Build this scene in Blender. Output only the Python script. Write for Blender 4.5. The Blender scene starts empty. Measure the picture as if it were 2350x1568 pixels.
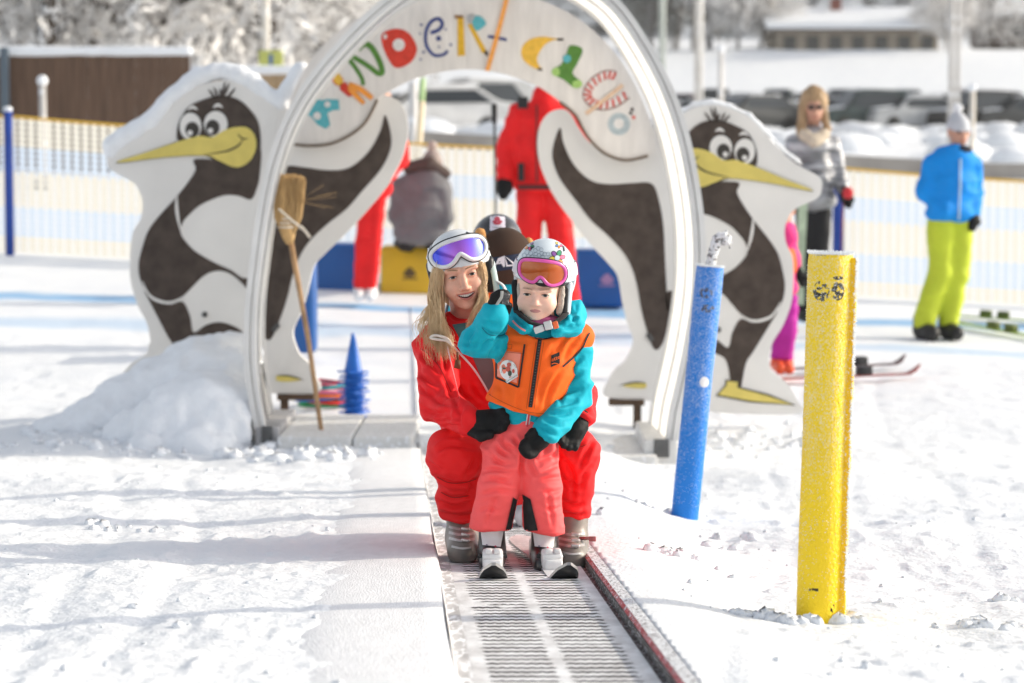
import bpy, bmesh, math, random
import numpy as np
from mathutils import Vector, Matrix
from mathutils.geometry import tessellate_polygon
random.seed(7)
SC = bpy.context.scene
COL = SC.collection
R = math.radians
# ------------------------------------------------------------------ camera
CAMZ = 1.26; F = 5549.0; PITCH = math.atan(392.0 / F)
cam_d = bpy.data.cameras.new('camera'); cam = bpy.data.objects.new('camera', cam_d); COL.objects.link(cam)
cam_d.lens = 85.0; cam_d.sensor_width = 36.0; cam_d.clip_start = 0.1; cam_d.clip_end = 2000
cam.location = (0, 0, CAMZ); cam.rotation_euler = (math.pi / 2 - PITCH, 0, 0)
cam_d.dof.use_dof = True; cam_d.dof.focus_distance = 7.25; cam_d.dof.aperture_fstop = 3.3
SC.camera = cam
# ------------------------------------------------------------------ sky, sun, exposure
SUN_EL = R(23); SUN_AZ = R(11)          # azimuth measured from +X towards +Y
wd = bpy.data.worlds.new('World'); SC.world = wd; wd.use_nodes = True
nt = wd.node_tree; bg = nt.nodes['Background']
sky = nt.nodes.new('ShaderNodeTexSky'); sky.sky_type = 'NISHITA'; sky.sun_disc = False
sky.sun_elevation = SUN_EL; sky.sun_rotation = R(90) - SUN_AZ
sky.air_density = 1.0; sky.dust_density = 2.0; sky.ozone_density = 0.8
hs = nt.nodes.new('ShaderNodeHueSaturation'); hs.inputs['Saturation'].default_value = 0.36
nt.links.new(sky.outputs[0], hs.inputs['Color']); nt.links.new(hs.outputs[0], bg.inputs[0]); bg.inputs[1].default_value = 0.15
sl = bpy.data.lights.new('sun', 'SUN'); sun = bpy.data.objects.new('sun', sl); COL.objects.link(sun)
sl.energy = 2.25; sl.angle = R(0.5); sl.color = (1.0, 0.90, 0.73)
sdir = Vector((math.cos(SUN_EL) * math.cos(SUN_AZ), math.cos(SUN_EL) * math.sin(SUN_AZ), math.sin(SUN_EL)))
sun.rotation_euler = sdir.to_track_quat('Z', 'Y').to_euler(); sun.location = (20, 8, 20)
SC.view_settings.view_transform = 'Standard'; SC.view_settings.look = 'None'
SC.view_settings.exposure = 0.74; SC.view_settings.gamma = 1.0
# ------------------------------------------------------------------ pixel -> world (plane Y = const), used to measure real places
CP, SP = math.cos(PITCH), math.sin(PITCH)
def V(px, py, Y):
    a = (px - 1175.0) / F; b = (784.0 - py) / F
    dy = CP + b * SP; dz = -SP + b * CP
    t = Y / dy
    return Vector((a * t, Y, CAMZ + dz * t))
# ------------------------------------------------------------------ object helpers
ORG = {}
def _w(o):
    return ORG.get(o.name, Vector((0, 0, 0))) if o else Vector((0, 0, 0))
def tag(o, label=None, cat=None, group=None, kind=None):
    if label: o['label'] = label
    if cat: o['category'] = cat
    if group: o['group'] = group
    if kind: o['kind'] = kind
    return o
def thing(name, loc, label, cat, group=None):
    o = bpy.data.objects.new(name, None); COL.objects.link(o); o.location = loc
    o.empty_display_size = 0.1
    ORG[o.name] = Vector(loc)
    return tag(o, label, cat, group)
def obj(name, verts, faces, mats, parent=None, smooth=True, fmat=None):
    """verts in world coordinates; made local to the thing's root"""
    v = np.asarray(verts, dtype=np.float64).reshape(-1, 3)
    off = _w(parent)
    v = v - np.array(off)
    me = bpy.data.meshes.new(name)
    me.from_pydata(v.tolist(), [], [list(map(int, f)) for f in faces])
    if not isinstance(mats, (list, tuple)): mats = [mats]
    for m in mats: me.materials.append(m)
    n = len(me.polygons)
    if smooth: me.polygons.foreach_set('use_smooth', np.ones(n, dtype=bool))
    if fmat is not None: me.polygons.foreach_set('material_index', np.asarray(fmat, dtype=np.int32))
    me.update()
    o = bpy.data.objects.new(name, me); COL.objects.link(o)
    if parent: o.parent = parent
    ORG[o.name] = off
    return o
class MB:
    """collects primitive shapes into one mesh"""
    def __init__(s): s.v = []; s.f = []; s.m = []
    def add(s, vs, fs, mi=0):
        k = len(s.v); s.v += [tuple(p) for p in vs]; s.f += [tuple(i + k for i in f) for f in fs]; s.m += [mi] * len(fs)
    def box(s, c, size, M=None, mi=0, bev=0.0):
        x, y, z = (q / 2 for q in size)
        if bev <= 0:
            vs = [Vector((a * x, b * y, d * z)) for a in (-1, 1) for b in (-1, 1) for d in (-1, 1)]
            fs = [(0, 1, 3, 2), (4, 6, 7, 5), (0, 4, 5, 1), (2, 3, 7, 6), (0, 2, 6, 4), (1, 5, 7, 3)]
        else:
            bm = bmesh.new(); bmesh.ops.create_cube(bm, size=1)
            for q in bm.verts: q.co = Vector((q.co.x * size[0], q.co.y * size[1], q.co.z * size[2]))
            bmesh.ops.bevel(bm, geom=bm.edges[:], offset=bev, segments=2, affect='EDGES', profile=0.6)
            bm.verts.index_update()
            vs = [q.co.copy() for q in bm.verts]; fs = [[q.index for q in f.verts] for f in bm.faces]; bm.free()
        if M is not None: vs = [M @ p for p in vs]
        s.add([p + Vector(c) for p in vs], fs, mi)
    def tube(s, pts, rad, n=10, mi=0, cap=True, flat=None):
        pts = [Vector(p) for p in pts]; k = len(pts)
        if not hasattr(rad, '__len__'): rad = [rad] * k
        t0 = (pts[1] - pts[0]).normalized()
        up = Vector((0, 0, 1)) if abs(t0.z) < 0.9 else Vector((0, 1, 0))
        a = t0.cross(up).normalized()
        vs = []; fs = []
        for i in range(k):
            t = (pts[min(i + 1, k - 1)] - pts[max(i - 1, 0)]).normalized()
            a = (a - t * a.dot(t)).normalized(); b = t.cross(a)
            for j in range(n):
                q = 2 * math.pi * j / n
                w = 1.0 if flat is None else flat
                vs.append(pts[i] + (a * math.cos(q) + b * math.sin(q) * w) * rad[i])
        for i in range(k - 1):
            for j in range(n):
                fs.append((i * n + j, i * n + (j + 1) % n, (i + 1) * n + (j + 1) % n, (i + 1) * n + j))
        if cap:
            fs.append(tuple(range(n))[::-1]); fs.append(tuple((k - 1) * n + j for j in range(n)))
        s.add(vs, fs, mi)
    def lathe(s, c, prof, n=24, M=None, mi=0):
        vs = []; fs = []; k = len(prof)
        for r, z in prof:
            for j in range(n):
                q = 2 * math.pi * j / n
                p = Vector((r * math.cos(q), r * math.sin(q), z))
                vs.append((M @ p if M is not None else p) + Vector(c))
        for i in range(k - 1):
            for j in range(n):
                fs.append((i * n + j, i * n + (j + 1) % n, (i + 1) * n + (j + 1) % n, (i + 1) * n + j))
        fs.append(tuple(range(n))[::-1]); fs.append(tuple((k - 1) * n + j for j in range(n)))
        s.add(vs, fs, mi)
    def ball(s, c, r, n=12, M=None, mi=0):
        if not hasattr(r, '__len__'): r = (r, r, r)
        vs = []; fs = []; h = n // 2
        for i in range(h + 1):
            th = math.pi * i / h
            for j in range(n):
                q = 2 * math.pi * j / n
                p = Vector((r[0] * math.sin(th) * math.cos(q), r[1] * math.sin(th) * math.sin(q), r[2] * math.cos(th)))
                vs.append((M @ p if M is not None else p) + Vector(c))
        for i in range(h):
            for j in range(n):
                fs.append((i * n + j, (i + 1) * n + j, (i + 1) * n + (j + 1) % n, i * n + (j + 1) % n))
        s.add(vs, fs, mi)
    def build(s, name, mats, parent=None, smooth=True):
        return obj(name, s.v, s.f, mats, parent, smooth, s.m)
def catmull(pts, closed=True, k=6):
    P = [np.array(p, dtype=float) for p in pts]; n = len(P); out = []
    rng = range(n) if closed else range(n - 1)
    for i in rng:
        g = (lambda q: P[q % n]) if closed else (lambda q: P[min(max(q, 0), n - 1)])
        a, b, c, d = g(i - 1), g(i), g(i + 1), g(i + 2)
        for j in range(k):
            t = j / k
            out.append(0.5 * ((2 * b) + (c - a) * t + (2 * a - 5 * b + 4 * c - d) * t * t + (3 * b - a - 3 * c + d) * t ** 3))
    if not closed: out.append(P[-1])
    return out
def poly_panel(name, pts3, thick, mat, parent=None, dirv=(0, 1, 0), bevel=0.0, edge_mat=None):
    """flat outline with real thickness; pts3 list of Vectors (front face)"""
    pts3 = [Vector(p) for p in pts3]; n = len(pts3); d = Vector(dirv) * thick
    tri = tessellate_polygon([pts3])
    vs = pts3 + [p + d for p in pts3]; fs = []; mi = []
    for t in tri:
        nrm = (pts3[t[1]] - pts3[t[0]]).cross(pts3[t[2]] - pts3[t[0]])
        t = t if nrm.dot(d) < 0 else t[::-1]
        fs.append(tuple(t)); mi.append(0)
        fs.append(tuple(i + n for i in t[::-1])); mi.append(0)
    for i in range(n):
        j = (i + 1) % n
        fs.append((i, j, j + n, i + n)); mi.append(1 if edge_mat else 0)
    o = obj(name, vs, fs, [mat, edge_mat] if edge_mat else [mat], parent, False, mi)
    bm = bmesh.new(); bm.from_mesh(o.data); bmesh.ops.recalc_face_normals(bm, faces=bm.faces[:]); bm.to_mesh(o.data); bm.free()
    return o
# ------------------------------------------------------------------ value noise
_rng = np.random.RandomState(3); _LAT = _rng.rand(32, 32, 32).astype(np.float32)
def vnoise(x, y, z, s=0):
    x = np.asarray(x, dtype=np.float64) + s * 7.31; y = np.asarray(y, dtype=np.float64) + s * 3.17; z = np.asarray(z, dtype=np.float64) + s * 5.77
    x, y, z = np.broadcast_arrays(x, y, z)
    xi = np.floor(x).astype(np.int64); yi = np.floor(y).astype(np.int64); zi = np.floor(z).astype(np.int64)
    fx = x - xi; fy = y - yi; fz = z - zi
    fx = fx * fx * (3 - 2 * fx); fy = fy * fy * (3 - 2 * fy); fz = fz * fz * (3 - 2 * fz)
    g = lambda a, b, c: _LAT[(xi + a) & 31, (yi + b) & 31, (zi + c) & 31]
    c00 = g(0, 0, 0) * (1 - fx) + g(1, 0, 0) * fx; c10 = g(0, 1, 0) * (1 - fx) + g(1, 1, 0) * fx
    c01 = g(0, 0, 1) * (1 - fx) + g(1, 0, 1) * fx; c11 = g(0, 1, 1) * (1 - fx) + g(1, 1, 1) * fx
    return (c00 * (1 - fy) + c10 * fy) * (1 - fz) + (c01 * (1 - fy) + c11 * fy) * fz
def fbm(x, y, z, o=4, s=0):
    t = 0; a = 0.5
    for i in range(o):
        t = t + a * (vnoise(x, y, z, s + i) - 0.5); x = x * 2.03; y = y * 2.03; z = z * 2.03; a *= 0.5
    return t
def sstep(a, b, x):
    t = np.clip((x - a) / (b - a), 0, 1); return t * t * (3 - 2 * t)
# ------------------------------------------------------------------ SDF toolkit (smooth organic shapes -> one continuous mesh)
def rc(a, b, ra, rb):
    a = np.array(a, float); b = np.array(b, float); ba = b - a; L = float(ba @ ba) + 1e-12
    def f(X, Y, Z):
        t = np.clip(((X - a[0]) * ba[0] + (Y - a[1]) * ba[1] + (Z - a[2]) * ba[2]) / L, 0, 1)
        return np.sqrt((X - a[0] - ba[0] * t) ** 2 + (Y - a[1] - ba[1] * t) ** 2 + (Z - a[2] - ba[2] * t) ** 2) - (ra + (rb - ra) * t)
    return f
def el(c, r, M=None):
    c = np.array(c, float); r = np.array(r, float) if hasattr(r, '__len__') else np.array([r] * 3, float)
    Mi = None if M is None else np.array(M.to_3x3().transposed())
    def f(X, Y, Z):
        x, y, z = X - c[0], Y - c[1], Z - c[2]
        if Mi is not None:
            x, y, z = (Mi[0, 0] * x + Mi[0, 1] * y + Mi[0, 2] * z, Mi[1, 0] * x + Mi[1, 1] * y + Mi[1, 2] * z, Mi[2, 0] * x + Mi[2, 1] * y + Mi[2, 2] * z)
        k0 = np.sqrt((x / r[0]) ** 2 + (y / r[1]) ** 2 + (z / r[2]) ** 2)
        k1 = np.sqrt((x / r[0] ** 2) ** 2 + (y / r[1] ** 2) ** 2 + (z / r[2] ** 2) ** 2) + 1e-9
        return k0 * (k0 - 1.0) / k1
    return f
def bxs(c, r, rd=0.0, M=None):
    c = np.array(c, float); r = np.array(r, float) - rd
    Mi = None if M is None else np.array(M.to_3x3().transposed())
    def f(X, Y, Z):
        x, y, z = X - c[0], Y - c[1], Z - c[2]
        if Mi is not None:
            x, y, z = (Mi[0, 0] * x + Mi[0, 1] * y + Mi[0, 2] * z, Mi[1, 0] * x + Mi[1, 1] * y + Mi[1, 2] * z, Mi[2, 0] * x + Mi[2, 1] * y + Mi[2, 2] * z)
        qx, qy, qz = np.abs(x) - r[0], np.abs(y) - r[1], np.abs(z) - r[2]
        return np.sqrt(np.maximum(qx, 0) ** 2 + np.maximum(qy, 0) ** 2 + np.maximum(qz, 0) ** 2) + np.minimum(np.maximum(qx, np.maximum(qy, qz)), 0) - rd
    return f
def smin(a, b, k):
    h = np.clip(0.5 + 0.5 * (b - a) / k, 0, 1); return b + (a - b) * h - k * h * (1 - h)
def uni(fs, k):
    def f(X, Y, Z):
        d = fs[0](X, Y, Z)
        for g in fs[1:]: d = smin(d, g(X, Y, Z), k)
        return d
    return f
def sub(f0, f1, k=0.004):
    return lambda X, Y, Z: -smin(-f0(X, Y, Z), f1(X, Y, Z), k)
def inter(f0, f1, k=0.004):
    return lambda X, Y, Z: -smin(-f0(X, Y, Z), -f1(X, Y, Z), k)
def half(p, n):
    p = np.array(p, float); n = np.array(n, float); n /= np.linalg.norm(n)
    return lambda X, Y, Z: (X - p[0]) * n[0] + (Y - p[1]) * n[1] + (Z - p[2]) * n[2]
def surf(fn, lo, hi, h):
    lo = np.array(lo, float); hi = np.array(hi, float); n = np.ceil((hi - lo) / h).astype(int) + 1
    ax = [(lo[i] + h * np.arange(n[i])).astype(np.float32) for i in range(3)]
    D = fn(ax[0][:, None, None], ax[1][None, :, None], ax[2][None, None, :]) + np.zeros(n, dtype=np.float32)
    ins = D < 0
    c = np.zeros(n - 1, dtype=np.int8)
    S = lambda A, i, j, k: A[i:n[0] - 1 + i, j:n[1] - 1 + j, k:n[2] - 1 + k]
    for i in (0, 1):
        for j in (0, 1):
            for k in (0, 1): c += S(ins, i, j, k)
    act = (c > 0) & (c < 8)
    I = np.argwhere(act)
    if len(I) == 0: return np.zeros((0, 3)), []
    idx = -np.ones(n - 1, dtype=np.int64); idx[act] = np.arange(len(I))
    acc = np.zeros((len(I), 3)); cnt = np.zeros(len(I))
    corners = [(i, j, k) for i in (0, 1) for j in (0, 1) for k in (0, 1)]
    for a in corners:
        for q in range(3):
            if a[q]: continue
            b = list(a); b[q] = 1
            da = D[I[:, 0] + a[0], I[:, 1] + a[1], I[:, 2] + a[2]]; db = D[I[:, 0] + b[0], I[:, 1] + b[1], I[:, 2] + b[2]]
            m = (da < 0) != (db < 0)
            t = np.where(m, da / np.where(m, da - db, 1), 0)
            p = np.array(a, float)[None, :].repeat(len(I), 0); p[:, q] += t
            acc[m] += p[m]; cnt[m] += 1
    verts = lo + h * (I + acc / cnt[:, None])
    Q = []
    for q in range(3):
        u, w = (q + 1) % 3, (q + 2) % 3
        sl0 = [slice(None)] * 3; sl1 = [slice(None)] * 3; sl0[q] = slice(0, -1); sl1[q] = slice(1, None)
        A = ins[tuple(sl0)]; B = ins[tuple(sl1)]
        E = np.argwhere(A != B)
        ok = (E[:, u] > 0) & (E[:, w] > 0) & (E[:, u] < n[u] - 1) & (E[:, w] < n[w] - 1); E = E[ok]
        s = A[E[:, 0], E[:, 1], E[:, 2]]
        def cid(du, dw):
            e = E.copy(); e[:, u] -= du; e[:, w] -= dw; return idx[e[:, 0], e[:, 1], e[:, 2]]
        quad = np.stack([cid(1, 1), cid(0, 1), cid(0, 0), cid(1, 0)], 1)
        quad[~s] = quad[~s][:, ::-1]
        Q.append(quad)
    return verts, np.concatenate(Q)
def vnormals(v, q):
    v = np.asarray(v); q = np.asarray(q)
    nrm = np.cross(v[q[:, 2]] - v[q[:, 0]], v[q[:, 3]] - v[q[:, 1]])
    out = np.zeros_like(v)
    for k in range(4): np.add.at(out, q[:, k], nrm)
    return out / (np.linalg.norm(out, axis=1)[:, None] + 1e-12)
def smooth_v(v, q, it=1, lam=0.5):
    for _ in range(it):
        s = np.zeros_like(v); c = np.zeros(len(v))
        for a, b in ((0, 1), (1, 2), (2, 3), (3, 0)):
            np.add.at(s, q[:, a], v[q[:, b]]); np.add.at(c, q[:, a], 1)
            np.add.at(s, q[:, b], v[q[:, a]]); np.add.at(c, q[:, b], 1)
        v = v + lam * (s / np.maximum(c, 1)[:, None] - v)
    return v
def bounds(pts, m):
    p = np.array([list(q) for q in pts]); return p.min(0) - m, p.max(0) + m
def to_px(v):
    zf = v[:, 1] * CP - (v[:, 2] - CAMZ) * SP; yu = v[:, 1] * SP + (v[:, 2] - CAMZ) * CP
    return 1175 + F * v[:, 0] / zf, 784 - F * yu / zf
def sculpt(v, q, lines, A=.008, w=5.0):
    """press cloth creases (valley with raised lips) into the camera-facing side of a garment along measured lines"""
    nn = vnormals(v, q); px, py = to_px(v); cv = np.array([0, 0, CAMZ]) - v; cv /= np.linalg.norm(cv, axis=1)[:, None]
    face = sstep(.05, .35, (nn * cv).sum(1)); d = np.zeros(len(v))
    for ln in lines:
        a_, w_ = A, w
        if isinstance(ln[-1], tuple) and len(ln[-1]) == 3: a_, w_ = A * ln[-1][0], w * ln[-1][1]; ln = ln[:-1]
        P = np.array(catmull(ln, False, 5)) if len(ln) > 2 else np.array([np.array(ln[0]) * (1 - t) + np.array(ln[1]) * t for t in np.linspace(0, 1, 5)])
        best = np.full(len(v), 1e9); tt = np.zeros(len(v)); n = len(P) - 1
        m = (px > P[:, 0].min() - 30) & (px < P[:, 0].max() + 30) & (py > P[:, 1].min() - 30) & (py < P[:, 1].max() + 30)
        ix = np.where(m)[0]
        if len(ix) == 0: continue
        bx, by = px[ix], py[ix]; bb = np.full(len(ix), 1e9); bt = np.zeros(len(ix))
        for i in range(n):
            ax_, ay_ = P[i]; ex, ey = P[i + 1] - P[i]; L2 = ex * ex + ey * ey + 1e-9
            t = np.clip(((bx - ax_) * ex + (by - ay_) * ey) / L2, 0, 1); dd = np.hypot(bx - ax_ - ex * t, by - ay_ - ey * t)
            u = dd < bb; bb[u] = dd[u]; bt[u] = ((i + t) / n)[u]
        k = np.sin(np.pi * np.clip(bt, .04, .96)) ** .6
        d[ix] += a_ * k * (-np.exp(-(bb / w_) ** 2) + .6 * np.exp(-((bb - 2.0 * w_) / (1.15 * w_)) ** 2))
    return v + nn * (d * face)[:, None]
def organic(name, fn, lo, hi, h, mats, parent=None, wr=None, sm=1, fmat=None, post=None, creases=None, cA=.008, cw=5.0):
    """wr: list of (amplitude, (sx,sy,sz), seed, ridged) displacement waves"""
    v, q = surf(fn, lo, hi, h)
    if sm: v = smooth_v(v, q, sm)
    if wr:
        nn = vnormals(v, q); d = np.zeros(len(v))
        for a, s, seed, ridged in wr:
            w = vnoise(v[:, 0] * s[0], v[:, 1] * s[1], v[:, 2] * s[2], seed) - 0.5
            w2 = vnoise(v[:, 0] * s[0] * 2.1, v[:, 1] * s[1] * 2.1, v[:, 2] * s[2] * 2.1, seed + 5) - 0.5
            if ridged == 'fold':
                for k_, sh in ((0, 1.0), (1, -1.1), (2, .25)):
                    zz = (v[:, 2] + sh * v[:, 0] + .03 * (vnoise(v[:, 0] * 9, v[:, 1] * 9, v[:, 2] * 9, seed + k_) - .5)) * s[2]
                    n_ = vnoise(v[:, 0] * s[0], v[:, 1] * s[1], zz, seed + 11 * k_) - .5
                    m_ = sstep(.36, .60, vnoise(v[:, 0] * 7, v[:, 1] * 7, v[:, 2] * 7, seed + 3 + 5 * k_))
                    d += a * m_ * (np.exp(-(n_ * 6.5) ** 2) - .25)
            elif ridged: d += a * (1 - np.abs(w * 4).clip(0, 1) * 1.0 - 0.5) + a * 0.4 * (0.5 - np.abs(w2 * 4).clip(0, 1))
            else: d += a * 2 * w
        v = v + nn * d[:, None]
        v = smooth_v(v, q, 2)
    if creases: v = sculpt(v, q, creases, cA, cw)
    fm = fmat(v[q].mean(1)) if fmat is not None else None
    if post is not None: v = post(v)
    return obj(name, v, q, mats, parent, True, fm)
# ------------------------------------------------------------------ materials
_M = {}
def mat(name, col, rough=0.6, var=0.0, vscale=8.0, col2=None, bump=0.0, bscale=80.0, spec=0.3, metal=0.0, sheen=0.0, coat=0.0,
        frost=0.0, fscale=60.0, stretch=None, transl=0.0, sss=0.0, weave=0.0, bdist=0.01, thresh=0.5, soft=0.2):
    if name in _M: return _M[name]
    m = bpy.data.materials.new(name); m.use_nodes = True; t = m.node_tree; N = t.nodes; L = t.links
    b = N['Principled BSDF']; out = N['Material Output']
    b.inputs['Roughness'].default_value = rough; b.inputs['Metallic'].default_value = metal
    b.inputs['Specular IOR Level'].default_value = spec
    if sheen: b.inputs['Sheen Weight'].default_value = sheen
    if coat: b.inputs['Coat Weight'].default_value = coat; b.inputs['Coat Roughness'].default_value = 0.08
    if sss: b.inputs['Subsurface Weight'].default_value = sss; b.inputs['Subsurface Radius'].default_value = (0.012, 0.005, 0.003); b.inputs['Subsurface Scale'].default_value = 1.0
    tc = N.new('ShaderNodeTexCoord'); src = tc.outputs['Object']
    if stretch:
        mp = N.new('ShaderNodeMapping'); mp.inputs['Scale'].default_value = stretch; L.new(src, mp.inputs[0]); src = mp.outputs[0]
    def noise(sc, det=4):
        n = N.new('ShaderNodeTexNoise'); n.inputs['Scale'].default_value = sc; n.inputs['Detail'].default_value = det; L.new(src, n.inputs['Vector']); return n
    c1 = (*col, 1)
    cs = None
    if var or col2:
        n = noise(vscale); mx = N.new('ShaderNodeMix'); mx.data_type = 'RGBA'
        c2 = (*col2, 1) if col2 else (*[min(1, q * (1 + var)) for q in col], 1)
        c1b = c1 if col2 else (*[q * (1 - var) for q in col], 1)
        rm = N.new('ShaderNodeMapRange'); rm.inputs[1].default_value = thresh - soft; rm.inputs[2].default_value = thresh + soft
        L.new(n.outputs[0], rm.inputs[0]); L.new(rm.outputs[0], mx.inputs[0])
        mx.inputs[6].default_value = c1b; mx.inputs[7].default_value = c2; cs = mx.outputs[2]
    if frost:
        n = noise(fscale, 3); rm = N.new('ShaderNodeMapRange'); rm.inputs[1].default_value = 0.62 - frost * 0.3; rm.inputs[2].default_value = 0.72 - frost * 0.3
        L.new(n.outputs[0], rm.inputs[0])
        mx = N.new('ShaderNodeMix'); mx.data_type = 'RGBA'; L.new(rm.outputs[0], mx.inputs[0])
        if cs: L.new(cs, mx.inputs[6])
        else: mx.inputs[6].default_value = c1
        mx.inputs[7].default_value = (0.85, 0.86, 0.88, 1); cs = mx.outputs[2]
    if cs: L.new(cs, b.inputs['Base Color'])
    else: b.inputs['Base Color'].default_value = c1
    if bump or weave:
        bn = N.new('ShaderNodeBump'); bn.inputs['Distance'].default_value = bdist; bn.inputs['Strength'].default_value = max(bump, weave)
        n = noise(bscale, 6); L.new(n.outputs[0], bn.inputs['Height']); L.new(bn.outputs[0], b.inputs['Normal'])
    if transl:
        tr = N.new('ShaderNodeBsdfTranslucent'); tr.inputs[0].default_value = c1
        ms = N.new('ShaderNodeMixShader'); ms.inputs[0].default_value = transl
        L.new(b.outputs[0], ms.inputs[1]); L.new(tr.outputs[0], ms.inputs[2]); L.new(ms.outputs[0], out.inputs[0])
    _M[name] = m
    return m
M_SNOW = mat('snow', (0.83, 0.85, 0.88), 0.75, 0.03, 3.0, bump=0.55, bscale=55, spec=0.25, bdist=0.012)
M_SNOWC = mat('snow_clump', (0.83, 0.85, 0.88), 0.8, 0.04, 12.0, bump=0.6, bscale=70, spec=0.2, bdist=0.01)
M_BLACK = mat('black_plastic', (0.02, 0.02, 0.022), 0.4, 0.3, 20)
M_WOOD = mat('support_wood', (0.09, 0.055, 0.035), 0.8, 0.3, 20, bump=0.4, bscale=90)
M_DKMETAL = mat('dark_metal', (0.12, 0.12, 0.12), 0.5, 0.2, 10, metal=0.6)
# ================================================================== SETTING: snow ground
_CY = [0, 3, 4.95, 6.3, 7.33, 9.8, 12.9, 14.2, 15, 17, 19, 20.3, 22, 25, 30, 34.6, 36.0, 45, 80, 100, 120, 140, 150, 165, 185, 210, 260, 420]
_CZ = [.447, .285, .180, .107, .0515, -.082, -.25, -.24, -.19, -.08, .03, .12, .27, .45, .95, 1.42, 1.72, 1.8, 2.4, 2.9, 3.25, 4.2, 4.7, 9.6, 10.3, 13, 30, 95]
def prof(Y):
    Y = np.asarray(Y, float); s = 0
    w = np.clip(0.03 * Y, 0.2, 3)
    for k in (-1, -.5, 0, .5, 1): s = s + np.interp(Y + k * w, _CY, _CZ)
    return s / 5
def xc(Y): return 0.125 - 0.0477 * (np.asarray(Y, float) - 4.95)
def zg(X, Y, detail=True):
    X = np.asarray(X, float); Y = np.asarray(Y, float)
    z = prof(Y)
    cs = 0.03 * sstep(14, 19, Y) + 0.025 * sstep(20, 22.5, Y) - 0.055 * sstep(37, 60, Y)
    z = z - cs * np.clip(X, -7, 7)
    d = np.abs(X - xc(Y))
    near = sstep(23, 10, Y)
    z = z + 0.035 * near
    # broad undulation left of the carpet
    w = sstep(0.62, 1.5, d) * near
    z = z - np.interp(Y, [4.5, 5.2, 6.3, 8, 9.8, 12.9, 14, 16.5], [.0, .03, .07, .09, .118, .085, .04, 0]) * sstep(.33, .8, X)
    z = z + w * 0.055 * (vnoise(X * 1.1, Y * 0.75, 0, 2) - 0.5) * 2 + w * 0.03 * np.where(X < 0, 1, 0.4) * np.sin(Y * 2.1 + X * 0.8)
    far = sstep(24, 60, Y)
    z = z + far * 0.5 * fbm(X * .12, Y * .12, 0, 3, 9)
    if detail:
        a = sstep(0.25, 0.8, d) * 0.9 + 0.1
        n1 = fbm(X * 5.0, Y * 3.2, 0, 4, 4)
        z = z + a * near * 0.021 * n1
        n2 = vnoise(X * 16, Y * 11, 0, 12)
        z = z + a * near * 0.013 * np.clip(n2 - 0.66, 0, 1) / 0.34 + a * near * 0.006 * (vnoise(X * 34, Y * 26, 0, 14) - .5)
        # ski tracks running away from the camera, and trampled hollows
        for k, (tx, sl, ww) in enumerate([(-1.25, -.14, .045), (-1.02, -.10, .04), (-2.0, -.3, .05), (1.3, .06, .05), (1.55, .10, .04), (2.1, .22, .05), (.75, .12, .035)]):
            q = X - (tx + sl * (Y - 7)) - 0.08 * np.sin(Y * 0.9 + k)
            z = z - near * 0.007 * np.exp(-(q / ww) ** 2) * (0.4 + vnoise(X, Y * 2, 0, k))
        z = z - near * a * 0.024 * np.clip(vnoise(X * 4.0, Y * 3.0, 0, 31) - 0.72, 0, 1) / .28
    cut = sstep(0.252, 0.238, d) * sstep(13.2, 12.9, Y)
    z = np.where(cut > 0, z - cut * 0.22, z)
    return z
def gz(x, y): return float(zg(x, y, True))
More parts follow.
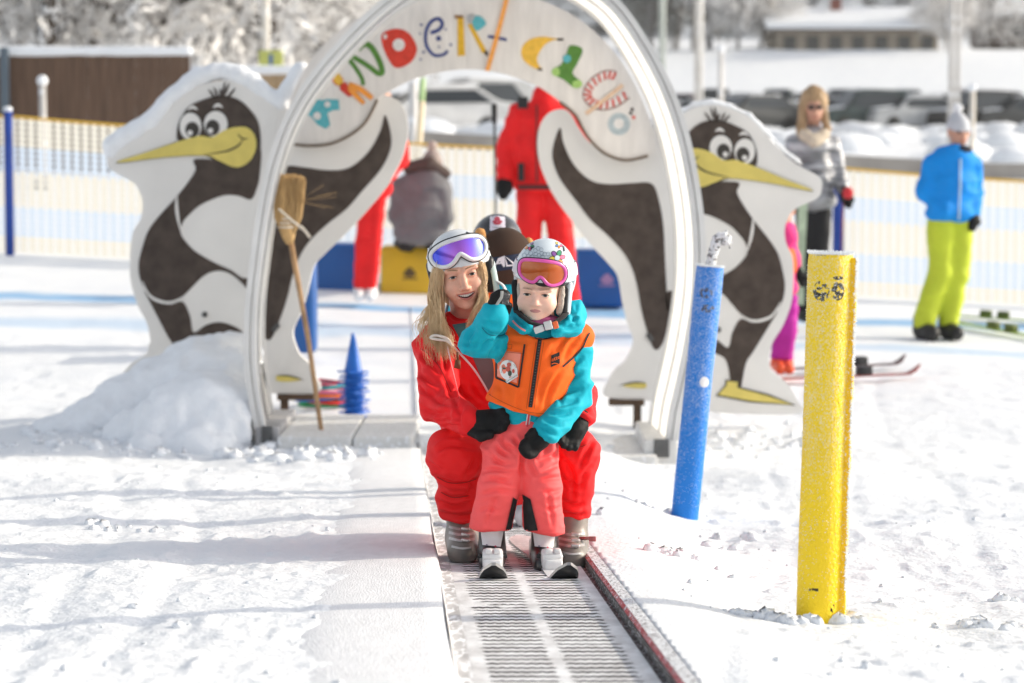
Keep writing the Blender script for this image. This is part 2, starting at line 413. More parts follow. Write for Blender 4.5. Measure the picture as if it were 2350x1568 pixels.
def ground():
    rows = []; y = 2.2
    while y < 320:
        rows.append(y); y += 0.013 + 0.0016 * max(0, y - 5) + 0.00028 * max(0, y - 12) ** 2
    rows = np.array(rows)
    u = np.concatenate([np.linspace(-1.4, -0.30, 40), np.linspace(-0.295, 0.295, 420), np.linspace(0.30, 1.4, 40)])
    U, Yg = np.meshgrid(u, rows)
    Xg = U * (Yg + 1.5) ; Z = zg(Xg, Yg)
    v = np.stack([Xg, Yg, Z], -1).reshape(-1, 3)
    nr, nc = Xg.shape; i = np.arange(nr * nc).reshape(nr, nc)
    f = np.stack([i[:-1, :-1], i[:-1, 1:], i[1:, 1:], i[1:, :-1]], -1).reshape(-1, 4)
    m = bpy.data.materials.new('snow_field'); m.use_nodes = True; t = m.node_tree; N = t.nodes; L = t.links; b = N['Principled BSDF']
    b.inputs['Roughness'].default_value = 0.7; b.inputs['Specular IOR Level'].default_value = 0.25
    tc = N.new('ShaderNodeTexCoord'); sx = N.new('ShaderNodeSeparateXYZ'); L.new(tc.outputs['Object'], sx.inputs[0])
    n0 = N.new('ShaderNodeTexNoise'); n0.inputs['Scale'].default_value = 0.6; n0.inputs['Detail'].default_value = 4; L.new(tc.outputs['Object'], n0.inputs[0])
    def math_(op, a, b_, c=None):
        q = N.new('ShaderNodeMath'); q.operation = op
        for k, val in enumerate((a, b_, c)):
            if val is None: continue
            if isinstance(val, (int, float)): q.inputs[k].default_value = val
            else: L.new(val, q.inputs[k])
        return q.outputs[0]
    # blue marking dye sprayed in lines across the piste
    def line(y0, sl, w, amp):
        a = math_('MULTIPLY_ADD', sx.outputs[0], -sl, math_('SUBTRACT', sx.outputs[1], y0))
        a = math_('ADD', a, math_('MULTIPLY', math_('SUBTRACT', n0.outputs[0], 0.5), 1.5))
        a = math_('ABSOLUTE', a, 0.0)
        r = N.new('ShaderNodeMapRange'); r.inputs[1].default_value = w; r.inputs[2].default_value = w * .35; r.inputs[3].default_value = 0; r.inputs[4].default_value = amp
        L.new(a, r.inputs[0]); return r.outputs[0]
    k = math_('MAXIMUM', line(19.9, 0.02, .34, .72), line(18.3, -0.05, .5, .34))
    mx = N.new('ShaderNodeMix'); mx.data_type = 'RGBA'; L.new(k, mx.inputs[0])
    n3 = N.new('ShaderNodeTexNoise'); n3.inputs['Scale'].default_value = 2.5; n3.inputs['Detail'].default_value = 5; L.new(tc.outputs['Object'], n3.inputs[0])
    cr = N.new('ShaderNodeValToRGB'); cr.color_ramp.elements[0].position = .3; cr.color_ramp.elements[1].position = .7
    cr.color_ramp.elements[0].color = (.78, .80, .83, 1); cr.color_ramp.elements[1].color = (.86, .87, .88, 1); L.new(n3.outputs[0], cr.inputs[0])
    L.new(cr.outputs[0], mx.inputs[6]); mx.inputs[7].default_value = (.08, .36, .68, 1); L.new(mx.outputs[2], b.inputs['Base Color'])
    n1 = N.new('ShaderNodeTexNoise'); n1.inputs['Scale'].default_value = 60; n1.inputs['Detail'].default_value = 8; L.new(tc.outputs['Object'], n1.inputs[0])
    bp = N.new('ShaderNodeBump'); bp.inputs['Strength'].default_value = .5; bp.inputs['Distance'].default_value = .012; L.new(n1.outputs[0], bp.inputs['Height']); L.new(bp.outputs[0], b.inputs['Normal'])
    o = obj('snow_ground', v, f, m, None, True); tag(o, kind='structure')
ground()
# loose snow lumps kicked up on the piste: uncountable
def lumps():
    rr = np.random.RandomState(5); mb = MB()
    spots = []
    for k in range(200):
        y = 4.6 + 7.5 * rr.rand() ** 1.5; x = (rr.rand() * 2 - 1) * (0.24 * y + .2)
        if abs(x - xc(y)) < 0.42: continue
        spots.append((x, y, 0.003 + 0.009 * rr.rand() ** 3))
    clus = [(V(480, 900, 13.1), 60, .8), (V(300, 1000, 12.8), 60, .9), (V(560, 1030, 12.5), 40, .5), (V(1560, 1305, 7.6), 18, .10), (V(2230, 1430, 6.2), 30, .11), (V(2310, 1300, 7), 6, .03), (V(1690, 1210, 8.6), 22, .35), (V(740, 1060, 12.0), 30, .3), (V(660, 1060, 12.4), 26, .25),
            (V(270, 1240, 8.2), 12, .2), (V(1850, 1442, 6.2), 14, .05), (V(1785, 1442, 6.3), 30, .10), (V(1530, 1196, 9.85), 18, .10), (V(1945, 1440, 6.25), 16, .06), (V(1330, 1010, 13.2), 26, .45), (V(1700, 940, 13.7), 60, .6)]
    for c, n, s in clus:
        for _ in range(n):
            spots.append((c.x + rr.randn() * s * .5, c.y + rr.randn() * s * .35, (0.005 + 0.015 * rr.rand() ** 2) * (1.8 if c.y > 11 else 1)))
    for x, y, r in spots:
        n = 8; z = gz(x, y)
        k = len(mb.v); mb.ball((x, y, z + r * .35), (r * (1 + rr.rand()), r * (1 + rr.rand()), r * (.7 + .5 * rr.rand())), n)
        for i in range(k, len(mb.v)):
            p = mb.v[i]; q = 1 + .5 * (rr.rand() - .5)
            mb.v[i] = (x + (p[0] - x) * q, y + (p[1] - y) * q, z + (p[2] - z) * q)
    o = mb.build('loose_snow', M_SNOWC); tag(o, 'loose lumps of snow scattered over the trampled piste', 'snow', kind='stuff')
lumps()
# ------------------------------------------------------------------ snow heap against the left side of the arch
def mound():
    b = lambda px, py, Y: V(px, py, Y)
    S = []
    for px, py, Y, r in [(500, 800, 13.75, .09), (540, 815, 13.7, .12), (440, 825, 13.7, .12), (480, 880, 13.5, .24), (525, 900, 13.45, .18), (400, 905, 13.5, .2), (350, 860, 13.75, .1), (330, 930, 13.45, .18),
                         (250, 960, 13.4, .16), (180, 985, 13.4, .12), (120, 1000, 13.4, .10), (480, 960, 13.1, .26), (525, 985, 13.0, .15), (400, 985, 13.0, .18), (300, 1000, 13.1, .12), (450, 1030, 12.8, .13), (345, 1030, 12.8, .09)]:
        p = b(px, py, Y); S.append(el(p, (r * 1.35, r * 1.1, r)))
    f = uni(S, 0.09)
    g = lambda X, Y, Z: f(X, Y, Z) - 0.075 * fbm(X * 6, Y * 6, Z * 6, 4, 3) - .034 * (vnoise(X * 19, Y * 19, Z * 19, 6) - .5)
    o = organic('snow_mound', g, (-3.1, 12.3, -.45), (-1.40, 14.1, .5), 0.016, M_SNOWC, None, sm=1)
    tag(o, kind='structure')
mound()
# ================================================================== conveyor carpet
def carpet():
    t = thing('conveyor_carpet', (0.0, 7.0, .04), 'ribbed frost-covered conveyor belt carpet running from the foreground back under the arch', 'conveyor')
    ys = np.concatenate([np.arange(2.6, 13, .12), np.arange(13, 20.2, .5)])
    def strip(name, mtl, x0, x1, z0, z1=None, smooth=False, th=.0):
        v = []; f = []
        for y in ys:
            c = float(xc(y)); zz = float(prof(y))
            v += [(c + x0, y, zz + z0), (c + x1, y, zz + (z0 if z1 is None else z1))]
        for i in range(len(ys) - 1): f.append((2 * i, 2 * i + 1, 2 * i + 3, 2 * i + 2))
        return obj(name, v, f, mtl, t, smooth)
    # belt material: black rubber slots in a frosted grey-white surface
    m = bpy.data.materials.new('belt'); m.use_nodes = True; T = m.node_tree; N = T.nodes; L = T.links; b = N['Principled BSDF']
    b.inputs['Roughness'].default_value = .75; b.inputs['Specular IOR Level'].default_value = .2
    tc = N.new('ShaderNodeTexCoord'); sx = N.new('ShaderNodeSeparateXYZ'); L.new(tc.outputs['Object'], sx.inputs[0])
    def mt(op, *a):
        q = N.new('ShaderNodeMath'); q.operation = op
        for k, val in enumerate(a):
            if isinstance(val, (int, float)): q.inputs[k].default_value = val
            else: L.new(val, q.inputs[k])
        return q.outputs[0]
    def noise(sc, vec=(1, 1, 1), det=3):
        mp = N.new('ShaderNodeMapping'); mp.inputs['Scale'].default_value = vec; L.new(tc.outputs['Object'], mp.inputs[0])
        n = N.new('ShaderNodeTexNoise'); n.inputs['Scale'].default_value = sc; n.inputs['Detail'].default_value = det; L.new(mp.outputs[0], n.inputs[0]); return n.outputs[0]
    yw = mt('ADD', sx.outputs[1], 7.0)
    xl = mt('SUBTRACT', sx.outputs[0], mt('MULTIPLY_ADD', mt('SUBTRACT', yw, 4.95), -.0477, .125))   # across the belt
    wob = mt('MULTIPLY', mt('SUBTRACT', mt('PINGPONG', sx.outputs[0], .011), .0055), .9)
    rown = noise(1.0, (0.0, 23, 0), 0)
    per = .062
    ph = mt('FRACT', mt('DIVIDE', mt('ADD', mt('ADD', yw, wob), mt('MULTIPLY', rown, .02)), per))
    slot = mt('LESS_THAN', mt('ABSOLUTE', mt('SUBTRACT', ph, .5)), mt('MULTIPLY_ADD', noise(14, (1, 3, 1)), .26, .06))
    ax = mt('ABSOLUTE', xl)
    edge = mt('ADD', mt('MULTIPLY', mt('SUBTRACT', noise(9, (.3, 20, 1)), .5), .05), .015)
    col1 = mt('MULTIPLY', mt('GREATER_THAN', mt('ABSOLUTE', mt('SUBTRACT', xl, .0)), edge), mt('LESS_THAN', ax, mt('ADD', edge, .148)))
    mask = mt('MULTIPLY', slot, col1)
    drop = mt('GREATER_THAN', mt('ADD', mt('MULTIPLY', noise(7, (1, 2.2, 1)), .5), mt('MULTIPLY', noise(2.2, (1, 1, 1)), .5)), .43)
    mask = mt('MULTIPLY', mask, drop)
    cr = N.new('ShaderNodeValToRGB'); L.new(noise(22, (1, .5, 1), 5), cr.inputs[0])
    cr.color_ramp.elements[0].position = .3; cr.color_ramp.elements[1].position = .62
    cr.color_ramp.elements[0].color = (.58, .57, .57, 1); cr.color_ramp.elements[1].color = (.82, .82, .83, 1)
    mx = N.new('ShaderNodeMix'); mx.data_type = 'RGBA'; L.new(mask, mx.inputs[0]); L.new(cr.outputs[0], mx.inputs[6]); mx.inputs[7].default_value = (.018, .016, .016, 1)
    L.new(mx.outputs[2], b.inputs['Base Color'])
    bp = N.new('ShaderNodeBump'); bp.inputs['Strength'].default_value = .8; bp.inputs['Distance'].default_value = .004
    L.new(mt('SUBTRACT', mt('MULTIPLY', noise(90, (1, 1, 1), 4), .5), mask), bp.inputs['Height']); L.new(bp.outputs[0], b.inputs['Normal'])
    strip('belt', m, -.200, .200, 0)
    dk = mat('rail_dark', (.05, .045, .045), .6, .4, 30, frost=.15, fscale=120, bump=.3)
    lt = mat('edge_strip', (.42, .40, .40), .7, .25, 40, frost=.45, fscale=70, stretch=(1, .25, 1), bump=.5, bscale=120)
    strip('gutter', mat('gutter_grey', (.50, .49, .49), .7, .2, 20, frost=.45, fscale=50, stretch=(1, .3, 1)), -.232, -.200, .004)
    strip('gutter', dk, .200, .214, -.004)
    # left wall of the side mat, right steel rail with a red line and a frosted top
    strip('side_wall', lt, -.242, -.232, .040, .004)
    strip('rail_side', dk, .214, .2145, -.004, .022)
    strip('red_trim', mat('rail_red', (.42, .05, .06), .5, .3, 25, frost=.25, fscale=90), .2145, .2225, .0245, .034)
    strip('rail_top', mat('rail_frost', (.16, .14, .14), .6, .3, 50, frost=.8, fscale=110, bump=.8, bscale=160), .2225, .252, .0345, .0362)
    strip('rail_side', dk, .252, .253, .036, -.06)
    return t
carpet()
def side_mat():
    m = mat('white_mat', (.80, .80, .81), .75, .05, 30, bump=.5, bscale=180, spec=.2, stretch=(1, .35, 1), bdist=.006)
    ys = np.arange(2.6, 12.7, .1)
    v = []; f = []
    prv = [(-.242, .036), (-.248, .041), (-.30, .0415), (-.40, .041), (-.50, .039), (-.57, .033), (-.61, .022), (-.64, -.02)]
    for y in ys:
        c = float(xc(y)); z = float(prof(y))
        for k, (x, dz) in enumerate(prv):
            v.append((c + x + .003 * math.sin(y * 3), y, z + dz + .002 * math.sin(y * 2.3 + x * 9)))
    n = len(prv)
    for i in range(len(ys) - 1):
        for k in range(n - 1): f.append((i * n + k, i * n + k + 1, (i + 1) * n + k + 1, (i + 1) * n + k))
    o = obj('side_mat', v, f, m, None, True); tag(o, 'long white mat lying along the left edge of the conveyor carpet', 'mat')
side_mat()
# ================================================================== padded posts
def post(name, label, base, top, r, col, marks, hook, seam):
    base = Vector(base); top = Vector(top); t = thing(name, base, label, 'post')
    ax = (top - base); L_ = ax.length; ax.normalize()
    m = bpy.data.materials.new('padding_' + name); m.use_nodes = True; T = m.node_tree; N = T.nodes; L = T.links; b = N['Principled BSDF']
    b.inputs['Roughness'].default_value = .55; b.inputs['Specular IOR Level'].default_value = .3
    tc = N.new('ShaderNodeTexCoord'); sx = N.new('ShaderNodeSeparateXYZ'); L.new(tc.outputs['Object'], sx.inputs[0])
    def mt(op, *a):
        q = N.new('ShaderNodeMath'); q.operation = op
        for k, val in enumerate(a):
            if isinstance(val, (int, float)): q.inputs[k].default_value = val
            else: L.new(val, q.inputs[k])
        return q.outputs[0]
    def noise(sc, det=3, vec=(1, 1, 1)):
        mp = N.new('ShaderNodeMapping'); mp.inputs['Scale'].default_value = vec; L.new(tc.outputs['Object'], mp.inputs[0])
        n = N.new('ShaderNodeTexNoise'); n.inputs['Scale'].default_value = sc; n.inputs['Detail'].default_value = det; L.new(mp.outputs[0], n.inputs[0]); return n.outputs[0]
    # rime frost: thicker towards the top, bare near the foot
    h = mt('DIVIDE', sx.outputs[2], L_)
    amt = N.new('ShaderNodeMapRange'); amt.inputs[1].default_value = .03; amt.inputs[2].default_value = .5; amt.inputs[3].default_value = -.26; amt.inputs[4].default_value = .0; L.new(h, amt.inputs[0])
    f = N.new('ShaderNodeMapRange'); f.inputs[1].default_value = .47; f.inputs[2].default_value = .74; f.inputs[4].default_value = .62
    L.new(mt('ADD', mt('ADD', mt('MULTIPLY', noise(240, 3, (1, 1, .7)), .8), mt('MULTIPLY', noise(38, 2, (1, 1, .6)), .2)), amt.outputs[0]), f.inputs[0])
    n2 = noise(3, 3); mx0 = N.new('ShaderNodeMix'); mx0.data_type = 'RGBA'; L.new(n2, mx0.inputs[0])
    mx0.inputs[6].default_value = (*[q * .88 for q in col], 1); mx0.inputs[7].default_value = (*[min(1, q * 1.12) for q in col], 1)
    cur = mx0.outputs[2]
    for (cx, cz, hx, hz, sc, th, dark) in marks:
        if hz < 0: a = mt('LESS_THAN', mt('ADD', mt('POWER', mt('DIVIDE', mt('SUBTRACT', sx.outputs[0], cx), hx), 2.0), mt('POWER', mt('DIVIDE', mt('SUBTRACT', sx.outputs[2], cz), hz), 2.0)), 1.0)
        else: a = mt('MULTIPLY', mt('LESS_THAN', mt('ABSOLUTE', mt('SUBTRACT', sx.outputs[0], cx)), hx), mt('LESS_THAN', mt('ABSOLUTE', mt('SUBTRACT', sx.outputs[2], cz)), hz))
        a = mt('MULTIPLY', a, mt('LESS_THAN', sx.outputs[1], 0.0)); a = mt('MULTIPLY', a, mt('GREATER_THAN', noise(sc, 5), th))
        mx = N.new('ShaderNodeMix'); mx.data_type = 'RGBA'; L.new(a, mx.inputs[0]); L.new(cur, mx.inputs[6]); mx.inputs[7].default_value = (*dark, 1); cur = mx.outputs[2]
    mx = N.new('ShaderNodeMix'); mx.data_type = 'RGBA'; L.new(f.outputs[0], mx.inputs[0]); L.new(cur, mx.inputs[6]); mx.inputs[7].default_value = (.82, .84, .86, 1)
    L.new(mx.outputs[2], b.inputs['Base Color'])
    bp = N.new('ShaderNodeBump'); bp.inputs['Strength'].default_value = .9; bp.inputs['Distance'].default_value = .006; L.new(noise(150, 4, (1, 1, .7)), bp.inputs['Height']); L.new(bp.outputs[0], b.inputs['Normal'])
    rr = np.random.RandomState(11)
    n = 40; k = 60; v = []; fs = []
    side = Vector((1, 0, 0)) - ax * ax.x; side.normalize(); back = ax.cross(side)
    for i in range(k):
        s = i / (k - 1); c = base + ax * (s * (L_ + .06) - .06)
        for j in range(n):
            q = 2 * math.pi * j / n
            rad = r * (1 + .012 * math.sin(s * 9 + q * 2) + .01 * (rr.rand() - .5))
            if s > .992: rad *= .97
            v.append(c + (side * math.cos(q) + back * math.sin(q)) * rad)
    for i in range(k - 1):
        for j in range(n): fs.append((i * n + j, i * n + (j + 1) % n, (i + 1) * n + (j + 1) % n, (i + 1) * n + j))
    obj('padding', v, fs, m, t)
    mb = MB(); mb.lathe(base + ax * (L_ - .004), [(r * .97, 0), (r * .95, .004), (r * .45, .005), (r * .3, .006)], 32, ax.to_track_quat('Z', 'Y').to_matrix().to_4x4())
    mb.build('foam_core', mat('foam_frosted', (.30, .30, .31), .9, .3, 40, frost=.55, fscale=60, bump=.6), t)
    # frost crystals
    cr = MB()
    def spike(p, d, l, w):
        d = d.normalized(); a = d.orthogonal().normalized(); e = d.cross(a)
        cr.add([p + a * w, p - a * .5 * w + e * .86 * w, p - a * .5 * w - e * .86 * w, p + d * l], [(0, 1, 3), (1, 2, 3), (2, 0, 3)])
    for _ in range(2600):
        s = rr.rand() ** .8; 
        if s < .1: continue
        q = rr.rand() * 2 * math.pi
        d = side * math.cos(q) + back * math.sin(q)
        p = base + ax * (s * L_ - .03) + d * r
        spike(p, d + Vector(rr.randn(3)) * .5, .002 + .004 * rr.rand(), .0010)
    for _ in range(500):
        q = rr.rand() * 2 * math.pi; d = side * math.cos(q) + back * math.sin(q)
        spike(base + ax * L_ + d * r * (.9 + .1 * rr.rand()), ax + d * .4 + Vector(rr.randn(3)) * .3, .006 + .006 * rr.rand(), .002)
    if seam:
        # overlapping edge flap of the pad running down the sunny side, rough with frost
        mb = MB(); d0 = (side * math.cos(R(-28)) + back * math.sin(R(-28)))
        # choose camera-facing right side
        if d0.y > 0: d0 = (side * math.cos(R(28)) + back * math.sin(R(28)))
        a = d0; tang = ax.cross(a)
        pts = []
        vs = []; ff = []
        for i in range(40):
            s = i / 39; c = base + ax * (s * (L_ - .008)); w = .013 + .002 * math.sin(s * 31)
            vs += [c + a * (r - .004) + tang * .006, c + a * (r - .002) - tang * .006 , c + a * (r + w) - tang * .004, c + a * (r + w) + tang * .004]
        for i in range(39):
            for e in range(4): ff.append((i * 4 + e, i * 4 + (e + 1) % 4, i * 4 + 4 + (e + 1) % 4, i * 4 + 4 + e))
        obj('edge_flap', vs, ff, mat('flap_' + name, (.98, .56, .01), .6, .15, 30, frost=.1, fscale=200, bump=.5), t, False)
        for _ in range(1700):
            s = .1 + .9 * rr.rand(); c = base + ax * (s * (L_ - .008)) + a * (r + .012)
            spike(c + tang * (rr.rand() - .5) * .012, a + Vector(rr.randn(3)) * .8, .004 + .006 * rr.rand(), .0018)
    cr.build('frost', mat('frost', (.86, .88, .9), .6), t, False)
    if hook:
        p0 = base + ax * (L_ - .01)
        pts = catmull([p0, p0 + ax * .05 + Vector((.005, 0, 0)), p0 + ax * .085 + Vector((.01, 0, 0)), p0 + ax * .125 + Vector((.02, 0, 0)), p0 + ax * .128 + Vector((.05, 0, 0)), p0 + ax * .10 + Vector((.056, 0, 0))], False, 6)
        mb = MB(); mb.tube(pts, [.021 + .003 * math.sin(i * 2.3) for i in range(len(pts))], 10)
        for _ in range(160):
            i = rr.randint(len(pts)); q = Vector(pts[i]) + Vector(rr.randn(3)) * .010
            mb.ball(q, .003 + .003 * rr.rand(), 6)
        mb.build('hook', mat('hook_frost', (.25, .24, .24), .7, .3, 30, frost=.75, fscale=60, bump=.8, bscale=120), t)
    return t
yb = V(1878, 1432, 6.3); yt = V(1907, 583, 6.3)
post('padded_post', 'tall yellow padded post with a frosted edge flap and black mark, standing on the right', yb, yt, .0585, (.95, .64, .015),
     [(-.006, (yt.z - yb.z) * .903, .020, -.027 , 90, .50, (.03, .025, .02)), (.036, (yt.z - yb.z) * .903, .017, -.024, 90, .48, (.03, .025, .02)), (.036, (yt.z - yb.z) * .938, .014, -.005, 120, .42, (.03, .025, .02)), (.03, .03, .006, .03, 40, .56, (.03, .02, .01)), (-.02, .10, .012, .004, 60, .5, (.05, .04, .02))], False, True)
bb = V(1570, 1200, 9.8); bt = V(1630, 612, 9.8)
post('padded_post', 'leaning blue padded post with a bent frosted hook on top and a white dot', bb, bt, .0555, (.012, .20, .66),
     [(.08, (bt.z - bb.z) * .90, .026, -.022, 60, .47, (.03, .05, .12)), (.086, (bt.z - bb.z) * .84, .028, -.016, 60, .5, (.03, .05, .12)), (.075, (bt.z - bb.z) * .555, .019, -.022, 1, -1, (.8, .8, .8))], True, False)
# ================================================================== ARCH: hoop, sign board, penguins
YH = 12.9; YP = 14.12; YB = 14.02
M_PLASTIC = mat('arch_plastic', (.70, .69, .67), .45, .07, 4, bump=.15, bscale=30, spec=.4)
M_GREYPL = mat('arch_grey', (.42, .41, .41), .6, .2, 6, bump=.2, bscale=40)
M_SHELL = mat('arch_shell', (.84, .82, .78), .4, 0, transl=.6, spec=.4)
HOOP = [(592, 1040), (583, 985), (572, 930), (562, 860), (559, 790), (562, 700), (573, 600), (587, 500), (606, 400), (640, 295), (690, 200), (772, 98), (870, 3), (965, -62), (1060, -100), (1160, -111),
        (1255, -96), (1345, -55), (1425, 3), (1492, 98), (1545, 200), (1580, 300), (1602, 400), (1616, 500), (1620, 600), (1614, 700), (1598, 800), (1580, 885), (1563, 960), (1550, 1060)]
AXIS = Vector((-.0477, 1, -.01))
def arch():
    base = V(1070, 1050, YH); t = thing('entrance_arch', base, 'tall white horseshoe arch over the carpet with a colourful letter sign inside', 'arch')
    path = [V(p[0], p[1], YH) for p in catmull(HOOP, False, 6)]
    n = len(path); nrm = []
    for i in range(n):
        tg = (path[min(i + 1, n - 1)] - path[max(i - 1, 0)]).normalized()
        nrm.append(Vector((tg.z, 0, -tg.x)))
    # sweeping clockwise from left foot: inward = to the right of travel
    def sweep(name, prof_, m, closed=True, smooth=False):
        k = len(prof_); v = []; f = []
        for i in range(n):
            for a, d in prof_: v.append(path[i] + nrm[i] * a + AXIS * d)
        for i in range(n - 1):
            for j in range(k if closed else k - 1):
                f.append((i * k + j, i * k + (j + 1) % k, (i + 1) * k + (j + 1) % k, (i + 1) * k + j))
        if closed: f += [tuple(range(k)), tuple((n - 1) * k + j for j in range(k))[::-1]]
        return obj(name, v, f, m, t, smooth)
    sweep('front_rim', [(0, 0), (.030, 0), (.032, .012), (.030, .05), (0, .05)], M_PLASTIC)
    sweep('front_rim', [(.036, .010), (.060, .010), (.065, .016), (.065, .05), (.036, .05)], M_PLASTIC)
    sweep('rim_seal', [(.029, .03), (.038, .03), (.038, .048), (.029, .048)], M_GREYPL)
    sweep('shell', [(.056, .05), (.052, .30), (.048, .31), (.048, .45)], M_SHELL, False, False)
    sweep('shell', [(.048, .456), (.052, .46), (.052, .86)], M_SHELL, False, False)
    sweep('shell_rib', [(.044, .448), (.058, .448), (.058, .46), (.044, .46)], M_GREYPL)
    sweep('back_rim', [(.0, .86), (.066, .86), (.066, .90), (0, .90)], M_PLASTIC)
    # foot boxes
    for q, (px, py) in enumerate([(598, 985), (1537, 1015)]):
        c = V(px, py, YH); mb = MB(); zg_ = gz(c.x, c.y) - .1; top = c.z + .07
        s = 1 if q == 0 else -1
        w = .13 if q == 0 else .18
        cx = V(586, 985, YH).x + w / 2 if q == 0 else V(1556, 1000, YH).x - w / 2
        mb.box((cx, YH + .48, (zg_ + top - .06) / 2), (w, 1.0, top - .06 - zg_), bev=.012)
        mb.build('foot_box', M_GREYPL if q == 0 else M_PLASTIC, t, False)
        b2 = MB(); b2.box((cx, YH - .028, top - .10), (w * .45, .012, .10), bev=.004); b2.build('bracket', M_DKMETAL, t, False)
    # ---------------- sign board
    out = [(668, 330), (657, 290), (664, 240), (690, 175), (735, 110), (800, 55), (878, 12), (960, -15), (1065, -28), (1170, -22), (1255, 6), (1325, 42), (1385, 92), (1432, 150), (1470, 220), (1496, 290), (1504, 345)]
    inn = [(1485, 358), (1435, 368), (1387, 352), (1353, 320), (1336, 293), (1319, 263), (1284, 233), (1255, 211), (1218, 190), (1151, 168), (1083, 159), (1016, 164), (948, 182), (896, 208), (866, 230), (850, 262), (830, 290), (795, 315), (755, 331), (710, 334)]
    mbd = mat('board_cloth', (.74, .70, .66), .8, .09, 5, bump=.25, bscale=14, spec=.15, stretch=(3, 1, .6), bdist=.02)
    ring = [V(p[0], p[1], YB) for p in catmull(out + inn, True, 5)]
    poly_panel('sign_board', ring, .05, mbd, t)
    gap_shade = mat('gap_shade', (.16, .12, .09), .9, .3, 40)  # dark tube painted in for the shadow gap along the board's rounded ends
    for pth in ([(866, 229), (850, 262), (830, 290), (795, 315), (755, 331), (710, 335), (668, 331)], [(1284, 234), (1319, 263), (1336, 293), (1353, 320), (1387, 352), (1435, 368), (1487, 358)]):
        mb = MB(); mb.tube([V(p[0], p[1], YB - .012) for p in catmull(pth, False, 5)], .0085, 8); mb.build('edge_shade', gap_shade, t)
    # ---------------- letters
    C1 = lambda x, y: (x * .3372 + 176.25, y * .3372); C2 = lambda x, y: (x * .3372 + 881, y * .3372)
    PC = {}
    def pm(name, col): 
        if name not in PC: PC[name] = mat('paint_' + name, col, .6, .12, 40, spec=.25)
        return PC[name]
    def flat(name, pts, m, lay=1, sm=True, cv=None):
        if cv: pts = [cv(*p) for p in pts]
        if sm: pts = catmull(pts, True, 4)
        return poly_panel(name, [V(p[0], p[1], YB - .003 * lay) for p in pts], .0025, m, t)
    def stroke(name, pts, w, m, lay=1, cv=None, taper=True):
        if cv: pts = [cv(*p) for p in pts]
        P = [Vector((p[0], p[1], 0)) for p in catmull(pts, False, 5)]; n_ = len(P); a = []; b = []
        for i in range(n_):
            tg = (P[min(i + 1, n_ - 1)] - P[max(i - 1, 0)]).normalized(); nn = Vector((-tg.y, tg.x, 0))
            ww = w if not hasattr(w, '__len__') else w[0] + (w[1] - w[0]) * i / (n_ - 1)
            a.append(P[i] + nn * ww / 2); b.append(P[i] - nn * ww / 2)
        pts = a + b[::-1]
        return poly_panel(name, [V(p[0], p[1], YB - .003 * lay) for p in pts], .0025, m, t)
    def disc(name, c, r, m, lay=1, ry=None):
        return poly_panel(name, [V(c[0] + r * math.cos(q * math.pi / 12), c[1] + (ry or r) * math.sin(q * math.pi / 12), YB - .003 * lay) for q in range(24)], .0025, m, t)
    teal = pm('teal', (.10, .40, .45)); red = pm('red', (.62, .05, .03)); grn = pm('green', (.09, .22, .04)); blue = pm('navy', (.05, .07, .22)); yel = pm('yellow', (.72, .42, .03))
    orn = pm('orange', (.80, .30, .05)); wht = pm('white', (.72, .69, .66)); blk = pm('dark', (.05, .04, .04)); lg = pm('lime', (.35, .55, .16)); gry = pm('greyblue', (.42, .48, .50)); ban = pm('banana', (.78, .46, .06))
    flat('letter_k', [(1595, 592), (1650, 572), (1668, 632), (1655, 684), (1700, 676), (1782, 678), (1788, 748), (1740, 752), (1706, 772), (1724, 850), (1695, 878), (1640, 852), (1592, 792), (1528, 770), (1545, 712), (1600, 684), (1588, 640)], teal, 1, False, C1)
    for x, y, r in ((1645, 655, 8), (1705, 710, 7), (1635, 790, 9)): disc('letter_spot', C1(x, y), r, wht, 2)
    disc('letter_spot', C1(1575, 715), 4, blk, 2)
    flat('letter_i', [(1690, 452), (1740, 440), (1775, 500), (1815, 540), (1800, 590), (1760, 580), (1720, 530)], red, 1, False, C1)
    flat('letter_i', [(1745, 470), (1800, 520), (1815, 560), (1790, 590), (1750, 560)], ban, 2, False, C1)
    flat('letter_i', [(1790, 570), (1830, 560), (1890, 640), (1850, 660), (1790, 610)], red, 2, False, C1)
    stroke('letter_i', [(1850, 580), (1930, 610), (2010, 670)], (16, 11), orn, 3, C1); stroke('letter_i', [(1860, 600), (1900, 650), (1955, 705)], (15, 9), orn, 4, C1)
    stroke('letter_i', [(1690, 455), (1665, 470), (1655, 510)], 3, blk, 1, C1)
    stroke('letter_n', [(1950, 580), (1938, 530), (1895, 460), (1855, 405), (1868, 385), (1920, 410), (1990, 455), (2050, 500), (2078, 490), (2060, 420), (2010, 330), (1965, 300), (1925, 320), (1912, 340)], (9, 15), grn, 1, C1)
    disc('letter_spot', C1(1922, 318), 6, blk, 2)
    flat('letter_d', [(876, 80), (890, 70), (912, 66), (934, 73), (950, 92), (957, 115), (946, 140), (926, 153), (910, 156), (899, 148), (887, 128), (877, 102)], red, 1)
    disc('letter_spot', (915, 103), 14, wht, 2); disc('letter_spot', (884, 84), 4, wht, 2, 6)
    stroke('letter_e', [(318, 224), (372, 204), (398, 165), (372, 128), (320, 150), (286, 220), (290, 310), (340, 375), (405, 372), (435, 345)], (9, 7), blue, 1, C2)
    for x, y, r in ((372, 262, 6), (255, 170, 3), (245, 230, 2), (270, 355, 3), (250, 405, 2.5), (420, 200, 2.5), (375, 320, 2.5), (455, 305, 3)): disc('letter_spot', C2(x, y), r, blue, 2)
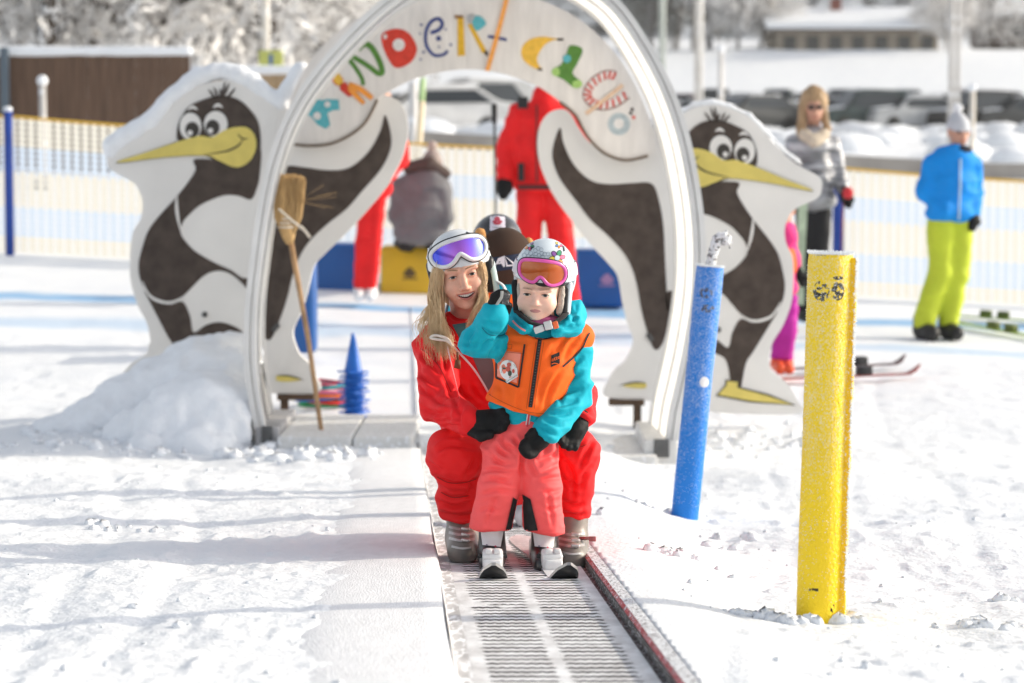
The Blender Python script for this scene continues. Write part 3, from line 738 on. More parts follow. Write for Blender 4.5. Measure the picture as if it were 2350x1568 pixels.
    flat('letter_r', [(500, 120), (542, 112), (552, 378), (502, 382)], yel, 1, False, C2); flat('letter_r', [(478, 104), (535, 104), (545, 125), (484, 128)], pm('brown', (.25, .13, .05)), 2, False, C2)
    flat('letter_r', [(570, 170), (596, 160), (690, 330), (705, 375), (668, 360)], yel, 1, False, C2); flat('letter_r', [(680, 352), (698, 340), (712, 378), (695, 380)], blk, 2, False, C2)
    flat('letter_r', [(598, 130), (630, 108), (672, 122), (695, 160), (670, 190), (632, 210), (606, 180)], teal, 2, True, C2)
    flat('letter_r', [(565, 110), (610, 95), (612, 125), (580, 165)], pm('grey', (.4, .4, .4)), 3, True, C2)
    stroke('hyphen', [(708, 248), (770, 258), (836, 272)], 7, blue, 1, C2)
    flat('letter_c', [(1218, 266), (1160, 272), (1102, 300), (1062, 350), (1042, 400), (1052, 440), (1078, 478), (1020, 462), (960, 420), (935, 370), (945, 312), (1000, 266), (1080, 250), (1165, 262)], ban, 1, True, C2)
    flat('letter_c', [(1180, 262), (1222, 262), (1222, 276), (1180, 276)], blk, 2, False, C2); flat('letter_c', [(1050, 462), (1080, 468), (1078, 482), (1045, 478)], blk, 2, False, C2)
    flat('letter_l', [(1268, 308), (1352, 335), (1318, 430), (1285, 500), (1345, 560), (1335, 595), (1290, 595), (1225, 545), (1150, 505), (1150, 470), (1205, 440), (1240, 370)], grn, 1, True, C2)
    disc('letter_spot', C2(1245, 400), 9.5, teal, 2); flat('letter_l', [(1290, 555), (1335, 548), (1350, 575), (1325, 600), (1285, 592)], lg, 2, True, C2); flat('letter_l', [(1150, 470), (1185, 460), (1198, 500), (1170, 520), (1145, 500)], lg, 2, True, C2)
    stroke('letter_u', [(1575, 520), (1520, 512), (1450, 545), (1398, 605), (1390, 660), (1430, 700), (1500, 716), (1580, 692), (1650, 640)], 18, wht, 2, C2); stroke('letter_u', [(1578, 517), (1520, 508), (1448, 541), (1393, 603), (1385, 662), (1427, 706), (1500, 722), (1582, 698), (1656, 645)], 21, pm('caneline', (.28, .18, .16)), 1, C2)
    cp = catmull([C2(1575, 520), C2(1520, 512), C2(1450, 545), C2(1398, 605), C2(1390, 660), C2(1430, 700), C2(1500, 716), C2(1580, 692), C2(1650, 640)], False, 4)
    for i in range(1, len(cp) - 1, 2):
        tg = cp[i + 1] - cp[i - 1]; tg = tg / np.linalg.norm(tg); nn = np.array([-tg[1], tg[0]])
        q = [cp[i] + nn * 8.5 - tg * 4.5, cp[i] + nn * 8.5 + tg * .5, cp[i] - nn * 8.5 + tg * 4.5, cp[i] - nn * 8.5 - tg * .5]
        flat('letter_u', q, red, 3, False)
    stroke('stick', [C2(1625, 580), C2(1500, 680), C2(1375, 775)], 9, pm('stick', (.72, .50, .34)), 4)
    ringb = [C2(1600 + 76 * math.cos(a), 845 + 76 * math.sin(a)) for a in np.linspace(0, 2 * math.pi, 24, endpoint=False)]
    flat('letter_b', ringb, gry, 1, False); disc('letter_spot', C2(1600, 842), 12, wht, 2)
    for x, y in ((1680, 770), (1700, 800), (1690, 745)): disc('letter_spot', C2(x, y), 4, red if x > 1690 else blk, 1)
    # orange strap hanging across the board
    stroke('strap', [(1170, -45), (1162, 0), (1140, 85), (1118, 163)], 10, pm('strap', (.85, .36, .08)), 6)
    return t
arch()
# ---------------- penguin cut-outs (generic painted boards)
M_PW = mat('cutout_white', (.74, .72, .69), .55, .06, 2.2, bump=.08, bscale=20, spec=.3)
M_PD = mat('cutout_dark', (.070, .054, .046), .75, .26, 12, spec=.15, bump=.1)
M_PY = mat('cutout_yellow', (.66, .54, .14), .6, .08, 10)
M_PO = mat('cutout_outline', (.05, .045, .04), .7)
def right_map(p):
    x, y = 2163 - p[0], p[1]
    a = R(4); vx, vy = x - 1280, y - 280
    x, y = 1280 + vx * math.cos(a) - vy * math.sin(a), 280 + vx * math.sin(a) + vy * math.cos(a)
    return (1388 + (x - 1388) * .955, 912 + (y - 912) * .955)
def right_inv(p):
    x, y = 1388 + (p[0] - 1388) / .955, 912 + (p[1] - 912) / .955
    a = R(-4); vx, vy = x - 1280, y - 280
    x, y = 1280 + vx * math.cos(a) - vy * math.sin(a), 280 + vx * math.sin(a) + vy * math.cos(a)
    return (2163 - x, y)
def penguin(side):
    mp = (lambda p: p) if side == 'l' else right_map
    root = mp((600, 880)); base = V(root[0], root[1], YP)
    t = thing('penguin_cutout', base, 'large painted penguin board looking left, thick snow on its head, behind the arch' if side == 'l' else 'large painted penguin board looking right with bare yellow foot, behind blue post', 'cutout', 'penguin boards beside the arch')
    cnt = [0]
    def panel(name, pts, m, lay, sm=True, th=.0025, k=5, em=None):
        q = [mp(p) for p in pts]
        if sm: q = catmull(q, True, k)
        return poly_panel(name, [V(p[0], p[1], YP - .0035 * lay) for p in q], th, m, t, edge_mat=em)
    def line(name, pts, w, m, lay):
        P = [Vector((p[0], p[1], 0)) for p in catmull([mp(p) for p in pts], False, 6)]; n = len(P); a = []; b = []
        for i in range(n):
            tg = (P[min(i + 1, n - 1)] - P[max(i - 1, 0)]).normalized(); nn = Vector((-tg.y, tg.x, 0))
            s = i / (n - 1); ww = w * (.15 + .85 * math.sin(math.pi * min(max(s, .02), .98)))
            a.append(P[i] + nn * ww / 2); b.append(P[i] - nn * ww / 2)
        return poly_panel(name, [V(p.x, p.y, YP - .0035 * lay) for p in a + b[::-1]], .0025, m, t)
    foot = [right_inv(p) for p in [(1767, 831), (1771, 852), (1804, 877), (1829, 918), (1835, 950), (1700, 950), (1620, 945)]]
    outline = [(252, 340), (300, 317), (340, 292), (379, 256), (432, 208), (480, 190), (520, 184), (564, 194), (598, 214), (640, 240), (690, 265), (740, 300), (800, 300), (838, 262), (858, 232), (880, 219), (911, 229), (930, 256), (936, 295), (930, 340), (915, 380), (886, 430), (850, 474), (795, 535), (745, 582), (720, 612), (706, 668), (691, 717), (672, 763), (686, 810), (708, 833), (724, 862), (731, 901),
               (640, 904), (560, 905), (480, 915)] + foot[::-1] + [(345, 783), (337, 742), (316, 701), (300, 647), (298, 594), (304, 536), (321, 506), (328, 472), (321, 442), (304, 418), (256, 391), (246, 368)]
    panel('board', outline, M_PW, 0, True, .055, 4, M_PW)
    body = [(446, 366), (449, 388), (436, 412), (405, 452), (365, 496), (340, 530), (326, 570), (318, 606), (322, 643), (341, 674), (362, 687), (391, 691), (419, 680), (440, 660), (461, 639), (481, 626), (506, 622), (531, 630), (557, 652), (590, 690), (600, 640), (557, 638), (531, 621), (490, 602), (448, 577), (424, 552), (414, 532), (420, 510), (435, 492), (463, 469), (513, 449), (548, 450), (576, 458), (590, 430), (596, 400), (597, 340), (560, 350), (500, 365)]
    panel('dark_body', body, M_PD, 1)
    head = [(409, 324), (406, 300), (412, 278), (432, 246), (466, 229), (507, 219), (547, 229), (577, 256), (594, 287), (598, 337), (593, 390), (560, 395), (500, 370), (440, 345)]
    panel('dark_head', head, M_PD, 2)
    for a, b in (((478, 205), (494, 228)), ((490, 200), (500, 225)), ((505, 203), (506, 225)), ((526, 191), (510, 225)), ((540, 202), (518, 228)), ((516, 188), (508, 222))):
        line('tuft', [a, ((a[0] + b[0]) / 2 + 1, (a[1] + b[1]) / 2), b], 5, M_PD, 2)
    leg = [(331, 668), (345, 683), (365, 694), (391, 699), (419, 693), (436, 726), (444, 763), (473, 746), (506, 740), (543, 752), (560, 770), (520, 768), (470, 780), (444, 800), (428, 870), (418, 885), (408, 872), (399, 800), (382, 767), (354, 713)]
    panel('dark_leg', leg, M_PD, 1, True)
    wing = [(655, 383), (702, 385), (750, 391), (793, 388), (827, 368), (854, 337), (874, 297), (883, 264), (894, 293), (898, 330), (888, 364), (868, 397), (830, 440), (795, 480), (753, 513), (712, 552), (687, 590), (671, 635), (659, 684), (642, 734), (620, 780), (600, 760), (590, 690), (600, 640), (610, 560), (620, 480), (635, 420)]
    panel('dark_wing', wing, M_PD, 1)
    line('wing_stripe', [(406, 446), (405, 470), (408, 500), (416, 534)], 7, M_PW, 2)
    line('wing_stripe', [(326, 645), (341, 676), (362, 690), (391, 695), (424, 684)], 7, M_PW, 3)
    beak = [(267, 373), (340, 348), (412, 324), (456, 312), (486, 315), (513, 300), (540, 292), (567, 293), (584, 310), (588, 337), (577, 364), (557, 381), (534, 383), (500, 368), (470, 357), (378, 361)]
    bc = (470, 338)
    panel('beak_outline', [(bc[0] + (p[0] - bc[0]) * 1.012 + (0), bc[1] + (p[1] - bc[1]) * 1.05) for p in beak], M_PO, 3)
    panel('beak', beak, M_PY, 4)
    line('mouth', [(470, 355), (520, 347), (547, 334), (557, 320)], 4, M_PO, 5); line('mouth', [(545, 307), (556, 318), (570, 318)], 3, M_PO, 5)
    for cx, cy, rx, ry, px, py in ((437, 290, 25, 31, 441, 298), (495, 285, 27, 30, 488, 293)):
        cir = lambda x, y, a, b: [(x + a * math.cos(q * math.pi / 12), y + b * math.sin(q * math.pi / 12)) for q in range(24)]
        panel('eye_ring', cir(cx, cy, rx + 2.5, ry + 2.5), M_PO, 3, False)
        e = panel('eye', cir(cx, cy, rx, ry), M_PW, 5 if False else 3.8, False)
        panel('pupil', cir(px, py, 16, 18), M_PO, 4.6, False); panel('glint', cir(px - 5, py + 7, 6, 6), M_PW, 5.4, False)
        line('brow', [(cx - 6, cy - 38), (cx + 5, cy - 44), (cx + 16, cy - 38)], 7, M_PW, 3)
    # lower beak edge over the eyes is kept clear by the layers above; inner and outer feet
    panel('foot', [(636, 862), (660, 864), (690, 872), (664, 876), (636, 874)], M_PY, 2); line('foot_line', [(636, 862), (665, 863), (698, 873)], 3, M_PO, 3)
    if side == 'r':
        rf = [right_inv(p) for p in [(1648, 906), (1668, 884), (1668, 875), (1693, 877), (1692, 890), (1763, 909), (1820, 929), (1722, 920)]]
        panel('foot_outline', [right_inv(p) for p in [(1643, 909), (1664, 884), (1664, 872), (1696, 873), (1696, 888), (1764, 905), (1828, 931), (1722, 924)]], M_PO, 2, False); panel('foot', rf, M_PY, 3, False)
    for x, y in ((470, 722), (636, 748), (630, 755)): 
        q = mp((x, y)); mb = MB(); mb.lathe(V(q[0], q[1], YP - .008), [(.016, 0), (.016, .008), (.007, .012), (.006, .004)], 14, Matrix.Rotation(R(90), 4, 'X')); mb.build('bolt', M_DKMETAL, t)
    # wooden support under the inner foot
    q0 = mp((640, 905)); q1 = mp((716, 918)); a = V(q0[0], q0[1], YP); b = V(q1[0], q1[1], YP); mb = MB()
    mb.box(((a.x + b.x) / 2, YP + .03, (a.z + b.z) / 2), (abs(b.x - a.x) + .02, .10, .035))
    q = a if side == 'l' else a
    mb.box((a.x + (.03 if side == 'l' else -.03), YP + .03, a.z - .16), (.045, .06, .28)); mb.build('support_frame', M_WOOD, t, False)
    # snow lying along the top edge
    if side == 'l': ed = [(256, 352, .05), (258, 336, .055), (285, 313, .05), (315, 297, .055), (345, 277, .055), (375, 245, .05), (402, 216, .05), (432, 190, .05), (460, 174, .05), (490, 165, .05), (520, 164, .05), (550, 172, .05), (578, 187, .05), (600, 204, .045), (622, 222, .04), (645, 232, .05), (668, 205, .06), (690, 165, .055)]
    else: ed = [right_map(p) + (r,) for p, r in [((300, 310), .008), ((345, 280), .012), ((379, 250), .014), ((432, 202), .016), ((480, 184), .018), ((520, 178), .02), ((564, 187), .022), ((598, 206), .026), ((640, 228), .03), ((670, 240), .03)]]
    pts = [(V(x, y, YP + .03), r) for x, y, r in ed]
    fs = [rc(pts[i][0], pts[i + 1][0], pts[i][1], pts[i + 1][1]) for i in range(len(pts) - 1)]
    f = uni(fs, .02); g = lambda X, Y, Z: f(X, Y, Z) - .03 * fbm(X * 11, Y * 11, Z * 11, 3, 8)
    lo, hi = bounds([p for p, _ in pts], .1)
    organic('snow_cover', g, lo, hi, .011, M_SNOWC, t)
    return t
penguin('l'); penguin('r')
# ---------------- platforms beside the belt under the arch
def platform():
    m = mat('platform_white', (.66, .65, .63), .6, .06, 8, bump=.25, bscale=120, frost=.25, fscale=40)
    for k, (x0, x1, y0) in enumerate([(636, 945, 965), ]):
        a = V(x0, 1030, 12.75); b = V(x1, 1030, 12.75); zt = V(800, 1003, 12.75).z; 
        t = thing('step_platform', (a.x, 12.8, zt - .2), 'low white plastic platform beside the belt at the left foot of the arch', 'platform')
        xm = a.x + (b.x - a.x) * .56
        for q0, q1 in ((a.x, xm - .004), (xm + .004, b.x)):
            mb = MB(); mb.box(((q0 + q1) / 2, 13.35, zt - .11), (q1 - q0, 1.2, .22), bev=.015); mb.build('deck_board', m, t, False)
        mb = MB(); mb.box(((a.x + xm) / 2 + .12, 12.72, zt - .215), (.22, .1, .03)); mb.build('slot', M_BLACK, t, False)
    a = V(1330, 1060, 12.9); zt = V(1400, 1052, 12.75).z
    t = thing('step_platform', (a.x, 12.8, zt - .1), 'low white platform beside the belt at the right foot of the arch', 'platform')
    mb = MB(); mb.box((a.x + .18, 13.3, zt - .05), (.46, 1.1, .12), bev=.015); mb.build('deck_board', m, t, False)
platform()
# ================================================================== PEOPLE: shared tools
from mathutils.bvhtree import BVHTree
CAM = Vector((0, 0, CAMZ))
def J(px, py, dy=0.0): return V(px, py, 7.33 + dy)
class Surf:
    def __init__(s, *objs):
        vs = []; fs = []
        for o in objs:
            off = ORG[o.name]; k = len(vs)
            vs += [v.co + off for v in o.data.vertices]; fs += [[i + k for i in p.vertices] for p in o.data.polygons]
        s.t = BVHTree.FromPolygons(vs, fs)
    def hit(s, px, py, off=.002):
        d = (V(px, py, 5.0) - CAM).normalized()
        loc, nrm, i, dist = s.t.ray_cast(CAM, d)
        if loc is None:
            p = V(px, py, 7.33); loc, nrm, i, dist = s.t.find_nearest(p)
            return loc - d * off
        return loc - d * off
def patch(name, S, quad, m, parent, nu=8, nv=8, off=.003, smooth=True):
    """cloth patch sewn on a surface; quad = 4 corners TL, TR, BR, BL"""
    q = [np.array(p, float) for p in quad]; v = []; f = []
    for i in range(nv + 1):
        for j in range(nu + 1):
            a, b = j / nu, i / nv
            p = (q[0] * (1 - a) + q[1] * a) * (1 - b) + (q[3] * (1 - a) + q[2] * a) * b
            v.append(S.hit(p[0], p[1], off))
    for i in range(nv):
        for j in range(nu):
            k = i * (nu + 1) + j; f.append((k, k + nu + 1, k + nu + 2, k + 1))
    return obj(name, v, f, m, parent, smooth)
def seam(name, S, pts, w, m, parent, off=.003, k=5):
    P = catmull(pts, False, k); n = len(P); v = []; f = []
    for i in range(n):
        tg = P[min(i + 1, n - 1)] - P[max(i - 1, 0)]; tg = tg / (np.linalg.norm(tg) + 1e-9); nn = np.array([-tg[1], tg[0]]) * w / 2
        for s_ in (-1, 0, 1): v.append(S.hit(*(P[i] + nn * s_), off + (.0015 if s_ == 0 else 0)))
    for i in range(n - 1):
        for e in (0, 1): f.append((i * 3 + e, i * 3 + e + 1, i * 3 + e + 4, i * 3 + e + 3))
    return obj(name, v, f, m, parent, True)
def dot(name, S, c, r, m, parent, off=.003, ry=None, ang=0, n=14):
    v = [S.hit(c[0], c[1], off)]
    for q in range(n):
        a = q * 2 * math.pi / n; x, y = r * math.cos(a), (ry or r) * math.sin(a)
        v.append(S.hit(c[0] + x * math.cos(ang) - y * math.sin(ang), c[1] + x * math.sin(ang) + y * math.cos(ang), off))
    return obj(name, v, [(0, 1 + (q + 1) % n, 1 + q) for q in range(n)], m, parent, True)
def text_on(name, S, txt, px, py, size, ang, m, parent, off=.004, shear=0):
    cu = bpy.data.curves.new(name, 'FONT'); cu.body = txt; cu.align_x = 'CENTER'; cu.align_y = 'CENTER'; cu.resolution_u = 2; cu.shear = shear
    to = bpy.data.objects.new(name, cu); COL.objects.link(to); bpy.context.view_layer.update()
    me = bpy.data.meshes.new_from_object(to.evaluated_get(bpy.context.evaluated_depsgraph_get()))
    vs = [(v.co.x * size, -v.co.y * size) for v in me.vertices]; fs = [tuple(p.vertices) for p in me.polygons]
    bpy.data.objects.remove(to); bpy.data.curves.remove(cu); bpy.data.meshes.remove(me)
    ca, sa = math.cos(ang), math.sin(ang)
    return obj(name, [S.hit(px + x * ca - y * sa, py + x * sa + y * ca, off) for x, y in vs], fs, m, parent, False)
FAB = dict(rough=.7, sheen=.0, spec=.22)
def fabric(name, col, **k):
    a = dict(FAB); a.update(var=.07, vscale=7, bump=.25, bscale=420, bdist=.002); a.update(k); return mat(name, col, **a)
M_GLOVE = mat('glove_black', (.007, .007, .0075), .6, .3, 40, bump=.3, bscale=150, spec=.18, bdist=.003)
def glove(name, wrist, fdir, sdir_, L_, m, parent, mitten=False, curl=.5, h=.0035, wr=True):
    w = Vector(wrist); f = Vector(fdir).normalized(); s = Vector(sdir_); s = (s - f * s.dot(f)).normalized(); n = f.cross(s)
    k = L_ / .19
    P = lambda a, b, c: w + (f * a + s * b + n * c) * k
    S = [rc(P(-.004, 0, 0), P(.03, 0, 0), .033 * k, .034 * k), el(P(.06, 0, 0), (.046 * k, .046 * k, .040 * k)), rc(P(.035, 0, 0), P(.085, .0, .0), .038 * k, .036 * k)]
    fg = []
    for i, (b, ln) in enumerate(((.030, .070), (.011, .080), (-.010, .074), (-.029, .058))):
        r0 = (.0165 if not mitten else .019) * k
        m1 = P(.085 + ln * .5, b * 1.05, -.010 * curl * 2); e = P(.085 + ln * (1 - .25 * curl), b, -.05 * curl)
        fg += [rc(P(.07, b, 0), m1, r0, r0 * .97), rc(m1, e, r0 * .97, r0 * .85)]
    th = [rc(P(.015, .034, -.006), P(.062, .060, -.018), .021 * k, .018 * k), rc(P(.062, .060, -.018), P(.098, .058, -.030), .018 * k, .015 * k)]
    fn = uni([uni(S, .02 * k), uni(fg, .0035 * k if not mitten else .022 * k), uni(th, .01 * k)], .012 * k)
    cuff = P(-.04, 0, 0)
    lo, hi = bounds([P(-.05, 0, 0), P(.18, .07, .03), P(.18, -.05, -.06), P(0, -.06, .05), P(0, .08, -.06)], .03)
    return organic(name, fn, lo, hi, h, m, parent, wr=[(.0016, (35, 35, 45), 3, True)] if wr else None, sm=1)
# ------------------------------------------------------------------ heads
M_SKIN = mat('skin_adult', (.76, .42, .30), .5, .14, 24, sss=.12, spec=.35, bump=.06, bscale=160, bdist=.002)
M_SKINC = mat('skin_child', (.97, .58, .45), .5, .10, 22, sss=.15, spec=.3, bump=.03, bscale=160, bdist=.002)
M_LIP = mat('lip', (.50, .17, .14), .4, .1, 60); M_LIPC = mat('lip_child', (.58, .26, .24), .45, .1, 60)
M_EYEW = mat('eye_white', (.62, .60, .58), .2, spec=.5); M_IRIS = mat('iris', (.055, .075, .07), .15, spec=.6); M_PUP = mat('pupil', (.008, .008, .008), .1, spec=.6)
M_LASH = mat('lash', (.05, .03, .02), .7); M_BROW = mat('brow', (.30, .18, .10), .8, .3, 200); M_BROWC = mat('brow_child', (.55, .34, .24), .8, .2, 200); M_TEETH = mat('teeth', (.80, .77, .70), .25, spec=.5); M_MOUTH = mat('mouth_inside', (.10, .025, .025), .5)
def head(root, loc, M3, s, skin, lipm, smile, eye_open, cheek=1.0, neck=True, h=.0019):
    Mn = np.array(M3); s = np.array(s); loc = np.array(loc)
    T = lambda v: (np.asarray(v, float).reshape(-1, 3) * s) @ Mn.T + loc
    T1 = lambda *p: Vector(T([p])[0])
    S = [el((0, .01, .035), (.077, .098, .095)), el((0, -.028, -.035), (.0635, .066, .084)), el((0, -.040, -.078), (.043, .050, .040)), el((0, -.074, -.104), (.021, .019, .017))]
    S += [] if smile else [el((0, -.052, -.060), (.050, .040, .045))]
    S += [el((sx * .037, -.060, -.044), (.027 * cheek, .031, .030 * cheek)) for sx in (-1, 1)]
    if neck: S += [rc((0, .02, -.06), (0, .035, -.20), .050, .056)]
    f = uni(S, .022)
    f = uni([f, uni([rc((sx * .010, -.088, .018), (sx * .046, -.078, .020), .0095, .008) for sx in (-1, 1)], .006)], .012)
    f = sub(f, uni([el((sx * .031, -.099, -.001), (.019, .016, .0135)) for sx in (-1, 1)], .004), .012)
    f = uni([f, uni(([rc((0, -.086, .008), (0, -.108, -.036), .0085, .0110), el((0, -.110, -.040), (.0115, .0105, .0095))] if smile else [rc((0, -.084, .002), (0, -.099, -.036), .0070, .0100), el((0, -.101, -.042), (.0110, .0100, .0105))]) + [el((.0120, -.100 if smile else -.094, -.044), (.0075, .0095, .0075)), el((-.0120, -.100 if smile else -.094, -.044), (.0075, .0095, .0075))], .006)], .007)
    f = sub(f, uni([el((sx * .006, -.108, -.0515), (.0035, .005, .003)) for sx in (-1, 1)], .002), .002)
    # eyelids
    lid = uni([el((sx * .031, -.0765, -.001), (.0150, .0145, .0140)) for sx in (-1, 1)], .002)
    R_ = .020; o_ = eye_open
    def alm(X, Y, Z):
        x = np.abs(X) - .031; z = Z + .001 + (.0008 if smile else 0)
        hh = (R_ ** 2 + 0) ; c = R_ - o_
        d = np.maximum(np.sqrt(x ** 2 + (z + c) ** 2) - R_, np.sqrt(x ** 2 + (z - c) ** 2) - R_)
        return np.maximum(d, Y + .07)
    f = uni([f, lid], .004)
    f = sub(f, alm, .0012)
    # mouth
    zm = -.071
    if smile:
        f = uni([f, el((0, -.080, -.070), (.036, .022, .021))], .012)
        car = lambda X, Y, Z: (el((0, -.104, zm), (.0295, .060, .0098)))(X, Y, Z - 9.0 * X * X - .000)
        f = sub(f, car, .0025)
        for sx in (-1, 1): f = sub(f, rc((sx * .022, -.104, -.047), (sx * .035, -.088, -.076), .0016, .0016), .006)
    else:
        f = uni([f, el((0, -.094, zm + .002), (.019, .011, .0042)), el((0, -.093, zm - .0055), (.017, .010, .0045))], .005)
        f = sub(f, rc((-.017, -.108, zm - .0020), (.017, -.108, zm - .0020), .0018, .0018), .002)
        f = sub(f, rc((0, -.107, -.052), (0, -.104, -.064), .0022, .003), .005)
    def fm(c):
        i = np.zeros(len(c), dtype=int)
        if not smile:
            x, z = c[:, 0], c[:, 2] - zm
            m_ = ((x / .0185) ** 2 + ((z + .0015) / .0082) ** 2 < 1) & (c[:, 1] < -.085)
            i[m_] = 1
        return i
    body = organic('body', f, (-.095, -.135, -.215 if neck else -.14), (.095, .12, .14), h, [skin, lipm], root, sm=1, fmat=fm, post=T)
    # eyes
    for sx in (-1, 1):
        v = []; fs = []; mi = []; n = 20; hN = 14
        for i in range(hN + 1):
            th = math.pi * i / hN * .6
            for j in range(n):
                q = 2 * math.pi * j / n
                v.append((sx * .031 + .0132 * math.sin(th) * math.cos(q), -.0765 - .0132 * math.cos(th), -.001 + .0132 * math.sin(th) * math.sin(q)))
        for i in range(hN):
            for j in range(n):
                fs.append((i * n + j, i * n + (j + 1) % n, (i + 1) * n + (j + 1) % n, (i + 1) * n + j)); mi.append(2 if i < 2 else 1 if i < 4 else 0)
        obj('eye', T(v), fs, [M_EYEW, M_IRIS, M_PUP], root, True, mi)
        mb = MB(); mb.tube([T1(sx * .031 + x, -.0915 + 9 * x * x, -.001 + (math.sqrt(max(R_ ** 2 - x * x, 0)) - (R_ - o_)) + .0006) for x in np.linspace(-.0135, .0135, 9)], [.0006, .001, .0013, .0014, .0014, .0014, .0013, .001, .0006], 6)
        mb.build('eyelashes', M_LASH, root)
        mb = MB(); mb.tube([T1(sx * (.012 + .036 * t), -.098 + .016 * t * t + .001, (.0205 if smile else .0235) + .006 * math.sin(2.2 * t) - .002 * t) for t in np.linspace(0, 1, 9)], [q * (1 if smile else .8) for q in (.0012, .0022, .0024, .0024, .0022, .002, .0018, .0014, .0006)], 6)
        mb.build('eyebrow', M_BROW if smile else M_BROWC, root)
    if smile:
        v = []
        mb = MB()
        for k in range(-4, 5):
            x = k * .0056; w = .0054; 
            bb_ = MB(); z = zm + 9 * x * x + .0030
            hh_ = .0105 if abs(k) < 2 else .0098 - .0006 * abs(k)
            bb_.box((x, -.0955 + 18 * x * x, z), (w, .004, hh_), bev=.0011); mb.v_off = 0
            mb.add([T1(*p) for p in bb_.v], bb_.f)
        mb.build('teeth', M_TEETH, root)
        mb = MB(); mb.ball((0, 0, 0), 1, 12); q = MB(); q.add([T1(p[0] * .027, -.080 + p[1] * .008, zm + p[2] * .012 + 9 * (p[0] * .027) ** 2) for p in mb.v], mb.f); q.build('mouth_inside', M_MOUTH, root)
        for nm, zz, rr_ in (('upper_lip', .0095, .0026), ('lower_lip', -.0098, .0036)):
            mb = MB(); xs = np.linspace(-.029, .029, 15)
            mb.tube([T1(x, -.1012 + 16 * x * x + (.001 if zz > 0 else 0), zm + 9 * x * x + zz * (1 - (x / .0295) ** 2) ** .75) for x in xs], [max(.0012, rr_ * (1 - (x / .030) ** 2) ** .5) for x in xs], 8)
            mb.build(nm, lipm, root)
    return T1, body
def helmet_goggles(root, c, M3, r, outline_px, cdy, Yf, hm, fm_, lm, strapm, pad, frame_r, kx, up_cut=-.01, h=.0035, low=-.078):
    """shell + goggles in the helmet's own frame"""
    Mn = np.array(M3); c = np.array(c)
    T = lambda v: np.asarray(v, float).reshape(-1, 3) @ Mn.T + c
    outer = el((0, 0, 0), r); inner = el((0, .0, -.006), (r[0] - .017, r[1] - .016, r[2] - .016))
    f = sub(outer, inner, .004)
    f = sub(f, bxs((0, -.12, up_cut - .15), (.2, .125, .15), .01), .012)
    f = inter(f, half((0, 0, low), (0, -.25, -1)), .006)
    sh = organic('helmet', f, (-r[0] - .02, -r[1] - .02, -r[2] - .02), (r[0] + .02, r[1] + .02, r[2] + .02), h, hm, root, sm=1, post=T)
    ins = sub(el((0, 0, -.004), (r[0] - .0175, r[1] - .0165, r[2] - .0165)), el((0, 0, -.006), (r[0] - .028, r[1] - .03, r[2] - .03)), .003)
    ins = sub(ins, bxs((0, -.12, up_cut - .165), (.2, .115, .15), .01), .012)
    ins = inter(ins, half((0, 0, low - .004), (0, -.25, -1)), .004)
    organic('liner', ins, (-r[0], -r[1], -r[2]), tuple(r), .005, M_BLACK, root, sm=1, post=T)
    # goggles: outline in pixels -> local frame at the front of the helmet
    Mi = Mn.T
    loc = []
    for px, py in outline_px:
        p = np.array(V(px, py, Yf)); q = Mi @ (p - c); loc.append((q[0], q[2]))
    loc = np.array(loc); cx = (loc[:, 0].min() + loc[:, 0].max()) / 2
    yy = lambda x, z: -r[1] - .012 + kx * (x - cx) ** 2 + 1.2 * np.maximum(z - .02, 0) ** 2 * 3
    ring = catmull(loc, True, 4); n = len(ring)
    for _ in range(3): ring = [(ring[i - 1] + 2 * ring[i] + ring[(i + 1) % n]) / 4 for i in range(n)]
    cen = np.mean(ring, 0)
    sgn_ = 1 if sum(ring[i - 1][0] * ring[i][1] - ring[i][0] * ring[i - 1][1] for i in range(n)) > 0 else -1
    rows = []; v = []; fs = []
    K = 9
    for i in range(n):
        for k in range(K + 1):
            p = ring[i] * (1 - (k / K)) + (np.array([cen[0] + (ring[i][0] - cen[0]) * .02, cen[1] + (ring[i][1] - cen[1]) * .02])) * (k / K)
            v.append((p[0], yy(p[0], p[1]) - .002, p[1]))
    for i in range(n):
        for k in range(K):
            a = i * (K + 1) + k; b = ((i + 1) % n) * (K + 1) + k; fs.append((a, b, b + 1, a + 1))
    fs.append(tuple(i * (K + 1) + K for i in range(n)))
    sub_v = T(v)
    mb = MB(); vs = []; ff = []; m = 12
    for i in range(n):
        p = ring[i]; t = ring[(i + 1) % n] - ring[i - 1]; t = t / np.linalg.norm(t); nn = np.array([t[1], -t[0]])
        nn = nn * sgn_
        for j in range(m):
            q = 2 * math.pi * j / m; a = math.cos(q) * frame_r + frame_r * .45; b = math.sin(q) * frame_r * 1.15
            x, z = p + nn * a; vs.append((x, yy(p[0], p[1]) + .002 + b, z))
    for i in range(n):
        for j in range(m): ff.append((i * m + j, ((i + 1) % n) * m + j, ((i + 1) % n) * m + (j + 1) % m, i * m + (j + 1) % m))
    fr = obj('goggles', T(vs), ff, fm_, root)
    obj('lens', sub_v, fs, lm, fr)
    vs = []; ff = []
    for i in range(n):
        p = ring[i]; t = ring[(i + 1) % n] - ring[i - 1]; t = t / np.linalg.norm(t); nn = np.array([t[1], -t[0]])
        nn = nn * sgn_
        for j, (a, b) in enumerate(((frame_r * .2, .006), (frame_r * 1.9, .006), (frame_r * 1.2, .034), (frame_r * .0, .034))):
            x, z = p + nn * a; vs.append((x, yy(p[0], p[1]) + b, z))
    for i in range(n):
        for j in range(4): ff.append((i * 4 + j, ((i + 1) % n) * 4 + j, ((i + 1) % n) * 4 + (j + 1) % 4, i * 4 + (j + 1) % 4))
    obj('foam', T(vs), ff, M_BLACK, fr)
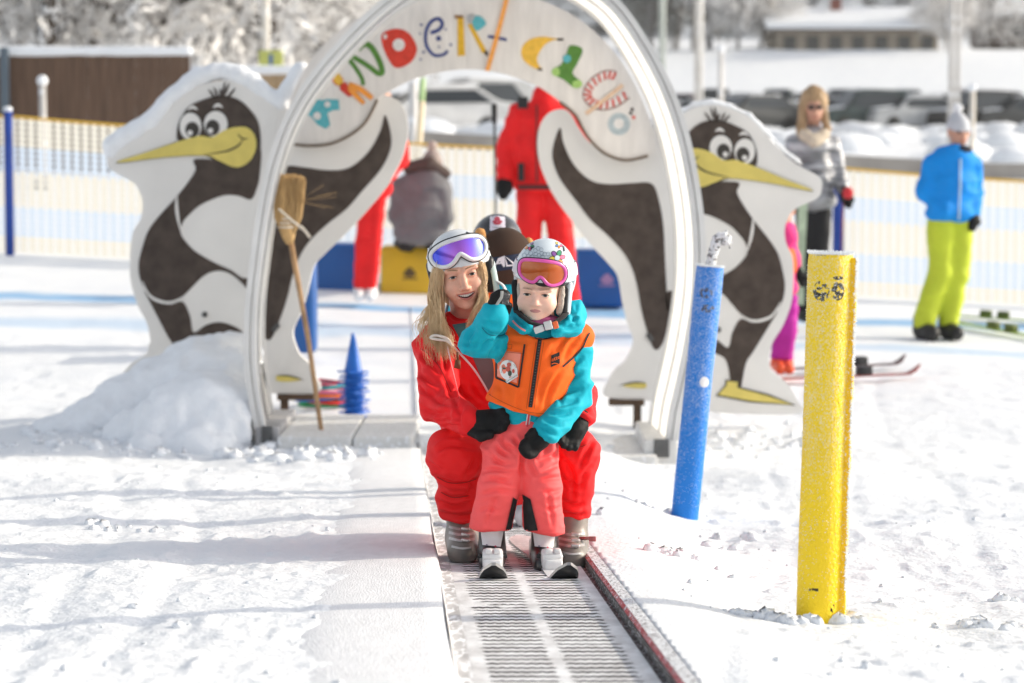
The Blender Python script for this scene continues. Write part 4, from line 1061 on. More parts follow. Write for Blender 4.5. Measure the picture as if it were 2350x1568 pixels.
    # strap round the helmet
    zc = (loc[:, 1].min() + loc[:, 1].max()) / 2 + .004; hw = .0185; vs = []; ff = []; na = 48
    x0, x1 = loc[:, 0].min() - .004, loc[:, 0].max() + .004
    for i in range(na + 1):
        a = math.pi * (1.0 + .06) - (math.pi * 1.12) * i / na
        a = R(200) - R(220) * i / na
        for z in (zc - hw, zc, zc + hw):
            sc = math.sqrt(max(.05, 1 - (z / r[2]) ** 2)); e = .0045
            vs.append(((r[0] * sc + e) * math.cos(a), (r[1] * sc + e) * math.sin(a), z))
    for i in range(na):
        for j in (0, 1): ff.append((i * 3 + j, i * 3 + j + 1, i * 3 + j + 4, i * 3 + j + 3))
    for sgn, xe in ((-1, x0), (1, x1)):
        k = len(vs)
        for tt in np.linspace(0, 1, 6):
            a = R(200) if sgn < 0 else R(-20)
            for z in (zc - hw, zc, zc + hw):
                sc = math.sqrt(max(.05, 1 - (z / r[2]) ** 2)); p0 = np.array([(r[0] * sc + .0045) * math.cos(a), (r[1] * sc + .0045) * math.sin(a)]); p1 = np.array([xe, yy(xe, z) + .012])
                p = p0 * (1 - tt) + p1 * tt; p[0] += sgn * .008 * math.sin(math.pi * tt); vs.append((p[0], p[1], z))
        for i in range(5):
            for j in (0, 1): ff.append((k + i * 3 + j, k + i * 3 + j + 1, k + i * 3 + j + 4, k + i * 3 + j + 3))
    obj('strap', T(vs), ff, strapm, fr)
    return sh, fr, (lambda *p: Vector(T([p])[0]))
def rotm(yaw=0, pitch=0, roll=0):
    """yaw turns the face to image right (+), pitch nods down (+), roll tilts clockwise in the picture (+)"""
    return (Matrix.Rotation(R(yaw), 3, 'Z') @ Matrix.Rotation(R(pitch), 3, 'X') @ Matrix.Rotation(R(roll), 3, 'Y'))
def cutplane(p1, p2, keep_up=True):
    """half-space through two image points, used to end a garment; returns sdf negative on the kept side"""
    a, b = V(p1[0], p1[1], 7.33), V(p2[0], p2[1], 7.33)
    d = (b - a).normalized(); n = Vector((d.z, 0, -d.x))
    if (n.z > 0) == keep_up: n = -n
    return half(a, n)
# ================================================================== CHILD
# cloth creases read from the photograph (lines on the garments where the fabric folds)
CJ = [[(1106, 750), (1122, 764), (1148, 769), (1168, 762), (1.2, 1, 0)], [(1096, 812), (1112, 790), (1132, 776)], [(1122, 822), (1130, 800), (1142, 782)], [(1072, 800), (1076, 776), (1090, 756)], [(1060, 786), (1082, 792), (1102, 788), (.8, 1, 0)], [(1136, 812), (1138, 800), (1144, 790)], [(1110, 735), (1124, 742), (1144, 744), (.7, 1, 0)],
      [(1334, 822), (1318, 836), (1298, 846)], [(1334, 858), (1312, 868), (1288, 886)], [(1332, 892), (1306, 900), (1282, 916)], [(1322, 922), (1296, 928), (1274, 934)], [(1306, 950), (1284, 952), (1266, 950)], [(1288, 976), (1270, 972), (1252, 966)], [(1278, 1000), (1262, 994), (1244, 984)], [(1300, 800), (1312, 830), (1314, 860), (.7, 1, 0)], [(1300, 880), (1290, 905), (1286, 930), (.8, 1, 0)],
      [(1300, 700), (1312, 720), (1322, 745)], [(1322, 705), (1318, 730), (1300, 752)], [(1285, 748), (1305, 752), (1328, 742)], [(1180, 724), (1196, 742), (1212, 756)], [(1150, 965), (1180, 980), (1210, 985), (.7, 1, 0)], [(1165, 990), (1190, 998), (1215, 1000), (.6, 1, 0)]]
CV = [[(1306, 770), (1290, 786), (1272, 812)], [(1324, 778), (1306, 798), (1294, 830)], [(1286, 784), (1268, 800), (1256, 822), (.7, 1, 0)], [(1296, 845), (1276, 868), (1262, 900)], [(1268, 880), (1256, 910), (1250, 945)], [(1128, 882), (1122, 900), (1120, 918), (.8, 1, 0)], [(1150, 885), (1150, 905), (1146, 925), (.8, 1, 0)], [(1195, 895), (1192, 915), (1188, 938), (.7, 1, 0)], [(1160, 775), (1176, 782), (1200, 784), (.6, 1, 0)], [(1255, 860), (1242, 890), (1238, 925), (.8, 1, 0)]]
CP_ = [[(1150, 998), (1152, 1014), (1166, 1030), (1182, 1042), (1.2, 1, 0)], [(1140, 1020), (1150, 1036), (1166, 1048)], [(1162, 1016), (1174, 1026), (1190, 1034)], [(1176, 1004), (1186, 1016), (1194, 1028)], [(1126, 1040), (1140, 1058), (1162, 1070)], [(1112, 1082), (1140, 1078), (1178, 1086)], [(1108, 1106), (1134, 1100), (1168, 1108)], [(1104, 1136), (1140, 1126), (1176, 1130)], [(1196, 1030), (1198, 1056), (1196, 1085), (1.2, 1.2, 0)], [(1290, 1030), (1266, 1046), (1236, 1056)], [(1292, 1062), (1268, 1072), (1240, 1086)], [(1288, 1096), (1264, 1098), (1232, 1104)], [(1290, 1124), (1266, 1130), (1242, 1126)], [(1212, 1052), (1220, 1076), (1236, 1096)], [(1262, 1000), (1256, 1024), (1246, 1044)], [(1280, 1010), (1276, 1040), (1268, 1064), (.8, 1, 0)], [(1100, 1175), (1120, 1168), (1150, 1176), (.7, 1, 0)], [(1296, 1160), (1272, 1170), (1248, 1166), (.7, 1, 0)], [(1256, 1130), (1262, 1165), (1268, 1205), (.7, 1, 0)], [(1140, 1140), (1128, 1170), (1118, 1204), (.7, 1, 0)]]
WJ = [[(960, 806), (975, 819), (990, 835), (1002, 850), (1018, 862), (1.4, 1.1, 0)], [(983, 794), (995, 812), (1003, 830), (1015, 846)], [(1006, 796), (1018, 816), (1023, 842)], [(1016, 812), (1021, 832), (1022, 856)], [(954, 812), (958, 828), (966, 846)], [(960, 850), (976, 870), (1000, 884)], [(958, 880), (978, 900), (1004, 908)], [(1020, 872), (1030, 892), (1034, 914), (1.2, 1, 0)], [(985, 906), (1010, 924), (1042, 930)], [(972, 936), (1000, 949), (1032, 946)], [(984, 962), (1010, 968), (1044, 960)], [(1000, 984), (1034, 976), (1062, 984)], [(1034, 902), (1046, 924), (1052, 944)], [(1062, 934), (1054, 954), (1056, 978)], [(1045, 880), (1060, 905), (1090, 922)], [(1080, 880), (1092, 905), (1112, 920)],
      [(1328, 905), (1342, 914), (1358, 926)], [(1334, 934), (1348, 942), (1362, 950)], [(1320, 958), (1338, 966), (1356, 974)], [(1340, 890), (1350, 904), (1360, 914)]]
WP = [[(998, 1040), (1030, 1022), (1084, 1030)], [(1092, 1050), (1084, 1070), (1070, 1088)], [(984, 1060), (998, 1072), (1014, 1082)], [(992, 1098), (1008, 1114), (1030, 1128)], [(1006, 1150), (1044, 1162), (1084, 1150), (1.2, 1, 0)], [(1018, 1176), (1056, 1186), (1092, 1180)], [(1004, 1092), (1036, 1108), (1070, 1107), (1096, 1098), (1.1, .9, 0)], [(1012, 1130), (1042, 1142), (1078, 1138), (1.0, .9, 0)], [(1086, 1096), (1080, 1120), (1074, 1140)], [(1298, 1060), (1316, 1096), (1314, 1148)], [(1344, 1030), (1338, 1056), (1330, 1082)], [(1298, 1100), (1316, 1112), (1338, 1116)], [(1294, 1150), (1314, 1160), (1336, 1158)], [(1360, 1010), (1352, 1030), (1346, 1050)], [(1298, 1178), (1318, 1184), (1338, 1180)], [(1350, 1070), (1340, 1090), (1330, 1120), (.8, 1, 0)]]
def child():
    t = thing('person', J(1205, 1300, 0), 'small child in orange vest, turquoise jacket and pink trousers waving, standing on the carpet', 'person')
    teal = fabric('teal_cloth', (.002, .38, .49)); orange = fabric('orange_cloth', (1.0, .135, .012), var=.05, vscale=5); pink = fabric('coral_cloth', (1.0, .115, .115), var=.05)
    # head
    HM = rotm(-7, 6, 3)
    hs = (.89, .88, .66)
    head(t, J(1237, 668, .03), HM, hs, M_SKINC, M_LIPC, False, .0056, 1.0, True)
    white = mat('helmet_white', (.62, .68, .72), .18, .06, 9, spec=.5, coat=.5)
    hc = J(1250, 634, .045)
    out = [(1192, 612), (1200, 603), (1222, 601), (1246, 602), (1270, 606), (1288, 615), (1294, 630), (1291, 645), (1279, 654), (1263, 655), (1253, 647), (1247, 638), (1239, 634), (1231, 639), (1224, 647), (1212, 646), (1200, 640), (1191, 630)]
    pinkf = mat('goggle_pink', (.75, .09, .40), .3, .05, 20, spec=.5, coat=.3)
    lens = bpy.data.materials.new('lens_orange'); lens.use_nodes = True; b = lens.node_tree.nodes['Principled BSDF']
    b.inputs['Base Color'].default_value = (.40, .075, .014, 1); b.inputs['Roughness'].default_value = .06; b.inputs['Specular IOR Level'].default_value = .8; b.inputs['Coat Weight'].default_value = .6; b.inputs['Coat Roughness'].default_value = .03; b.inputs['Specular Tint'].default_value = (1, .5, .2, 1)
    strap = mat('strap_white', (.75, .70, .73), .8, .08, 30, bump=.3, bscale=300)
    sh, fr, HT = helmet_goggles(t, hc, rotm(-5, 6, 4), (.097, .118, .116), out, 0, 7.33 - .09, white, pinkf, lens, strap, None, .0058, 9.5, up_cut=-.006, low=-.075)
    # helmet pattern and vents
    S = Surf(sh)
    cols = [(.04, .25, .12), (.60, .08, .20), (.75, .25, .02), (.12, .20, .45), (.65, .50, .05), (.22, .08, .30)]
    def flower(cx, cy, r, k0, outline=False):
        for k in range(6):
            a = k * math.pi / 3 + k0
            m = mat('petal_%d' % ((k + int(k0 * 3)) % 6), cols[(k + int(k0 * 3)) % 6], .3) if not outline else None
            if outline:
                pts = [(cx + r * math.cos(a) + r * .55 * math.cos(q), cy + r * math.sin(a) + r * .55 * math.sin(q)) for q in np.linspace(0, 2 * math.pi, 9)]
                seam('flower_outline', S, pts, .9, mat('petal_line', (.30, .36, .42), .4), sh, .001, 3)
            else:
                dot('petal', S, (cx + r * math.cos(a), cy + r * math.sin(a)), r * .62, M_BLACK, sh, .0012, r * .5, a); dot('petal', S, (cx + r * math.cos(a), cy + r * math.sin(a)), r * .5, m, sh, .002, r * .38, a)
        if not outline: dot('petal', S, (cx, cy), r * .5, mat('petal_centre', (.5, .6, .65), .3), sh, .0028)
    flower(1214, 563, 8, .3); flower(1279, 592, 12, .9); flower(1283, 561, 6, .5); flower(1212, 588, 9, .2, True); flower(1254, 590, 8, 0, True); flower(1236, 578, 8, .4, True)
    for a, b_ in (((1293, 565), (1295, 577)), ((1212, 591), (1213, 599)), ((1222, 566), (1218, 572))): seam('vent', S, [a, b_], 4, M_BLACK, sh, .0025)
    # ear pads
    fleece = mat('fleece_beige', (.55, .47, .40), .95, .12, 60, sheen=.5, bump=.6, bscale=200)
    pl = organic('ear_pad', uni([rc(J(1193, 655, .0), J(1197, 706, .0), .009, .012)], .01), *bounds([J(1196, 650, 0), J(1200, 712, 0)], .04), .003, fleece, t, wr=[(.002, (90, 90, 90), 1, False)])
    organic('ear_pad', uni([rc(J(1291, 660, .0), J(1286, 716, .0), .009, .012)], .01), *bounds([J(1290, 650, 0), J(1283, 725, 0)], .04), .003, fleece, t, wr=[(.002, (90, 90, 90), 2, False)])
    lin = mat('liner_cloth', (.02, .02, .022), .9)
    organic('ear_flap', uni([rc(J(1182, 650, .03), J(1188, 712, .02), .012, .014)], .01), *bounds([J(1182, 650, .03), J(1188, 714, 0)], .04), .0035, lin, t)
    organic('ear_flap', uni([rc(J(1305, 655, .03), J(1298, 720, .02), .014, .015)], .01), *bounds([J(1305, 650, .03), J(1298, 722, 0)], .04), .0035, mat('helmet_white', (0, 0, 0)), t)
    organic('ear_flap', uni([rc(J(1298, 665, .01), J(1293, 722, .0), .009, .012)], .01), *bounds([J(1300, 650, .03), J(1292, 726, 0)], .04), .0035, lin, t)
    # chin strap and buckle
    mb = MB(); mb.tube([J(p[0], p[1], d) for p, d in [((1186, 712), .02), ((1198, 726), -.06), ((1218, 741), -.105), ((1244, 748), -.115), ((1270, 743), -.105), ((1291, 728), -.05), ((1299, 716), .02)]], .011, 8, flat=.35); mb.build('chin_strap', lin, t)
    mb = MB(); mb.box(J(1258, 747, -.125), (.024, .012, .026), Matrix.Rotation(R(-15), 3, 'Y'), bev=.003); mb.build('buckle', mat('buckle_white', (.6, .6, .6), .4), t)
    mb = MB(); mb.box(J(1275, 746, -.115), (.016, .012, .022), Matrix.Rotation(R(-15), 3, 'Y'), bev=.003); mb.build('buckle', mat('buckle_orange', (.8, .15, .05), .4), t)
    mb = MB(); mb.box(J(1237, 756, -.122), (.030, .010, .020), Matrix.Rotation(R(-20), 3, 'Y'), bev=.003); mb.build('buckle', mat('buckle_white', (.6, .6, .6), .4), t)
    neckw = fabric('neck_warmer', (.28, .06, .16))
    organic('neck_warmer', uni([el(J(1240, 741, .03), (.066, .074, .028))], .01), *bounds([J(1240, 737, .03)], .11), .004, neckw, t, wr=[(.004, (60, 60, 14), 4, True)])
    # ---------------- jacket
    tor = uni([el(J(1228, 830, .05), (.116, .090, .145)), el(J(1203, 945, .05), (.104, .090, .110)), rc(J(1168, 783, .05), J(1315, 785, .05), .048, .050)], .05)
    armL = uni([rc(J(1166, 785, .03), J(1090, 785, -.03), .046, .047), rc(J(1090, 785, -.03), J(1134, 724, -.10), .046, .040)], .018)
    armR = uni([rc(J(1322, 795, .05), J(1322, 905, .06), .052, .048), rc(J(1322, 905, .06), J(1256, 992, -.06), .048, .042)], .02)
    hood = uni([rc(J(1318, 720, .08), J(1312, 752, .0), .030, .034), rc(J(1312, 752, .0), J(1278, 762, -.06), .030, .022), rc(J(1318, 720, .08), J(1250, 715, .15), .032, .03), rc(J(1180, 728, .06), J(1205, 752, -.04), .024, .022), rc(J(1180, 728, .06), J(1250, 715, .15), .026, .03)], .02)
    fn = uni([tor, armL, armR], .016); fn = uni([fn, hood], .012)
    fn = inter(fn, cutplane((1110, 975), (1275, 1012), True), .01)
    lo, hi = bounds([J(1040, 690, .25), J(1385, 1040, -.2)], .02)
    jk = organic('jacket', fn, lo, hi, .0036, teal, t, cA=.0075, cw=4.6, creases=CJ, wr=[(.0065, (9, 9, 17), 21, True), (.0060, (3, 3, 15), 23, 'fold')], sm=1)
    SJ = Surf(jk)
    # ---------------- vest
    vf = uni([el(J(1228, 828, .05), (.131, .114, .150)), el(J(1200, 935, .05), (.120, .114, .100)), rc(J(1165, 778, .05), J(1316, 780, .05), .057, .058), rc(J(1316, 776, .05), J(1342, 772, .04), .046, .018)], .045)
    vf = sub(vf, el(J(1245, 733, -.02), (.072, .13, .058)), .01)
    vf = sub(vf, rc(J(1080, 850, .03), J(1128, 792, -.03), .070, .050), .008)
    vf = sub(vf, uni([rc(J(1372, 830, .05), J(1352, 940, .04), .045, .074), rc(J(1352, 940, .04), J(1300, 1000, -.05), .075, .07)], .01), .008)
    vf = inter(vf, cutplane((1100, 916), (1270, 966), True), .006)
    lo, hi = bounds([J(1080, 700, .22), J(1375, 980, -.14)], .02)
    vs = organic('vest', vf, lo, hi, .0036, orange, t, cA=.0055, cw=5.5, creases=CV, wr=[(.0035, (14, 14, 18), 31, True), (.0016, (30, 30, 22), 33, False)], sm=1)
    SV = Surf(vs)
    blk = mat('trim_black', (.015, .015, .016), .7)
    seam('zip', SV, [(1241, 768), (1236, 800), (1229, 850), (1222, 900), (1217, 935)], 9, blk, vs, .004)
    for k in range(26):
        s = k / 25; dot('zip_tooth', SV, (1241 - 24 * s, 772 + 160 * s), 2.2, mat('zip_grey', (.10, .10, .10), .4), vs, .007, .9)
    seam('zip', SJ, [(1216, 940), (1212, 965), (1206, 1000)], 9, mat('zip_white', (.7, .66, .66), .6), jk, .006); seam('zip', SJ, [(1216, 938), (1212, 965), (1206, 1000)], 4, mat('zip_red', (.65, .05, .07), .6), jk, .009)
    # pocket with clear window and card
    q = [(1141, 787), (1203, 792), (1190, 888), (1138, 866)]
    patch('pocket', SV, [(1142, 803), (1196, 810), (1186, 880), (1141, 864)], mat('pocket_window', (.86, .22, .13), .15, .12, 16, spec=.6), vs, 10, 10, .004)
    for a, b_ in (((1204, 790), (1190, 889)), ((1190, 889), (1138, 867)), ((1139, 795), (1138, 867))): seam('pocket_trim', SV, [a, ((a[0] + b_[0]) / 2, (a[1] + b_[1]) / 2), b_], 4.2, blk, vs, .006)
    seam('stitch', SV, [(1142, 806), (1170, 809), (1200, 812)], 1.2, mat('stitch', (.45, .07, .01), .8), vs, .004)
    for e in ([(1160, 790), (1175, 791), (1174, 801), (1160, 800), (1160, 790)],): 
        for i in range(4): seam('stitch', SV, [e[i], e[i + 1]], 1, mat('stitch', (.45, .07, .01), .8), vs, .004)
    cw = mat('card_white', (.78, .76, .74), .35)
    dot('badge', SV, (1167, 850), 20, cw, vs, .0065, 24, R(-20), 24)
    fig = mat('card_red', (.55, .10, .07), .5); fgk = mat('card_dark', (.05, .07, .05), .5)
    for c, r_, m_, ry in (((1168, 837), 5, fig, 5), ((1166, 847), 5.5, fig, 7), ((1170, 857), 4.5, fgk, 7), ((1157, 846), 4, fgk, 2), ((1174, 866), 6, fig, 2), ((1178, 852), 3, fig, 5)): dot('badge_print', SV, c, r_, m_, vs, .008, ry)
    patch('name_card', SV, [(1160, 874), (1187, 856), (1189, 864), (1164, 880)], cw, vs, 6, 2, .0085)
    text_on('card_text', SV, 'KATHARINA', 1175, 868.5, 5.2, R(-33), fgk, vs, .0095)
    text_on('card_text', SV, 'KINDER', 1153, 848, 4.2, R(-75), fgk, vs, .009); text_on('card_text', SV, 'BAD', 1171, 829, 4.2, R(10), fgk, vs, .009); text_on('card_text', SV, 'CLUB', 1182, 840, 4.2, R(55), fgk, vs, .009)
    # emblem on the right chest
    patch('emblem', SV, [(1265, 816), (1284, 808), (1285, 834), (1264, 843)], blk, vs, 8, 8, .004)
    text_on('emblem_text', SV, 'ette', 1274, 823, 13, R(-22), orange, vs, .0065, .3); seam('emblem_text', SV, [(1266, 836), (1272, 834), (1280, 835)], 1.8, orange, vs, .0065)
    seam('hem_stitch', SV, [(1116, 902), (1160, 926), (1210, 945), (1250, 950)], 1.1, mat('stitch', (.45, .07, .01), .8), vs, .003)
    for off in (-9, 9): seam('stitch', SV, [(1241 + off, 775), (1229 + off, 850), (1217 + off, 938)], 1, mat('stitch', (.45, .07, .01), .8), vs, .003)
    # armhole and neck binding
    seam('binding', SV, [(1353, 764), (1346, 778), (1338, 796), (1322, 815), (1306, 830), (1292, 842)], 4, blk, vs, .004)
    seam('binding', SV, [(1196, 752), (1212, 765), (1228, 775), (1240, 778), (1258, 776), (1280, 768)], 4, blk, vs, .004)
    seam('collar_edge', SJ, [(1176, 736), (1190, 750), (1206, 760)], 4, mat('collar_pink', (.8, .25, .25), .7), jk, .006)
    # cuff wrinkle, its shade drawn as a dark line, and reflective details
    seam('stitch', SJ, [(1106, 752), (1122, 768), (1150, 770), (1166, 762)], 1.4, mat('teal_crease_shade', (.0, .08, .13), .8), jk, .003)
    seam('cuff_flap', SJ, [(1222, 978), (1240, 990), (1256, 1012)], 10, teal, jk, .004)
    # ---------------- trousers
    lL = uni([rc(J(1170, 1010, .04), J(1150, 1115, .0), .078, .062), rc(J(1150, 1115, .0), J(1124, 1222, .02), .060, .064)], .02)
    lR = uni([rc(J(1228, 1010, .04), J(1240, 1115, .0), .074, .058), rc(J(1240, 1115, .0), J(1249, 1232, .02), .058, .064)], .02)
    pf = uni([el(J(1200, 995, .05), (.104, .090, .085)), lL], .03); pf = uni([uni([pf, lR], .004), el(J(1200, 992, .05), (.1, .085, .06))], .01)
    pf = inter(pf, uni([cutplane((1060, 1207), (1190, 1222), True), ], .001), .004) if False else inter(pf, cutplane((1060, 1212), (1320, 1226), True), .004)
    lo, hi = bounds([J(1050, 960, .2), J(1330, 1240, -.15)], .02)
    pt = organic('trousers', pf, lo, hi, .0036, pink, t, cA=.0080, cw=4.8, creases=CP_, wr=[(.0070, (8, 8, 14), 41, True), (.0065, (3, 3, 14), 43, 'fold')], sm=1)
    SP_ = Surf(pt)
    patch('gusset', SP_, [(1178, 1142), (1187, 1148), (1172, 1224), (1161, 1217)], blk, pt, 8, 20, .005); patch('gusset', SP_, [(1199, 1135), (1217, 1146), (1234, 1218), (1203, 1220)], blk, pt, 12, 20, .005)
    seam('hem', SP_, [(1076, 1209), (1110, 1217), (1170, 1225)], 5, pink, pt, .003); seam('hem', SP_, [(1200, 1223), (1250, 1223), (1300, 1223)], 5, pink, pt, .003)
    # ---------------- mittens
    m1 = glove('mitten', J(1128, 732, -.095), Vector((.35, -.15, 1)), Vector((1, .45, -.2)), .112, M_GLOVE, t, True, .45)
    S1 = Surf(m1); seam('reflector', S1, [(1152, 668), (1151, 682), (1143, 695), (1134, 712)], 7, mat('reflector_grey', (.35, .35, .34), .4), m1, .002)
    patch('palm_patch', S1, [(1156, 670), (1170, 676), (1172, 700), (1150, 702)], mat('wet_leather', (.05, .05, .055), .2, .3, 60, spec=.7, bump=.7, bscale=120), m1, 6, 6, .002)
    glove('mitten', J(1258, 998, -.07), Vector((-.85, -.25, -.55)), Vector((-.4, -.1, .9)), .120, M_GLOVE, t, True, .6)
    # ---------------- boots
    bk = mat('boot_black', (.02, .02, .022), .3, .2, 30, spec=.5); bw = mat('boot_white', (.72, .71, .72), .35, .05, 20, spec=.4)
    for (ax, ay, tx, ty) in ((1129, 1255, 1127, 1297), (1249, 1258, 1251, 1300)):
        f = uni([rc(J(ax, ay - 45, .03), J(ax, ay + 15, .04), .040, .043), rc(J(ax, ay + 26, .06), J(tx, ty, -.075), .040, .034), rc(J(ax, ay + 8, .02), J(tx, ty - 8, -.05), .036, .032)], .02)
        f = inter(f, half(J(ax, ty + 17, 0), (0, 0, -1)), .004)
        lo, hi = bounds([J(ax, ay - 60, .12), J(ax, ty + 30, -.14)], .06)
        bo = organic('boot', f, lo, hi, .0035, bk, t, sm=1)
        SB = Surf(bo)
        patch('tongue', SB, [(ax - 27, ay - 42), (ax + 28, ay - 42), (ax + 20, ay + 0), (ax - 22, ay - 4)], bw, bo, 8, 6, .004); dot('rivet', SB, (ax - 12, ay - 4), 2.2, mat('rivet_grey', (.2, .2, .25), .4), bo, .006); dot('rivet', SB, (ax + 8, ay - 1), 2.2, mat('rivet_red', (.5, .05, .1), .4), bo, .006)
        seam('buckle_strap', SB, [(ax - 30, ay + 18), (ax, ay + 24), (ax + 30, ay + 18)], 7, mat('boot_grey', (.10, .10, .11), .35), bo, .004)
    return t
child()
# ------------------------------------------------------------------ child's skis
def ski(label, c, yaw, z0):
    t = thing('ski', c, label, 'ski', 'short skis worn by the waving child')
    mtop = mat('ski_top', (.70, .69, .70), .35, .12, 40, frost=.2); mbot = mat('ski_base', (.016, .016, .018), .3, .3, 30, spec=.4); med = mat('ski_edge', (.45, .45, .45), .35, metal=.8)
    n = 40; v = []; f = []; mi = []
    M = Matrix.Rotation(yaw, 4, 'Z')
    for i in range(n + 1):
        s = i / n; y = -.39 + .90 * s
        w = .043 * (1 - .30 * math.sin(math.pi * min(1, s / .9)) ** 2)
        if s < .10: w *= math.sqrt(max(.02, 1 - ((.10 - s) / .10) ** 2))
        if s > .94: w *= math.sqrt(max(.05, 1 - ((s - .94) / .062) ** 2))
        z = .062 * max(0, (.14 - s) / .14) ** 1.7 + .008 * max(0, (s - .95) / .05)
        for a, b in ((-1, .009), (1, .009), (1, .0), (-1, .0)): v.append(c + M @ Vector((a * w, y, z + b)))
    for i in range(n):
        for j in range(4): f.append((i * 4 + j, i * 4 + (j + 1) % 4, i * 4 + 4 + (j + 1) % 4, i * 4 + 4 + j)); mi.append((0, 2, 1, 2)[j])
    f += [(0, 1, 2, 3), (n * 4 + 3, n * 4 + 2, n * 4 + 1, n * 4)]; mi += [2, 2]
    obj('plank', v, f, [mtop, mbot, med], t, False, mi)
    wv = mat('binding_white', (.74, .73, .73), .3, .08, 30, spec=.5)
    bx = lambda p, sz, m, bev=.006, rx=0: (lambda mb: mb)(None)
    mb = MB(); Mx = M.to_3x3()
    mb.box(c + M @ Vector((0, -.10, .035)), (.062, .05, .050), Mx @ Matrix.Rotation(R(20), 3, 'X'), bev=.010)
    mb.box(c + M @ Vector((0, -.125, .022)), (.055, .04, .03), Mx, bev=.008)
    mb.box(c + M @ Vector((-.012, -.112, .060)), (.022, .03, .016), Mx, bev=.005); mb.box(c + M @ Vector((.014, -.112, .060)), (.020, .03, .016), Mx, bev=.005)
    mb.build('toe_binding', wv, t)
    mb = MB()
    for a in (-1, 1): mb.box(c + M @ Vector((a * .034, -.075, .042)), (.012, .03, .014), Mx @ Matrix.Rotation(R(a * 20), 3, 'Z'), bev=.003)
    mb.box(c + M @ Vector((0, -.135, .030)), (.03, .006, .012), Mx); mb.build('toe_wing', M_BLACK, t)
    mb = MB(); mb.box(c + M @ Vector((0, .135, .03)), (.055, .06, .06), Mx, bev=.01); mb.build('heel_binding', wv, t)
zt = float(prof(7.3)) + .004
ski('short ski on the left of the pair, white binding and black upturned tip', Vector((J(1130, 1300).x, 7.33, zt)), R(1), 0)
ski('short ski on the right of the pair, its tail swung inwards behind the boot', Vector((J(1253, 1300).x, 7.33, zt)), R(9), 0)
